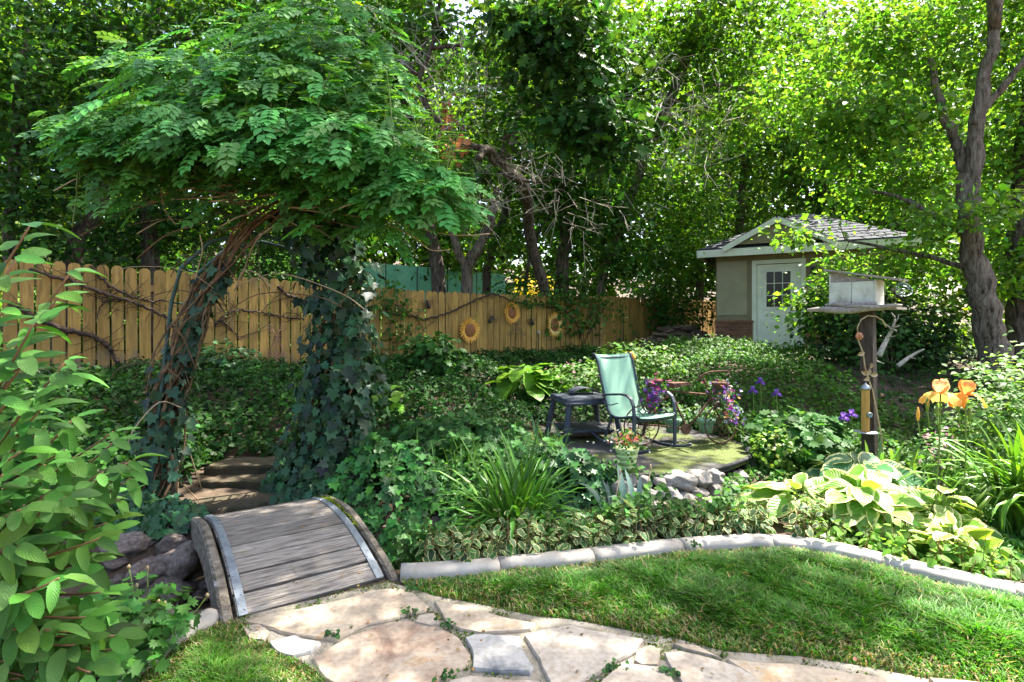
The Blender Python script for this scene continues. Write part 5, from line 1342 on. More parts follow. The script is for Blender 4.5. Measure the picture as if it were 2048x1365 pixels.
# ---------------------------------------------------------------- trumpet vine crown over the arbor
vine = thing('trumpet_vine', 'trumpet vine with feathery compound leaves billowing over the arbor', 'vine', (-2.2, 4.4, 1.9))
EL = [((520, 300), 4.2, 290, 80, .7, 520), ((330, 270), 4.1, 150, 75, .5, 260), ((690, 320), 4.2, 170, 100, .55, 390), ((560, 210), 4.4, 220, 90, .55, 370), ((420, 190), 4.4, 160, 80, .5, 210), ((830, 375), 4.1, 100, 55, .4, 170), ((620, 120), 4.6, 120, 80, .45, 140), ((260, 315), 4.0, 90, 40, .35, 80),
      ((255, 380), 4.1, 35, 40, .2, 26), ((895, 395), 4.1, 55, 45, .3, 75), ((170, 270), 4.1, 50, 40, .3, 50), ((780, 430), 4.2, 45, 50, .3, 50), ((480, 90), 4.7, 130, 60, .4, 100), ((740, 230), 4.5, 70, 80, .4, 100), ((640, 50), 4.8, 150, 80, .4, 170), ((740, 150), 4.7, 80, 90, .4, 110), ((330, 150), 4.6, 120, 60, .4, 110), ((420, 400), 4.3, 60, 30, .3, 20), ((650, 430), 4.3, 50, 40, .3, 26)]
P, Rn, Ra = [], [], []
for (cx, cy), D, rx, ry, rd_, n in EL:
    c = np.array(px(cx, cy, D))
    for i in range(n):
        u = rng.normal(size=3); u /= np.linalg.norm(u); u *= (.35 + .65 * rng.random() ** .5)
        q_ = c + u * [rx / F * D, rd_, ry / F * D]; P.append(q_)
        Ra.append(np.array([u[0] * .8 + rng.normal() * .5, u[1] * .6 - .45 + rng.normal() * .4, -.15 + rng.normal() * .25])); Rn.append(np.array([u[0] * .25, -.35 + .2 * u[1], 1.0]) + rng.normal(size=3) * .25)
P, Rn, Ra = np.array(P), np.array(Rn), np.array(Ra)
leaf_parts(vine, 'compound_leaf', PINN, frames(Rn, Ra), P, .205 * rnd(len(P), .6, 1.25), (.095, .265, .062), M['leaf_vein'], 280, 'foliage', .22, .10, -np.linalg.norm(P - np.array([[0, 0, H]]), axis=1) + .5 * rng.random(len(P)))
for i in range(52):                        # young upright yellow-green shoots
    x, y = random.uniform(130, 900), 0; y = 300 - 150 * math.exp(-((x - 560) / 260) ** 2) + random.uniform(-10, 110); D = random.uniform(3.9, 4.5)
    ln = random.uniform(50, 140); lean = random.uniform(-.35, .55)
    a = [px(x, y + 60, D), px(x + lean * ln * .5, y - ln * .3, D), px(x + lean * ln, y - ln * .75, D - .05)]
    pp = path_pts(a, 8); sh = MB().tube(pp, [.007 - .0006 * k for k in range(9)], 5).build('shoot', M['stem_green'], vine, None, True)
    m_ = 7; q_ = np.array([pp[2 + k] for k in range(m_)])
    az = np.arange(m_) * 2.4 + random.random(); al = np.column_stack([np.cos(az), np.sin(az), np.full(m_, .25)]); nr = np.column_stack([-np.cos(az) * .3, -np.sin(az) * .3 - .3, np.ones(m_)])
    me = scatter_mesh('young_leaves', PINN, frames(nr, al), q_ - np.array(wloc(vine)), np.linspace(.17, .06, m_), tints(m_, (.14, .32, .03), .15, .06)); me.materials.append(M['leaf_bright'])
    link('young_leaves', me, vine, None, 'stuff')

# ---------------------------------------------------------------- bare vine on the fence
def fence_vine(label, runs, twigs):
    a = fpos(*runs[0][0][0], .05); root = thing('bare_vine', label, 'vine', (a.x, a.y, float(land(a.x, a.y))), 'bare vines on the fence')
    for pts, r_ in runs:
        pp = path_pts([fpos(x + random.uniform(-3, 3), y + random.uniform(-2, 2), .045 + random.uniform(0, .04)) for x, y in pts], 9 * len(pts))
        pp = [p + Vector((random.gauss(0, .008), 0, random.gauss(0, .010))) for p in pp]
        MB().tube(pp, [r_ * random.uniform(.8, 1.15) * (1 - .35 * i / len(pp)) for i in range(len(pp))], 6).build('stem', M['old_vine'], root, None, True)
        for k in range(int(len(pts) * twigs)):
            p = random.choice(pp); d = FD * random.uniform(-1, 1) + UP * random.uniform(-.6, 1); ln = random.uniform(.12, .5); m_ = p + d * ln * .5 + UP * random.uniform(-.05, .05)
            MB().tube(path_pts([p, m_, p + d * ln + FD * random.uniform(-.08, .08)], 6), [.006 - .0006 * i for i in range(7)], 4).build('twig', M['old_vine'], root)
fence_vine('thick dark bare vine trunk snaking along the fence behind the broadleaf shrub', [([(20, 605), (80, 640), (130, 660), (170, 668), (205, 685), (225, 705), (240, 738)], .042), ([(60, 540), (130, 560), (200, 585), (270, 605), (310, 625), (345, 640)], .028), ([(180, 535), (215, 568), (250, 590), (290, 600), (330, 603)], .022), ([(195, 640), (200, 610), (220, 600), (240, 605)], .010)], 3)
fence_vine('bare vine stems on the fence seen through the arbor', [([(430, 650), (460, 628), (500, 625), (560, 635), (605, 640)], .018), ([(556, 572), (575, 592), (600, 598), (640, 590)], .026), ([(440, 640), (460, 660), (475, 680)], .014)], 4)
fence_vine('bare vine draped across the fence above the metal sunflowers', [([(755, 622), (800, 632), (850, 637), (900, 625), (950, 602), (985, 590), (1010, 597), (1050, 610), (1100, 613), (1130, 622), (1150, 650), (1160, 690), (1160, 720)], .020), ([(1160, 695), (1180, 655), (1200, 625), (1215, 600)], .016), ([(770, 600), (800, 618), (830, 640), (850, 665)], .012)], 3)
lv = []
for x0, x1, y0, y1, n in ((1010, 1200, 585, 615, 260), (760, 830, 600, 700, 150), (1180, 1240, 600, 640, 90), (1215, 1235, 630, 700, 40), (1240, 1255, 650, 710, 40), (740, 800, 560, 640, 120)):
    for i in range(n): lv.append(np.array(fpos(random.uniform(x0, x1), random.uniform(y0, y1), random.uniform(.05, .3))))
cl = thing('fence_creeper', 'leafy green creeper hanging over the fence top beside the sunflowers', 'vine', fpos(1100, 735, .15)); leaf_cloud(cl, 'foliage', np.array(lv), .075, (.05, .135, .025), M['leaf'], IVY, .5)

# ---------------------------------------------------------------- hostas
def hosta(label, base, n, length, tint, mat, parts, spread=1.0, rise=.9, tpl=HOSTA, w=1.0, group=None, az0=None):
    root = thing('hosta', label, 'hosta', base, group); b = np.array(base); P, Rn, Ra, S = [], [], [], []
    mb = MB()
    for i in range(n):
        ring = i / n; az = i * 2.39996 + random.uniform(-.5, .5); L = length * random.uniform(.7, 1.15) * (1.05 - .25 * ring if ring < .9 else .7)
        reach = spread * length * (.25 + .75 * (1 - ring)) * random.uniform(.8, 1.1); hgt = rise * length * (.35 + .65 * ring) * random.uniform(.85, 1.1)
        d = np.array([math.cos(az), math.sin(az), 0]); p = b + d * reach * .6 + [0, 0, hgt]
        mb.tube([b + d * .02, b + d * reach * .3 + [0, 0, hgt * .7], p], [.006, .005, .004], 4, False)
        tl = .05 + .25 * ring
        P.append(p); Ra.append(d + [0, 0, tl]); Rn.append(np.array([-d[0] * tl, -d[1] * tl - .2, 1.0]) + rng.normal(size=3) * .3); S.append(np.array([L * w, L, L]))
    mb.build('stalks', M['stem_green'], root, None, True, 0, 'stuff')
    leaf_parts(root, 'leaf', tpl, frames(np.array(Rn), np.array(Ra)), np.array(P), np.array(S), tint, mat, min(parts, n), 'foliage', .18, .06)
def gz_(x, y): return Vector((x, y, float(land(x, y))))
hosta('hosta with broad plain green leaves against the fence below the sunflowers', gz_(*hit(1045, 800)[:2]), 32, .45, (.11, .25, .020), M['leaf_hosta'], 32, 1.35, 1.15, HOSTA, 1.2)
hosta('small plain hosta peeping out beside the ivy-wrapped arbor leg', gz_(*hit(772, 830)[:2]), 9, .30, (.15, .30, .030), M['leaf_hosta'], 9, .9, 1.1, HOSTA, 1.25)
hosta('large hosta with cream-edged leaves in full sun behind the edging', gz_(2.58, 4.08), 48, .31, (.12, .26, .035), M['leaf_cream'], 48, 1.15, 1.05)
hosta('cream-edged hosta at the end of the patio stone wall', gz_(2.2, 4.22), 32, .27, (.11, .25, .035), M['leaf_cream'], 32, 1.05, 1.0)
hosta('blue-green cream-edged hosta in front of the bird house post', gz_(3.0, 4.75), 44, .31, (.055, .14, .055), M['leaf_cream'], 44, 1.15, 1.1)
hosta('yellow-green round-leaved hosta hanging over the sunlit edging', gz_(2.82, 3.50), 46, .17, (.21, .34, .035), M['leaf_cream'], 46, 1.25, 1.2, HEART)
hosta('yellow-green hosta beside the arching daylily leaves', gz_(3.05, 3.9), 38, .25, (.13, .27, .035), M['leaf_cream'], 38, 1.1, 1.1)

# ---------------------------------------------------------------- strap-leaved clumps
BL_ = [blade(6, .020, a, l) for a, l in ((.2, .25), (.55, .5), (.9, .8), (1.25, .9))]
def clump(label, base, n, length, tint, parts, wmul=1.0, bias=None, spread=.07, kinds=(0, 1, 2, 3), name='daylily', cat='daylily', mat='leaf_strap'):
    root = thing(name, label, cat, base); b = np.array(base)
    for k in kinds:
        m_ = n // len(kinds); az = rnd(m_, 0, 6.28)
        if bias is not None: az = np.where(rng.random(m_) < .6, rng.normal(bias, .7, m_), az)
        L = length * rnd(m_, .65, 1.1); P = b + np.column_stack([rng.normal(size=m_) * spread, rng.normal(size=m_) * spread, np.zeros(m_)])
        leaf_parts(root, 'leaf', BL_[k], zframes(az), P, np.column_stack([L * wmul, L, L]), tint, M[mat], parts // len(kinds), 'foliage', .25, .08, L + rng.random(m_) * .1)
clump('big arching daylily clump behind the edging below the fire pit', gz_(.02, 4.05), 260, 1.0, (.058, .165, .020), 130, .85)
clump('sunlit arching daylily clump below the rose bush', gz_(3.75, 3.95), 150, .85, (.10, .22, .025), 90, 1.0, 1.2, .14)
clump('grey-green iris leaves standing between fire pit and lobed-leaf plants', gz_(.35, 6.0), 44, .52, (.060, .150, .050), 30, 1.5, None, .16, (0, 1), 'iris_leaves', 'iris')
clump('thin daylily leaves in front of the shaded bank', gz_(-.55, 5.2), 44, .55, (.060, .150, .030), 24, .8, None, .18, (0, 1, 2), 'daylily')
clump('broad grey iris fan with a spent flower stalk behind the edging', gz_(.70, 3.95), 9, .46, (.17, .25, .18), 9, 2.8, None, .03, (0, 1), 'iris_leaves', 'iris')
clump('broad grey iris fan with folded leaves near the middle of the edging', gz_(.90, 3.90), 12, .48, (.18, .26, .19), 12, 2.8, None, .03, (0, 1, 3), 'iris_leaves', 'iris')
clump('bright iris leaves behind the bicycle among the purple irises', gz_(3.0, 6.6), 70, .45, (.085, .20, .035), 30, 1.3, None, .28, (0, 1), 'iris_leaves', 'iris')
clump('pale iris leaves at the foot of the bird house post', gz_(3.65, 5.0), 44, .48, (.085, .19, .05), 30, 1.7, None, .22, (0, 1), 'iris_leaves', 'iris')
for (x, y, lb) in ((.72, 3.97, 'shorter dry iris flower stalk rising from the grey iris fan'), (.93, 3.93, 'taller dry iris flower stalk rising from the folded grey iris fan')):
    b = gz_(x, y); r_ = thing('flower_stalk', lb, 'flower stalk', b); MB().tube([b, b + Vector((.02, 0, .25)), b + Vector((.06, 0, .46))], [.006, .005, .004], 6).build('stalk', M['tan_stem'], r_, None, True)
    MB().lathe([(.004, 0), (.009, .015), (.006, .035), (.001, .045)], 7, b + Vector((.06, 0, .46))).build('dry_bud', M['tan_metal'], r_, None, True)

# ---------------------------------------------------------------- irises in flower
def petal_mesh(kind, mat):
    v, f, n, m = [], [], 9, 7
    for i in range(n):
        u = i / (n - 1)
        if kind == 'standard': r_, z, w = .10 + .34 * math.sin(math.pi * min(1, u * .78)) ** .9, .95 * u ** .9, .10 + .40 * math.sin(math.pi * (.06 + .80 * u)) 
        else: r_, z, w = .95 * math.sin(u * 1.45), .16 * math.sin(math.pi * u) - .72 * u ** 2.2, .08 + .50 * math.sin(math.pi * (.03 + .72 * u ** 1.15))
        for k in range(m):
            t = -1 + 2 * k / (m - 1); rf = .085 * u * math.sin(t * 7 + u * 9) * abs(t)
            bend = -.35 * w * t * t if kind == 'standard' else .16 * w * t * t
            v.append((r_ + bend + rf, t * w, z + (rf if kind != 'standard' else 0) - (0 if kind == 'standard' else .28 * t * t * w)))
    for i in range(n - 1):
        for k in range(m - 1): f.append((i * m + k, i * m + k + 1, (i + 1) * m + k + 1, (i + 1) * m + k))
    me = bpy.data.meshes.new('petal'); me.from_pydata(v, [], f); me.polygons.foreach_set('use_smooth', [True] * len(f)); me.materials.append(mat); return me
def petal_mat(name, a, b):
    m, n, l, p = nodes_of(name); tc = n.new("ShaderNodeTexCoord"); nz = n.new("ShaderNodeTexNoise"); nz.inputs['Scale'].default_value = 4; l.new(tc.outputs['Object'], nz.inputs['Vector'])
    r = ramp(n, [(.35, a), (.65, b)]); l.new(nz.outputs['Fac'], r.inputs[0]); l.new(r.outputs[0], p.inputs['Base Color']); p.inputs['Roughness'].default_value = .55; p.inputs['Specular IOR Level'].default_value = .2
    tr = n.new("ShaderNodeBsdfTranslucent"); l.new(r.outputs[0], tr.inputs[0]); mx = n.new("ShaderNodeMixShader"); mx.inputs[0].default_value = .35
    l.new(p.outputs[0], mx.inputs[1]); l.new(tr.outputs[0], mx.inputs[2]); l.new(mx.outputs[0], n["Material Output"].inputs[0]); return m
def iris_kind(name, s0, s1, f0, f1): return petal_mesh('standard', petal_mat(name + '_standard', s0, s1)), petal_mesh('fall', petal_mat(name + '_fall', f0, f1))
def iris(x, y, D, s_, kind, label, foot, group, turn=0.0):
    c = px(x, y, D); b = px(foot[0], foot[1], D); b.z = float(land(b.x, b.y)); root = thing('iris_flower', label, 'iris', b, group)
    MB().tube(path_pts([b, b.lerp(c, .5) + Vector((.02, 0, 0)), c], 8), .0055, 6).build('stem', M['stem_green'], root, None, True)
    for k in range(6):
        o = link('petal', kind[0 if k < 3 else 1], root, c); o.rotation_euler = (random.uniform(-.08, .08), random.uniform(-.08, .08), k * 2 * math.pi / 3 + turn + (0 if k < 3 else math.pi / 3)); o.scale = (s_, s_, s_ * random.uniform(.92, 1.05))
    return root
OC = iris_kind('apricot', (.76, .38, .15), (.84, .52, .25), (.80, .42, .08), (.86, .54, .14)); OC2 = iris_kind('orange', (.76, .27, .07), (.82, .36, .10), (.78, .28, .03), (.84, .38, .05))
r1 = iris(1881, 787, 4.0, .105, OC, 'pale apricot bearded iris bloom, paler than its orange neighbour', (1862, 925), 'orange irises', 2.0)
r2 = iris(1931, 790, 4.0, .105, OC2, 'deep orange bearded iris bloom beside the rose bush', (1920, 925), 'orange irises', 2.5)
for rt, x, y, op in ((r1, 1855, 808, 0), (r1, 1874, 820, 1), (r2, 1917, 812, 0), (r1, 1836, 828, 1), (r2, 1940, 828, 1)):
    c = px(x, y, 3.99); MB().lathe([(.006, -.05), (.013, -.02), (.012, .01), (.006, .035), (.001, .05)], 8, c).build('bud', M['stem_green'] if not op or x > 1850 else M['amber'], rt, None, True)
    MB().tube([c - UP * .05, c - UP * .16 + Vector((.015, 0, 0))], .004, 5).build('bud_stem', M['stem_green'], rt, None, True)
PC_ = iris_kind('purple', (.20, .10, .42), (.30, .16, .52), (.10, .03, .28), (.16, .05, .38))
for i, (x, y, D, fy) in enumerate(((1521, 763, 7.0, 830), (1553, 786, 6.6, 840), (1506, 780, 6.9, 830), (1687, 834, 5.7, 880), (1703, 828, 5.8, 880))):
    iris(x, y, D, .05, PC_, ('tallest purple iris bloom behind the bicycle', 'purple iris bloom behind the bicycle, the one beside the peony bush', 'purple iris bloom touching the flower cascade of the bicycle', 'purple iris bloom above the peony bush by the bird feeder', 'purple iris bloom close against the bird feeder')[i], (x - 4, fy), 'purple irises')

# ---------------------------------------------------------------- bushes
def bush(name, label, c, r, n, size, base, mat, tpl=HEX, flowers=None, cat='bush', stems=14, parts=0, var=.28):
    b = Vector((c[0], c[1], float(land(c[0], c[1])))); root = thing(name, label, cat, b)
    u = rng.normal(size=(n, 3)); u /= np.linalg.norm(u, axis=1, keepdims=True); q_ = u * (rng.random((n, 1)) ** .4) * (1 + .18 * wobble(u[:, 0] * 3, u[:, 2] * 3 + u[:, 1]))[:, None]
    P = np.array(c) + q_ * np.array(r); P[:, 2] = np.maximum(P[:, 2], land(P[:, 0], P[:, 1]) + .02)
    R = frames(u * .5 + np.array([[0, -.25, .8]]) + rng.normal(size=(n, 3)) * .35, u + rng.normal(size=(n, 3)) * .6 + np.array([[0, 0, -.2]]))
    S = size * rnd(n, .6, 1.3); leaf_parts(root, 'leaf', tpl, R, P, S, base, mat, parts, 'foliage', var, .1)
    mb = MB()
    for i in range(stems):
        e = Vector(P[rng.integers(0, n)]); mb.tube(path_pts([b + Vector((random.uniform(-.05, .05), random.uniform(-.05, .05), -.03)), b.lerp(e, .5) + Vector((0, 0, .06)), e], 6), [.008, .007, .006, .005, .004, .003, .002], 4, False)
    mb.build('stems', M['twig'], root, None, True, 0, 'stuff')
    if flowers: bloom_cloud(root, 'flowers', P[rng.permutation(n)[:flowers[0]]] + u[:flowers[0]] * 0 + np.array([[0, -.02, .03]]), flowers[1], flowers[2])
    return root
bush('rose_bush', 'sunlit rose bush with small pale leaves behind the daylilies', (4.55, 4.75, .62), (.75, .6, .62), 3600, .048, (.11, .21, .05), M['leaf'], HEX, (20, .022, [(.75, .72, .66)]))
bush('rose_bush', 'taller rose bush with white buds behind the sunlit rose bush', (5.3, 5.1, .85), (.75, .6, .62), 2400, .048, (.11, .21, .05), M['leaf'], HEX, (26, .026, [(.78, .76, .72)]))
bush('peony_bush', 'dark green bushy peony between the bicycle and the bird house post', (3.05, 5.85, .30), (.50, .42, .26), 900, .095, (.042, .125, .024), M['leaf'], PALM)
bush('leafy_perennial', 'bright yellow-green leafy plant beside the patio wall', (2.72, 5.65, .22), (.26, .26, .20), 500, .05, (.15, .26, .03), M['leaf_bright'])
bush('leafy_perennial', 'tall lobed-leaf perennial against the fence below the wire bee', (-1.35, 9.1, 1.0), (.55, .40, .38), 420, .13, (.045, .135, .028), M['leaf'], PALM)
bush('leafy_perennial', 'lobed-leaf perennial at the foot of the shaded bank', (-.55, 5.9, .32), (.75, .5, .20), 900, .085, (.045, .125, .030), M['leaf_dark'], PALM)
bush('leafy_perennial', 'low lobed-leaf plant beside the grey-green iris leaves', (.05, 5.35, .22), (.5, .4, .18), 600, .075, (.045, .13, .03), M['leaf'], PALM)
bush('flowering_bush', 'sunlit bush with pink flower heads behind the fire pit', (1.15, 8.6, .62), (.65, .5, .32), 1300, .065, (.085, .18, .03), M['leaf'], HEX, (55, .028, [(.72, .42, .46), (.75, .6, .62)]))
bush('flowering_bush', 'sunlit bush with whitish flower heads behind the green chair', (2.1, 9.2, .85), (.75, .6, .36), 1500, .065, (.085, .18, .03), M['leaf'], HEX, (40, .025, [(.72, .6, .58), (.75, .72, .68)]))
bush('leafy_perennial', 'variegated shrubby plant in front of the rusty scroll trellis', (-3.6, 7.9, .62), (.8, .45, .22), 1200, .06, (.06, .15, .05), M['leaf_margin'], HEX)
bush('ivy_bush', 'dark ivy mound creeping up the fence behind the bare-stemmed arbor leg', (-4.3, 7.9, .85), (.75, .35, .42), 1300, .07, (.026, .08, .02), M['leaf_ivy'], IVY)
bush('ivy_bush', 'dark leafy mound under the bare vine trunk', (-5.5, 6.7, .62), (.6, .4, .45), 900, .07, (.03, .088, .02), M['leaf_dark'])
bush('pink_flowers', 'cluster of small pink and purple flowers beside the apricot iris', (3.52, 4.55, .45), (.16, .12, .22), 160, .035, (.07, .16, .03), M['leaf'], HEX, (34, .017, [(.55, .20, .42), (.70, .35, .45)]), 'flowers', 8)

# celery-leaved plant with seed heads by the creek
cp_ = bush('celery_plant', 'parsley-like plant with dry seed heads beside the short edging', (-1.72, 2.42, .16), (.26, .28, .17), 520, .050, (.055, .155, .030), M['leaf'], PALM, None, 'plant', 10, 90)
for x, y, D in ((258, 1135, 2.6), (295, 1137, 2.65), (274, 1172, 2.55), (415, 1192, 2.65), (318, 1205, 2.5), (330, 1208, 2.5)):
    c = px(x, y, D); b = Vector((-1.72, 2.45, .05)); s_ = MB().tube(path_pts([b, b.lerp(c, .6) + Vector((.03, 0, -.03)), c], 8), .0022, 5).build('seed_stalk', M['stem_green'], cp_, None, True)
    mb = MB()
    for k in range(3):
        a = k * 2.1; mb.add([c, c + Vector((math.cos(a) * .012, math.sin(a) * .008, .012)), c + Vector((math.cos(a) * .008, math.sin(a) * .008, -.012)), c + Vector((math.cos(a + .8) * .010, -.006, .002))], [(0, 1, 3), (0, 3, 2)])
    mb.lathe([(.003, -.01), (.008, 0), (.004, .012)], 6, c); mb.build('seed_head', M['tan_metal'], s_, None, True)

# ---------------------------------------------------------------- big-leaved shrub on the left
SHR = ovate(.27, 6, .26, .12, shape=lambda u: (u ** .55) * (1 - u) ** .62 * 1.75)
sb = Vector((-1.78, 1.62, 0.0)); shrub = thing('broadleaf_shrub', 'large shrub with pointed ribbed green leaves beside the creek', 'shrub', sb)
tips = [(62, 448, 1.6), (35, 515, 1.5), (140, 545, 1.65), (120, 590, 1.6), (70, 640, 1.5), (130, 755, 1.7), (55, 715, 1.5), (150, 835, 1.65), (232, 880, 1.75), (262, 932, 1.7), (240, 1000, 1.7), (205, 945, 1.6), (215, 1062, 1.65), (180, 1120, 1.6), (200, 1185, 1.6), (170, 1235, 1.5), (222, 1300, 1.6), (120, 1340, 1.5),
        (60, 1250, 1.42), (30, 1150, 1.4), (80, 1080, 1.45), (100, 985, 1.5), (40, 905, 1.45), (90, 855, 1.55), (15, 800, 1.45), (150, 1010, 1.55), (110, 1160, 1.45), (40, 1020, 1.4), (150, 1290, 1.5), (20, 1320, 1.4), (90, 930, 1.5), (130, 900, 1.6), (190, 1010, 1.65), (10, 620, 1.5), (20, 1090, 1.4), (70, 1180, 1.4), (5, 950, 1.4), (60, 800, 1.5), (100, 1260, 1.45), (180, 1345, 1.5)]
tips += [(x + random.uniform(-45, 25), y + random.uniform(-45, 45), D + random.uniform(-.1, .15)) for x, y, D in tips if y > 700]
P, Rn, Ra, S = [], [], [], []
for x, y, D in tips:
    e = px(x, y, D); b = sb + Vector((random.uniform(-.25, .05), random.uniform(-.15, .15), 0)); m_ = b.lerp(e, .5) + Vector((-.10, 0, .14 + .12 * random.random()))
    pp = path_pts([b, m_, e], 16); MB().tube(pp, [.009 - .0004 * k for k in range(17)], 5).build('stem', M['stem_red'], shrub, None, True)
    for k in range(5, 17):
        d = (pp[min(k + 1, 16)] - pp[k - 1]).normalized(); sd = d.cross(UP).normalized()
        for sg in (-1, 1):
            if random.random() < .12: continue
            al = d * (.55 if k < 16 else 1.4) + sd * sg * .9 + Vector((.1, -.25, -.05)); P.append(np.array(pp[k] + sd * sg * .01)); Ra.append(np.array(al))
            Rn.append(np.array([0, -.45, .9]) + np.array(d) * .1 + rng.normal(size=3) * .25); S.append(random.uniform(.075, .118) * (1 if k < 14 else .85))
P, Rn, Ra, S = np.array(P), np.array(Rn), np.array(Ra), np.array(S)
kinds_ = rng.integers(0, 3, len(P))
for kk, (dr, fo, wd) in enumerate(((.10, .08, .27), (.28, .14, .29), (.52, .22, .24))):
    mk = kinds_ == kk; tp_ = ovate(wd, 7, dr, fo, wav=.012, shape=lambda u: (u ** .55) * (1 - u) ** .62 * 1.75)
    leaf_parts(shrub, 'leaf', tp_, frames(Rn, Ra)[mk], P[mk], (S * rnd(len(S), .75, 1.12))[mk], (.078, .205, .036), M['leaf_shrub'], 100, 'foliage', .26, .09, (S / P[:, 1] + P[:, 0] * .02)[mk])

# sprigs growing along the path and the edging
for i, (x, y, lb) in enumerate(((885, 1160, 'tiny ivy sprig against the edging near the footbridge'), (890, 1250, 'tiny sprig in the joint between two long flagstones'), (815, 1225, 'tiny plant growing on the large flagstone by the footbridge'), (820, 1178, 'ivy sprig beside the end of the footbridge'), (1225, 1335, 'small dark weed in the joint beside the widest flagstone'), (1340, 1345, 'small dark weed between the two sand-coloured flagstones at the path bottom'), (890, 1352, 'small weed beside the rusty flagstone'), (670, 1270, 'ivy sprig in the joint below the footbridge'), (1390, 1090, 'leafy sprig hanging over the edging'), (1940, 1108, 'leafy sprig hanging over the sunlit edging'))):
    p = flat(x, y, .03) if y > 1150 else flat(x, y, .08); r_ = thing('sprig', lb, 'plant', p); n = 22
    leaf_cloud(r_, 'foliage', np.array(p) + np.abs(rng.normal(size=(n, 3))) * [.0, .0, .008] + rng.normal(size=(n, 3)) * [.026, .018, .001], .022, (.04, .11, .03), M['leaf_dark'], HEX)
# ---------------------------------------------------------------- trees
def tree(name, label, base, trunks, ells, leaf, tint, mat, bark, cat='tree', group=None, tpl=QUAD, clump_r=.32, per=55, twigs=1.0, glossy=None, var=.3, hue=.12, droop=.35):
    """trunks: lists of (point, radius); ells: (centre, radii, leaves). Leaves hang in clumps at the ends of twigs that grow from the limbs"""
    root = thing(name, label, cat, base, group)
    nodes = []
    for pts in trunks:
        pp = path_pts([p for p, r in pts], 4 * len(pts)); rr = np.interp(np.linspace(0, 1, len(pp)), np.linspace(0, 1, len(pts)), [r for p, r in pts])
        pp = [p + Vector((random.gauss(0, .012), random.gauss(0, .012), 0)) * (1 + 3 * float(rr[i])) for i, p in enumerate(pp)]
        MB().tube(pp, [float(a) * random.uniform(.93, 1.07) for a in rr], 9).build('trunk' if rr[0] > .06 else 'limb', M[bark], root, None, True)
        nodes += [(p, float(r)) for p, r in zip(pp, rr)]
    npos = np.array([n_[0] for n_ in nodes]); nrad = np.array([n_[1] for n_ in nodes]); P, Rn, Ra = [], [], []; mb = MB(); ends = []
    for c, r, n in ells:
        c, r = np.array(c), np.array(r)
        for k in range(max(1, n // per)):
            u = rng.normal(size=3); u /= np.linalg.norm(u); q_ = c + u * r * (rng.random() ** .45)
            q_[2] = max(q_[2], float(land(q_[0], q_[1])) + .35); ends.append(q_)
            off = rng.normal(size=(per, 3)) * [clump_r, clump_r, clump_r * .62]
            P.append(q_ + off); o = off / (np.linalg.norm(off, axis=1, keepdims=True) + 1e-6)
            Rn.append(rng.normal(size=(per, 3)) * .55 + [0, -.1, .75] + o * .3); Ra.append(o + rng.normal(size=(per, 3)) * .6 + [0, 0, -droop])
    ends.sort(key=lambda q_: np.linalg.norm(npos - q_, axis=1).min())
    for q_ in ends:                        # each twig starts from the nearest limb or earlier twig
        dd = np.linalg.norm(npos - q_, axis=1) + .5 * np.maximum(0, npos[:, 2] - q_[2]); j = int(dd.argmin())
        a = Vector(npos[j]); e = Vector(q_); ln = (e - a).length
        if ln > 4.5 or random.random() > twigs: continue
        md_ = a.lerp(e, .5) + Vector((random.gauss(0, .09), random.gauss(0, .09), random.gauss(.06, .06))) * ln
        r0 = min(nrad[j] * .7, .006 + .012 * ln); pp = path_pts([a, md_, e], 5); rr = [max(.004, r0 * (1 - .13 * k)) for k in range(6)]
        mb.tube(pp, rr, 4, False)
        npos = np.concatenate([npos, np.array(pp)[2:]]); nrad = np.concatenate([nrad, rr[2:]])
    if mb.v: mb.build('branches', M[bark], root, None, True, 0, 'stuff')
    P, Rn, Ra = np.concatenate(P), np.concatenate(Rn), np.concatenate(Ra); N = len(P)
    P[:, 2] = np.maximum(P[:, 2], land(P[:, 0], P[:, 1]) + .1)
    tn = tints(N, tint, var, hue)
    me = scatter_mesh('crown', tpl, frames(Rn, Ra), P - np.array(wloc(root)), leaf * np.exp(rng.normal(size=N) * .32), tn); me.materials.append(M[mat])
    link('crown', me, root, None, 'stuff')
    return root
def E_(x, y, D, rx, ry, rd, n): return (px(x, y, D), (rx / F * D, rd, ry / F * D), n)
def K(lst, D, r0, r1): 
    m_ = len(lst); return [(px(x, y, D if not isinstance(D, tuple) else D[0] + (D[1] - D[0]) * i / (m_ - 1)), r0 + (r1 - r0) * i / (m_ - 1)) for i, (x, y) in enumerate(lst)]
def gb(x, D): 
    X = (x - 1024) / F * D; return Vector((X, D, float(land(X, D))))

# left, behind the fence
tree('broadleaf_tree', 'dark tree with an upright trunk behind the fence and trumpet vine', gb(300, 9.6), [[(gb(300, 9.6), .15), (px(300, 430, 9.6), .13), (px(304, 200, 9.6), .11), (px(310, -80, 9.6), .08)], K([(303, 90), (360, 75), (430, 90), (480, 60)], 9.6, .05, .025), K([(300, 60), (200, 55), (60, 60), (-60, 50)], 9.6, .06, .03)],
     [E_(330, 120, 9.2, 230, 150, 1.0, 3536), E_(120, 60, 9.0, 190, 140, 1.1, 2856), E_(330, 430, 9.8, 170, 90, .8, 1768), E_(480, -20, 9.5, 200, 110, 1.0, 2040), E_(540, 500, 10.5, 130, 70, .6, 1088), E_(420, 280, 10.2, 200, 120, .9, 2448), ((-4.6, 9.8, 10.2), (2.4, 1.6, 1.3), 3600)], .095, (.030, .090, .014), 'leaf', 'bark', clump_r=.26, per=45)  # last ellipsoid: high crown out of view, added to shade the bank
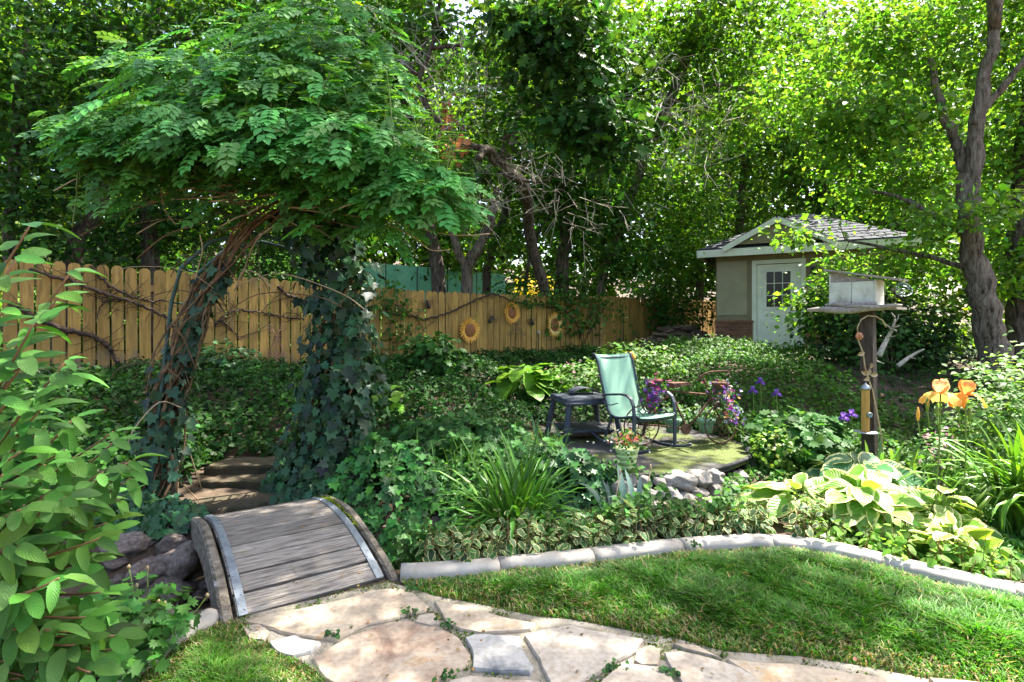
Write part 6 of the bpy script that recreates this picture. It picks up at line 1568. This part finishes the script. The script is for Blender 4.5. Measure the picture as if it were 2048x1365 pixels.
tree('broadleaf_tree', 'leaning dark-trunked tree behind the fence above the thick bare vine', gb(120, 8.6), [[(gb(120, 8.6), .14), (px(150, 495, 8.6), .12), (px(190, 430, 8.6), .10), (px(235, 300, 8.6), .07), (px(250, 100, 8.6), .05)], [(gb(20, 8.4), .10), (px(30, 300, 8.4), .07), (px(60, 60, 8.4), .05)]],
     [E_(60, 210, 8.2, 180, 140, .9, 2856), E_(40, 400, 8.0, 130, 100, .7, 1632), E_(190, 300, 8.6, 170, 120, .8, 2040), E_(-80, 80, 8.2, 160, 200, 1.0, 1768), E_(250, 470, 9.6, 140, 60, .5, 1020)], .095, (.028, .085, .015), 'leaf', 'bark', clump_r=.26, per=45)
# centre, behind the fence: a thicket of trunks
tree('maple_tree', 'thick dark trunk with rough bark beside the teal screen', gb(885, 12.6), [[(gb(885, 12.6), .17), (px(878, 545, 12.6), .16), (px(858, 460, 12.6), .15), (px(842, 330, 12.6), .13), (px(800, 180, 12.4), .10), (px(740, 20, 12.2), .07)], [(px(800, 180, 12.4), .07), (px(700, 150, 12), .05), (px(600, 190, 11.8), .03)]],
     [E_(740, 90, 11.8, 180, 120, 1.1, 5200), E_(620, 240, 11.6, 160, 120, .9, 3600), E_(830, 330, 12.4, 110, 90, .8, 2000), E_(760, 470, 12.6, 90, 45, .5, 700), E_(560, 60, 11.8, 130, 90, 1.0, 2400), ((-1.2, 11.3, 10.6), (2.2, 1.6, 1.3), 4200)], .115, (.042, .120, .014), 'leaf', 'bark')  # ends with an unseen high clump, added for its shade
tree('maple_tree', 'forked pale-barked trunk behind the fence above the lowest sunflower', gb(932, 12.3), [[(gb(932, 12.3), .15), (px(935, 545, 12.3), .14), (px(955, 500, 12.3), .12), (px(980, 455, 12.3), .10), (px(990, 390, 12.3), .09), (px(1030, 250, 12.2), .08), (px(1060, 100, 12), .06), (px(1085, -60, 12), .04)], [(px(935, 545, 12.3), .10), (px(908, 480, 12.3), .09), (px(900, 400, 12.4), .07), (px(925, 250, 12.5), .05)]],
     [E_(1000, 290, 12.6, 150, 110, .9, 3600), E_(1110, 130, 12.2, 150, 120, 1.0, 3600), E_(960, 150, 13.0, 120, 70, .8, 1500), E_(1010, 480, 12.9, 90, 45, .5, 900)], .115, (.050, .130, .014), 'leaf', 'bark_pale')
tree('maple_tree', 'pair of dark slanting trunks behind the fence between two sunflowers', gb(972, 13.2), [[(gb(972, 13.2), .12), (px(975, 540, 13.2), .11), (px(1003, 450, 13.2), .10), (px(1020, 360, 13.2), .08), (px(1015, 220, 13.2), .06)], [(gb(1035, 13), .05), (px(1060, 520, 13), .045), (px(1100, 430, 13), .035), (px(1140, 350, 13), .03)]],
     [E_(1080, 400, 13.2, 110, 70, .7, 1700), E_(1180, 330, 13.6, 120, 110, .9, 2600)], .115, (.045, .125, .014), 'leaf', 'bark')
tree('maple_tree', 'black trunk in deep shade behind the pale-ringed sunflower', gb(1112, 13.4), [[(gb(1112, 13.4), .17), (px(1122, 540, 13.4), .16), (px(1130, 460, 13.4), .14), (px(1120, 330, 13.4), .11), (px(1160, 120, 13.4), .08)]],
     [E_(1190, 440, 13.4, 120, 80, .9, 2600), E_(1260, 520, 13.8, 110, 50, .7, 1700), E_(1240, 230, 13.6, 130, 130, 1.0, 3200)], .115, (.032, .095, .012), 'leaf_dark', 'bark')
tree('maple_tree', 'tall leaning trunk rising from the fence corner towards the shed', gb(1192, 13.9), [[(gb(1192, 13.9), .13), (px(1205, 560, 13.9), .12), (px(1222, 505, 13.9), .11), (px(1255, 410, 13.9), .11), (px(1310, 270, 13.8), .12), (px(1360, 150, 13.7), .13), (px(1410, 10, 13.5), .12), (px(1440, -120, 13.4), .10)], [(px(1330, 220, 13.8), .05), (px(1420, 170, 13.2), .035), (px(1520, 190, 13), .02)], [(px(1310, 270, 13.8), .05), (px(1240, 170, 13.6), .04), (px(1200, 40, 13.6), .03)]],
     [E_(1330, 120, 13.6, 150, 130, 1.0, 3400), E_(1450, 60, 13.2, 140, 100, 1.0, 3000), E_(1330, 400, 14.2, 130, 110, .9, 3000), E_(1370, 520, 15, 90, 60, .7, 1400), E_(1480, 220, 13.8, 120, 80, .9, 1700), ((4.2, 10.6, 10.0), (1.7, 1.2, .9), 1500), ((2.2, 12.2, 10.8), (1.8, 1.4, 1.1), 2600), ((1.0, 9.8, 10.4), (2.0, 1.4, 1.0), 3200)], .12, (.060, .145, .014), 'leaf', 'bark_pale')  # closing clumps hang out of view, added to shade bank and patio
# oak with lobed leaves reaching over the garden, dead leaves and bare twigs in it
ob = gb(1010, 11.9); ob = Vector((1.2, 13.1, float(land(1.2, 13.1))))
oak = tree('oak_tree', 'gnarled oak with lobed leaves and bare grey twigs overhanging the fence', ob, [[(ob, .14), (px(1060, 470, 12.0), .12), (px(1050, 375, 10.5), .10), (px(1005, 335, 9.5), .09), (px(975, 300, 9), .08), (px(955, 320, 8.8), .05)], [(px(1005, 335, 9.5), .07), (px(1020, 260, 9), .06), (px(1085, 205, 8.4), .05), (px(1110, 120, 8), .04), (px(1140, -40, 7.5), .03)], [(px(975, 300, 9), .06), (px(915, 280, 8.8), .05), (px(850, 205, 8.6), .045), (px(842, 150, 8.5), .04), (px(862, 98, 8.4), .035), (px(872, 40, 8.4), .03), (px(890, -60, 8.4), .02)],
     [(px(862, 98, 8.4), .03), (px(920, 92, 8.3), .026), (px(980, 100, 8.2), .02), (px(1050, 104, 8.2), .012)], [(px(905, 100, 8.3), .02), (px(945, 75, 8.2), .015), (px(985, 60, 8.2), .008)], [(px(842, 150, 8.5), .03), (px(780, 140, 8.4), .022), (px(720, 165, 8.3), .012)], [(px(975, 300, 9), .05), (px(1010, 350, 9.2), .035), (px(1080, 365, 9.2), .02), (px(1110, 345, 9), .012)]],
     [E_(1130, 100, 7.4, 110, 90, .6, 1300), E_(1080, 40, 7.4, 120, 60, .6, 900), E_(1170, 230, 7.6, 80, 60, .45, 700), E_(1215, 270, 7.4, 55, 75, .4, 750), E_(1060, 230, 8.2, 60, 40, .4, 300), E_(860, 60, 8.6, 90, 50, .5, 350), E_(930, 360, 9.3, 50, 30, .4, 200)], .125, (.036, .098, .020), 'leaf_dark', 'bark', 'tree', None, OAK, .22, 40, .7)
mb = MB()
for i in range(260):
    cx, cy, D, s_ = random.choice(((870, 250, 8.8, 80), (1040, 370, 9.2, 60), (940, 220, 8.6, 90), (1330, 180, 10.5, 90), (1400, 260, 10.5, 90), (1120, 400, 10, 60), (850, 120, 8.5, 60), (980, 130, 8.5, 70)))
    a = px(random.gauss(cx, s_), random.gauss(cy, s_ * .6), D + random.gauss(0, .3)); d = Vector((random.gauss(0, 1), random.gauss(0, .5), random.gauss(-.2, .8))).normalized(); ln = random.uniform(.25, .9)
    m_ = a + d * ln * .5 + Vector((random.gauss(0, .06), 0, random.gauss(0, .06))); e = a + d * ln
    mb.tube([a, m_, e], [.007, .005, .0025], 3, False)
    for k in range(3):
        s = random.uniform(.2, .9); q_ = a.lerp(e, s); d2 = (d + Vector((random.gauss(0, .8), random.gauss(0, .4), random.gauss(0, .8)))).normalized(); mb.tube([q_, q_ + d2 * ln * .22, q_ + d2 * ln * .4 + Vector((0, 0, -.03))], [.004, .003, .0018], 3, False)
mb.build('bare_twigs', M['bleached'], oak, None, False, 0, 'stuff')
P = np.concatenate([np.array(px(x, y, 8.2)) + rng.normal(size=(n, 3)) * [sx, .1, sz] for x, y, n, sx, sz in ((893, 232, 16, .05, .14), (905, 292, 22, .10, .14), (880, 270, 5, .12, .1), (928, 285, 10, .05, .12), (842, 305, 3, .03, .03))])
N = len(P); me = scatter_mesh('dead_leaves', OAK, frames(rng.normal(size=(N, 3)) + [0, -.7, .2], rng.normal(size=(N, 3)) * .5 + [0, 0, -1]), P - np.array(wloc(oak)), rnd(N, .10, .16), tints(N, (.34, .155, .065), .25, .08)); me.materials.append(M['deadleaf'])
link('dead_leaves', me, oak, None, 'stuff')
# right-hand trees
rb = gb(1995, 8.0)
tree('elm_tree', 'tall tree with stout forked trunk and sunlit leaves behind the rose bush', rb, [[(rb, .23), (px(1985, 690, 8), .20), (px(1968, 600, 8), .18), (px(1950, 520, 8), .16), (px(1940, 440, 8), .13), (px(1950, 300, 8), .10), (px(1965, 180, 8), .09), (px(1990, 60, 8), .07), (px(2005, -80, 8), .05)], [(px(1950, 520, 8), .12), (px(1930, 400, 8), .11), (px(1920, 300, 8.2), .08), (px(1900, 260, 8.3), .07), (px(1860, 120, 8.4), .04)], [(px(1945, 250, 8), .06), (px(2000, 180, 7.9), .05), (px(2048, 120, 7.8), .04), (px(2110, 40, 7.8), .03)], [(px(1945, 480, 8), .06), (px(1880, 440, 8.3), .045), (px(1800, 395, 8.8), .03), (px(1720, 380, 9.2), .02)], [(px(1990, 60, 8), .08), (Vector((6.2, 7.4, 7.6)), .07), (Vector((4.6, 6.8, 8.6)), .06), (Vector((2.8, 6.5, 9.2)), .04), (Vector((1.0, 6.3, 9.4)), .02)], [(px(1955, 545, 8), .05), (px(1880, 520, 8.5), .04), (px(1790, 500, 9), .03), (px(1690, 480, 9.6), .018)]],  # the long limb reaches out to the unseen canopy added for shade
     [E_(1750, 230, 8.6, 130, 90, .6, 2300), E_(1850, 110, 8.8, 110, 90, .7, 2000), E_(1745, 385, 9.4, 100, 60, .5, 1500), E_(1850, 330, 9.2, 70, 60, .5, 1000), E_(2030, 330, 8.8, 60, 130, .5, 1500), E_(1700, 560, 9.7, 55, 65, .4, 900), E_(1585, 478, 10.2, 70, 22, .3, 240), E_(1640, 620, 9.6, 60, 55, .4, 850), E_(1830, 540, 9.2, 80, 55, .5, 1100), E_(2020, 540, 8.6, 60, 60, .4, 900), E_(1890, 640, 8.8, 40, 40, .4, 260), E_(1740, 660, 9.4, 50, 45, .4, 450), E_(1600, 190, 9.6, 100, 90, .6, 1500), E_(1740, 50, 9.0, 130, 70, .7, 1700), E_(2040, 60, 8.6, 70, 90, .6, 1000), E_(1860, 450, 8.0, 55, 30, .3, 350), E_(1990, 430, 7.6, 50, 40, .3, 350), E_(1680, 300, 9.2, 70, 60, .4, 800),
      ((3.4, 6.5, 9.4), (2.2, 1.8, 1.0), 6500), ((1.2, 6.3, 9.6), (1.6, 1.6, .9), 3800), ((4.9, 5.0, 9.4), (1.3, 1.4, .9), 4400), ((2.6, 4.2, 9.3), (2.0, 1.4, .9), 4400), ((5.5, 8.8, 9.8), (1.0, 1.0, .7), 1500), ((5.7, 6.1, 9.4), (.75, .7, .6), 1700)], .092, (.105, .225, .030), 'leaf_bright', 'bark_pale', clump_r=.21, per=40)  # unseen high canopy, shaped to shade lawn, path, patio and shrub
rb2 = gb(2040, 8.8)
tree('elm_tree', 'second trunk standing behind the stout forked tree', rb2, [[(rb2, .17), (px(2038, 620, 8.8), .15), (px(2030, 480, 8.8), .13), (px(2050, 250, 8.8), .09), (px(2060, 0, 8.8), .06)]],
     [E_(2080, 200, 8.8, 130, 150, .9, 3328), E_(2090, 480, 9.0, 110, 110, .8, 2560), E_(2000, -40, 9, 150, 90, 1, 2560), E_(1880, 700, 10.5, 90, 30, .5, 896)], .092, (.095, .205, .028), 'leaf_bright', 'bark', clump_r=.26, per=45)
# behind the shed
for i, (x, D, label, cy, tint) in enumerate(((1480, 17.5, 'bright leafy tree behind the firewood end of the shed', 330, (.080, .165, .022)), (1640, 17.0, 'tall leafy tree rising directly behind the shed roof', 260, (.060, .140, .020)), (1800, 15.5, 'dense tree behind the shed on the bird house side', 330, (.062, .145, .022)))):
    tree('maple_tree', label, gb(x, D), [[(gb(x, D), .16), (px(x, 450, D), .13), (px(x + 20, 200, D), .09), (px(x + 10, 20, D), .05)]],
         [E_(x, cy, D, 130, 130, 1.3, 4200), E_(x - 40, cy - 170, D, 120, 90, 1.2, 2400), E_(x + 30, cy + 130, D, 110, 70, 1.0, 2000)], .14, tint, 'leaf', 'bark', clump_r=.42)
# far sunlit trees on the slope beyond the fence
far = [(-150, 17, 250, 300, 'far sunlit tree glimpsed past the leaning dark-trunked tree'), (230, 19, 230, 280, 'far sunlit tree glimpsed between the leaning and the upright dark tree'), (560, 20, 280, 300, 'far bright tree behind the arbor and trumpet vine'), (860, 22, 330, 230, 'far pale green tree behind the thick dark trunk'), (1130, 23, 300, 260, 'far bright tree behind the black trunk'), (1400, 24, 330, 300, 'far yellow-green tree behind the leaning trunk'), (1660, 25, 230, 220, 'far tree showing above the shed roof'), (1960, 22, 330, 330, 'far bright tree behind the stout forked tree'), (2250, 18, 300, 330, 'far tree beyond the second elm trunk')]
for x, D, cy, ry, label in far:
    b = gb(x, D); tree('broadleaf_tree', label, b, [[(b, .2), (px(x, cy + 100, D), .15), (px(x + 15, cy - 120, D), .06)]],
        [E_(x, cy, D, 190, ry * .55, 1.8, 4200), E_(x + 90, cy + 120, D + .5, 130, ry * .4, 1.4, 2000), E_(x - 90, cy - 90, D - .5, 140, ry * .4, 1.4, 2400), E_(x + 20, 470, D - 1.5, 170, 90, 1.4, 3000)], .20, (.085, .165, .013), 'leaf_bright', 'bark', 'tree', 'far trees beyond the fence', clump_r=.5, per=60, twigs=.4)

# ---------------------------------------------------------------- beyond the fence
M['screen'] = noise_mat('green_screen', [(.3, (.10, .30, .22)), (.7, (.18, .42, .31))], 3, 5, .8, .3, 20)
def screen(label, x0, x1, D0, D1, zh):
    a, b = gb(x0, D0), gb(x1, D1); root = thing('green_screen_fence', label, 'fence', a); n = 7
    for i in range(n - 1):
        p, q_ = a.lerp(b, i / (n - 1)), a.lerp(b, (i + 1) / (n - 1)); nn = (q_ - p).cross(UP).normalized() * .02; pts = []
        p.z, q_.z = float(land(p.x, p.y)) + .05, float(land(q_.x, q_.y)) + .05
        MB().hexa([p, q_, q_ + nn, p + nn, p + UP * zh, q_ + UP * zh, q_ + nn + UP * zh, p + nn + UP * zh]).build('screen_panel', M['screen'], root)
        MB().tube([p - UP * .2, p + UP * (zh + .08)], .03, 8).build('post', M['iron'], root, None, True)
    return root
screen('teal mesh screen fence on the slope seen past the arbor', 640, 1010, 19, 21, 1.6)
screen('teal mesh screen behind the shed corner and the firewood', 1300, 1480, 20.5, 20, .8)
M['bank'] = noise_mat('bank_stone', [(.3, (.30, .23, .16)), (.7, (.50, .42, .33))], 4, 6, .95, .6, 20)
bk = thing('stone_terrace', 'pale stone terrace edging on the slope beyond the fence', 'wall', gb(780, 16.5))
for i in range(9):
    a = gb(690 + i * 26, 16.3 + i * .12); MB().box(a + UP * .16, (.36, .3, .34)).build('block', M['bank'], bk, None, False, .03)
bush('golden_shrub', 'bright yellow shrub glowing between the trunks beyond the fence', tuple(gb(1075, 17.5) + UP * .95), (.85, .6, .95), 2600, .10, (.50, .40, .02), M['leaf_bright'], HEX)
bush('green_shrub', 'small round green shrub on the slope beyond the fence', tuple(gb(800, 15.0) + UP * .4), (.55, .45, .45), 1300, .09, (.06, .15, .02), M['leaf'], HEX)
for x, D, lb in ((430, 11.5, 'dark shrubs crowding behind the fence seen through the arbor'), (180, 10.0, 'dark shrubs crowding behind the fence above the thick bare vine'), (1330, 15.6, 'shaded shrubs behind the fence above the firewood'), (1080, 13.0, 'leafy shrubs at the fence top between the sunflowers'), (610, 12.5, 'leafy shrubs behind the fence beside the thick ivy column')):
    b = gb(x, D); bush('green_shrub', lb, (b.x, b.y, b.z + 1.15), (1.5, .7, .95), 2600, .10, (.045, .125, .02), M['leaf'], HEX)
# dark-tinted shrub added as shade at the right under the elms
bush('green_shrub', 'undergrowth tinted dark for shade in the hollow under the elm trees', (5.9, 8.6, 1.2), (.9, .5, .6), 900, .08, (.03, .08, .015), M['leaf_dark'], HEX)


carpet('meadow_cover', 'sunlit rough green cover on the slope beyond the fence', 34000, (-16, 14, 9, 30), lambda x, y: (np.where(x < FC.x, dfence(x, y) < -.5, (x - FC.x) * FN2.x + (y - FC.y) * FN2.y < -.5)) & (np.abs(x) < y * 1.0), .22, (.075, .15, .02), M['leaf'], (.02, .35))

# the wooded hillside far behind: one mass of leaves, tint brightened as if sunlit
nc = 2300; X, D = [], []
D = rnd(nc, 27, 36); xp = rnd(nc, -250, 2300); X = (xp - 1024) / F * D
ytop = -40 + 30 * np.sin(xp * .011) + 170 * np.exp(-((xp - 930) / 55) ** 2) + 120 * np.exp(-((xp - 1690) / 45) ** 2) + 230 * np.exp(-((xp - 1570) / 22) ** 2) + 60 * np.exp(-((xp - 1330) / 40) ** 2)
ztop = H - (ytop - HOR) / F * D; zb = land(X, D)
cz = zb + (ztop - zb) * rng.random(nc)
cen = np.column_stack([X, D, cz]); P = (cen[:, None, :] + rng.normal(size=(nc, 34, 3)) * [.95, .8, .6]).reshape(-1, 3); N = len(P)
me = scatter_mesh('far_wood', QUAD, frames(rng.normal(size=(N, 3)) * .6 + [0, -.2, .7], rng.normal(size=(N, 3))), P, .48 * rnd(N, .6, 1.3), tints(N, (.080, .160, .012), .4, .14)); me.materials.append(M['leaf_bright'])
tag(link('far_wood', me, None, None, 'stuff'), 'wooded hillside tinted bright as if sunlit, far behind the fence and shed', 'wood', None, 'stuff')
bush('green_shrub', 'dark-tinted shrub added to deepen the shade behind the bleached branches', (6.0, 9.4, 1.5), (1.1, .5, .8), 1800, .09, (.022, .055, .012), M['leaf_dark'], HEX)  # leaves tinted nearly black to fill the hollow with shade
bush('green_shrub', 'shrub tinted dark for shade beside the stout forked trunk', (6.6, 8.9, 1.3), (.7, .5, .7), 1200, .09, (.02, .05, .012), M['leaf_dark'], HEX)  # another dark tint standing for shade in the hollow

carpet('ground_cover', 'sparse creeping leaves tinted dark as shade under the elm trees', 5000, (4.6, 8.5, 6.6, 10.5), lambda x, y: (x >= 4.9) & (y >= 6.8), .055, (.028, .07, .014), M['leaf_dark'], (.0, .12))  # tint darkened to stand for the shade of the elms

# leaf litter on the path, the deck, the patio and the lawn edge
lp = []
for poly, n, z in ((PATHP, 150, .034), (PATIO, 130, .158), (LAWN, 120, .03)):
    a = np.array(poly); q_ = rng.uniform(a.min(0), a.max(0), (n * 4, 2)); q_ = q_[inside(q_[:, 0], q_[:, 1], poly)][:n]; lp.append(np.column_stack([q_, np.full(len(q_), z)]))
lp.append(np.array([bpt(random.uniform(.05, 1.6), random.uniform(-.33, .33), .004) for i in range(70)]))
lp = np.concatenate(lp); N = len(lp)
me = scatter_mesh('leaf_litter', HEX, frames(rng.normal(size=(N, 3)) * .25 + [0, 0, 1], rng.normal(size=(N, 3))), lp, rnd(N, .006, .022), tints(N, (.24, .15, .06), .4, .15)); me.materials.append(M['deadleaf'])
tag(link('leaf_litter', me, None, None, 'stuff'), 'small dry leaf scraps strewn over path, bridge, patio and lawn', 'leaf litter', None, 'stuff')

# moss and tiny weeds in the joints of the path
a = np.array(PATHP); q_ = rng.uniform(a.min(0), a.max(0), (60000, 2)); k = inside(q_[:, 0], q_[:, 1], PATHP) & (q_[:, 1] > 2.1)
for st in STONES:
    w = [flat(*p, .03) for p in st]; k &= ~inside(q_[:, 0], q_[:, 1], [(v.x, v.y) for v in w])
k &= (wobble(q_[:, 0] * 3.1, q_[:, 1] * 3.1, 1, 2) > .25) & (rng.random(len(q_)) < .5)
q_ = q_[k][:3500]; N = len(q_)
me = scatter_mesh('joint_moss', HEX, frames(rng.normal(size=(N, 3)) * .5 + [0, 0, 1], rng.normal(size=(N, 3))), np.column_stack([q_, rnd(N, .012, .022)]), rnd(N, .006, .016), tints(N, (.07, .12, .015), .4, .15)); me.materials.append(M['leaf'])
tag(link('joint_moss', me, None, None, 'stuff'), 'green moss growing in the joints of the flagstone path', 'moss', None, 'stuff')
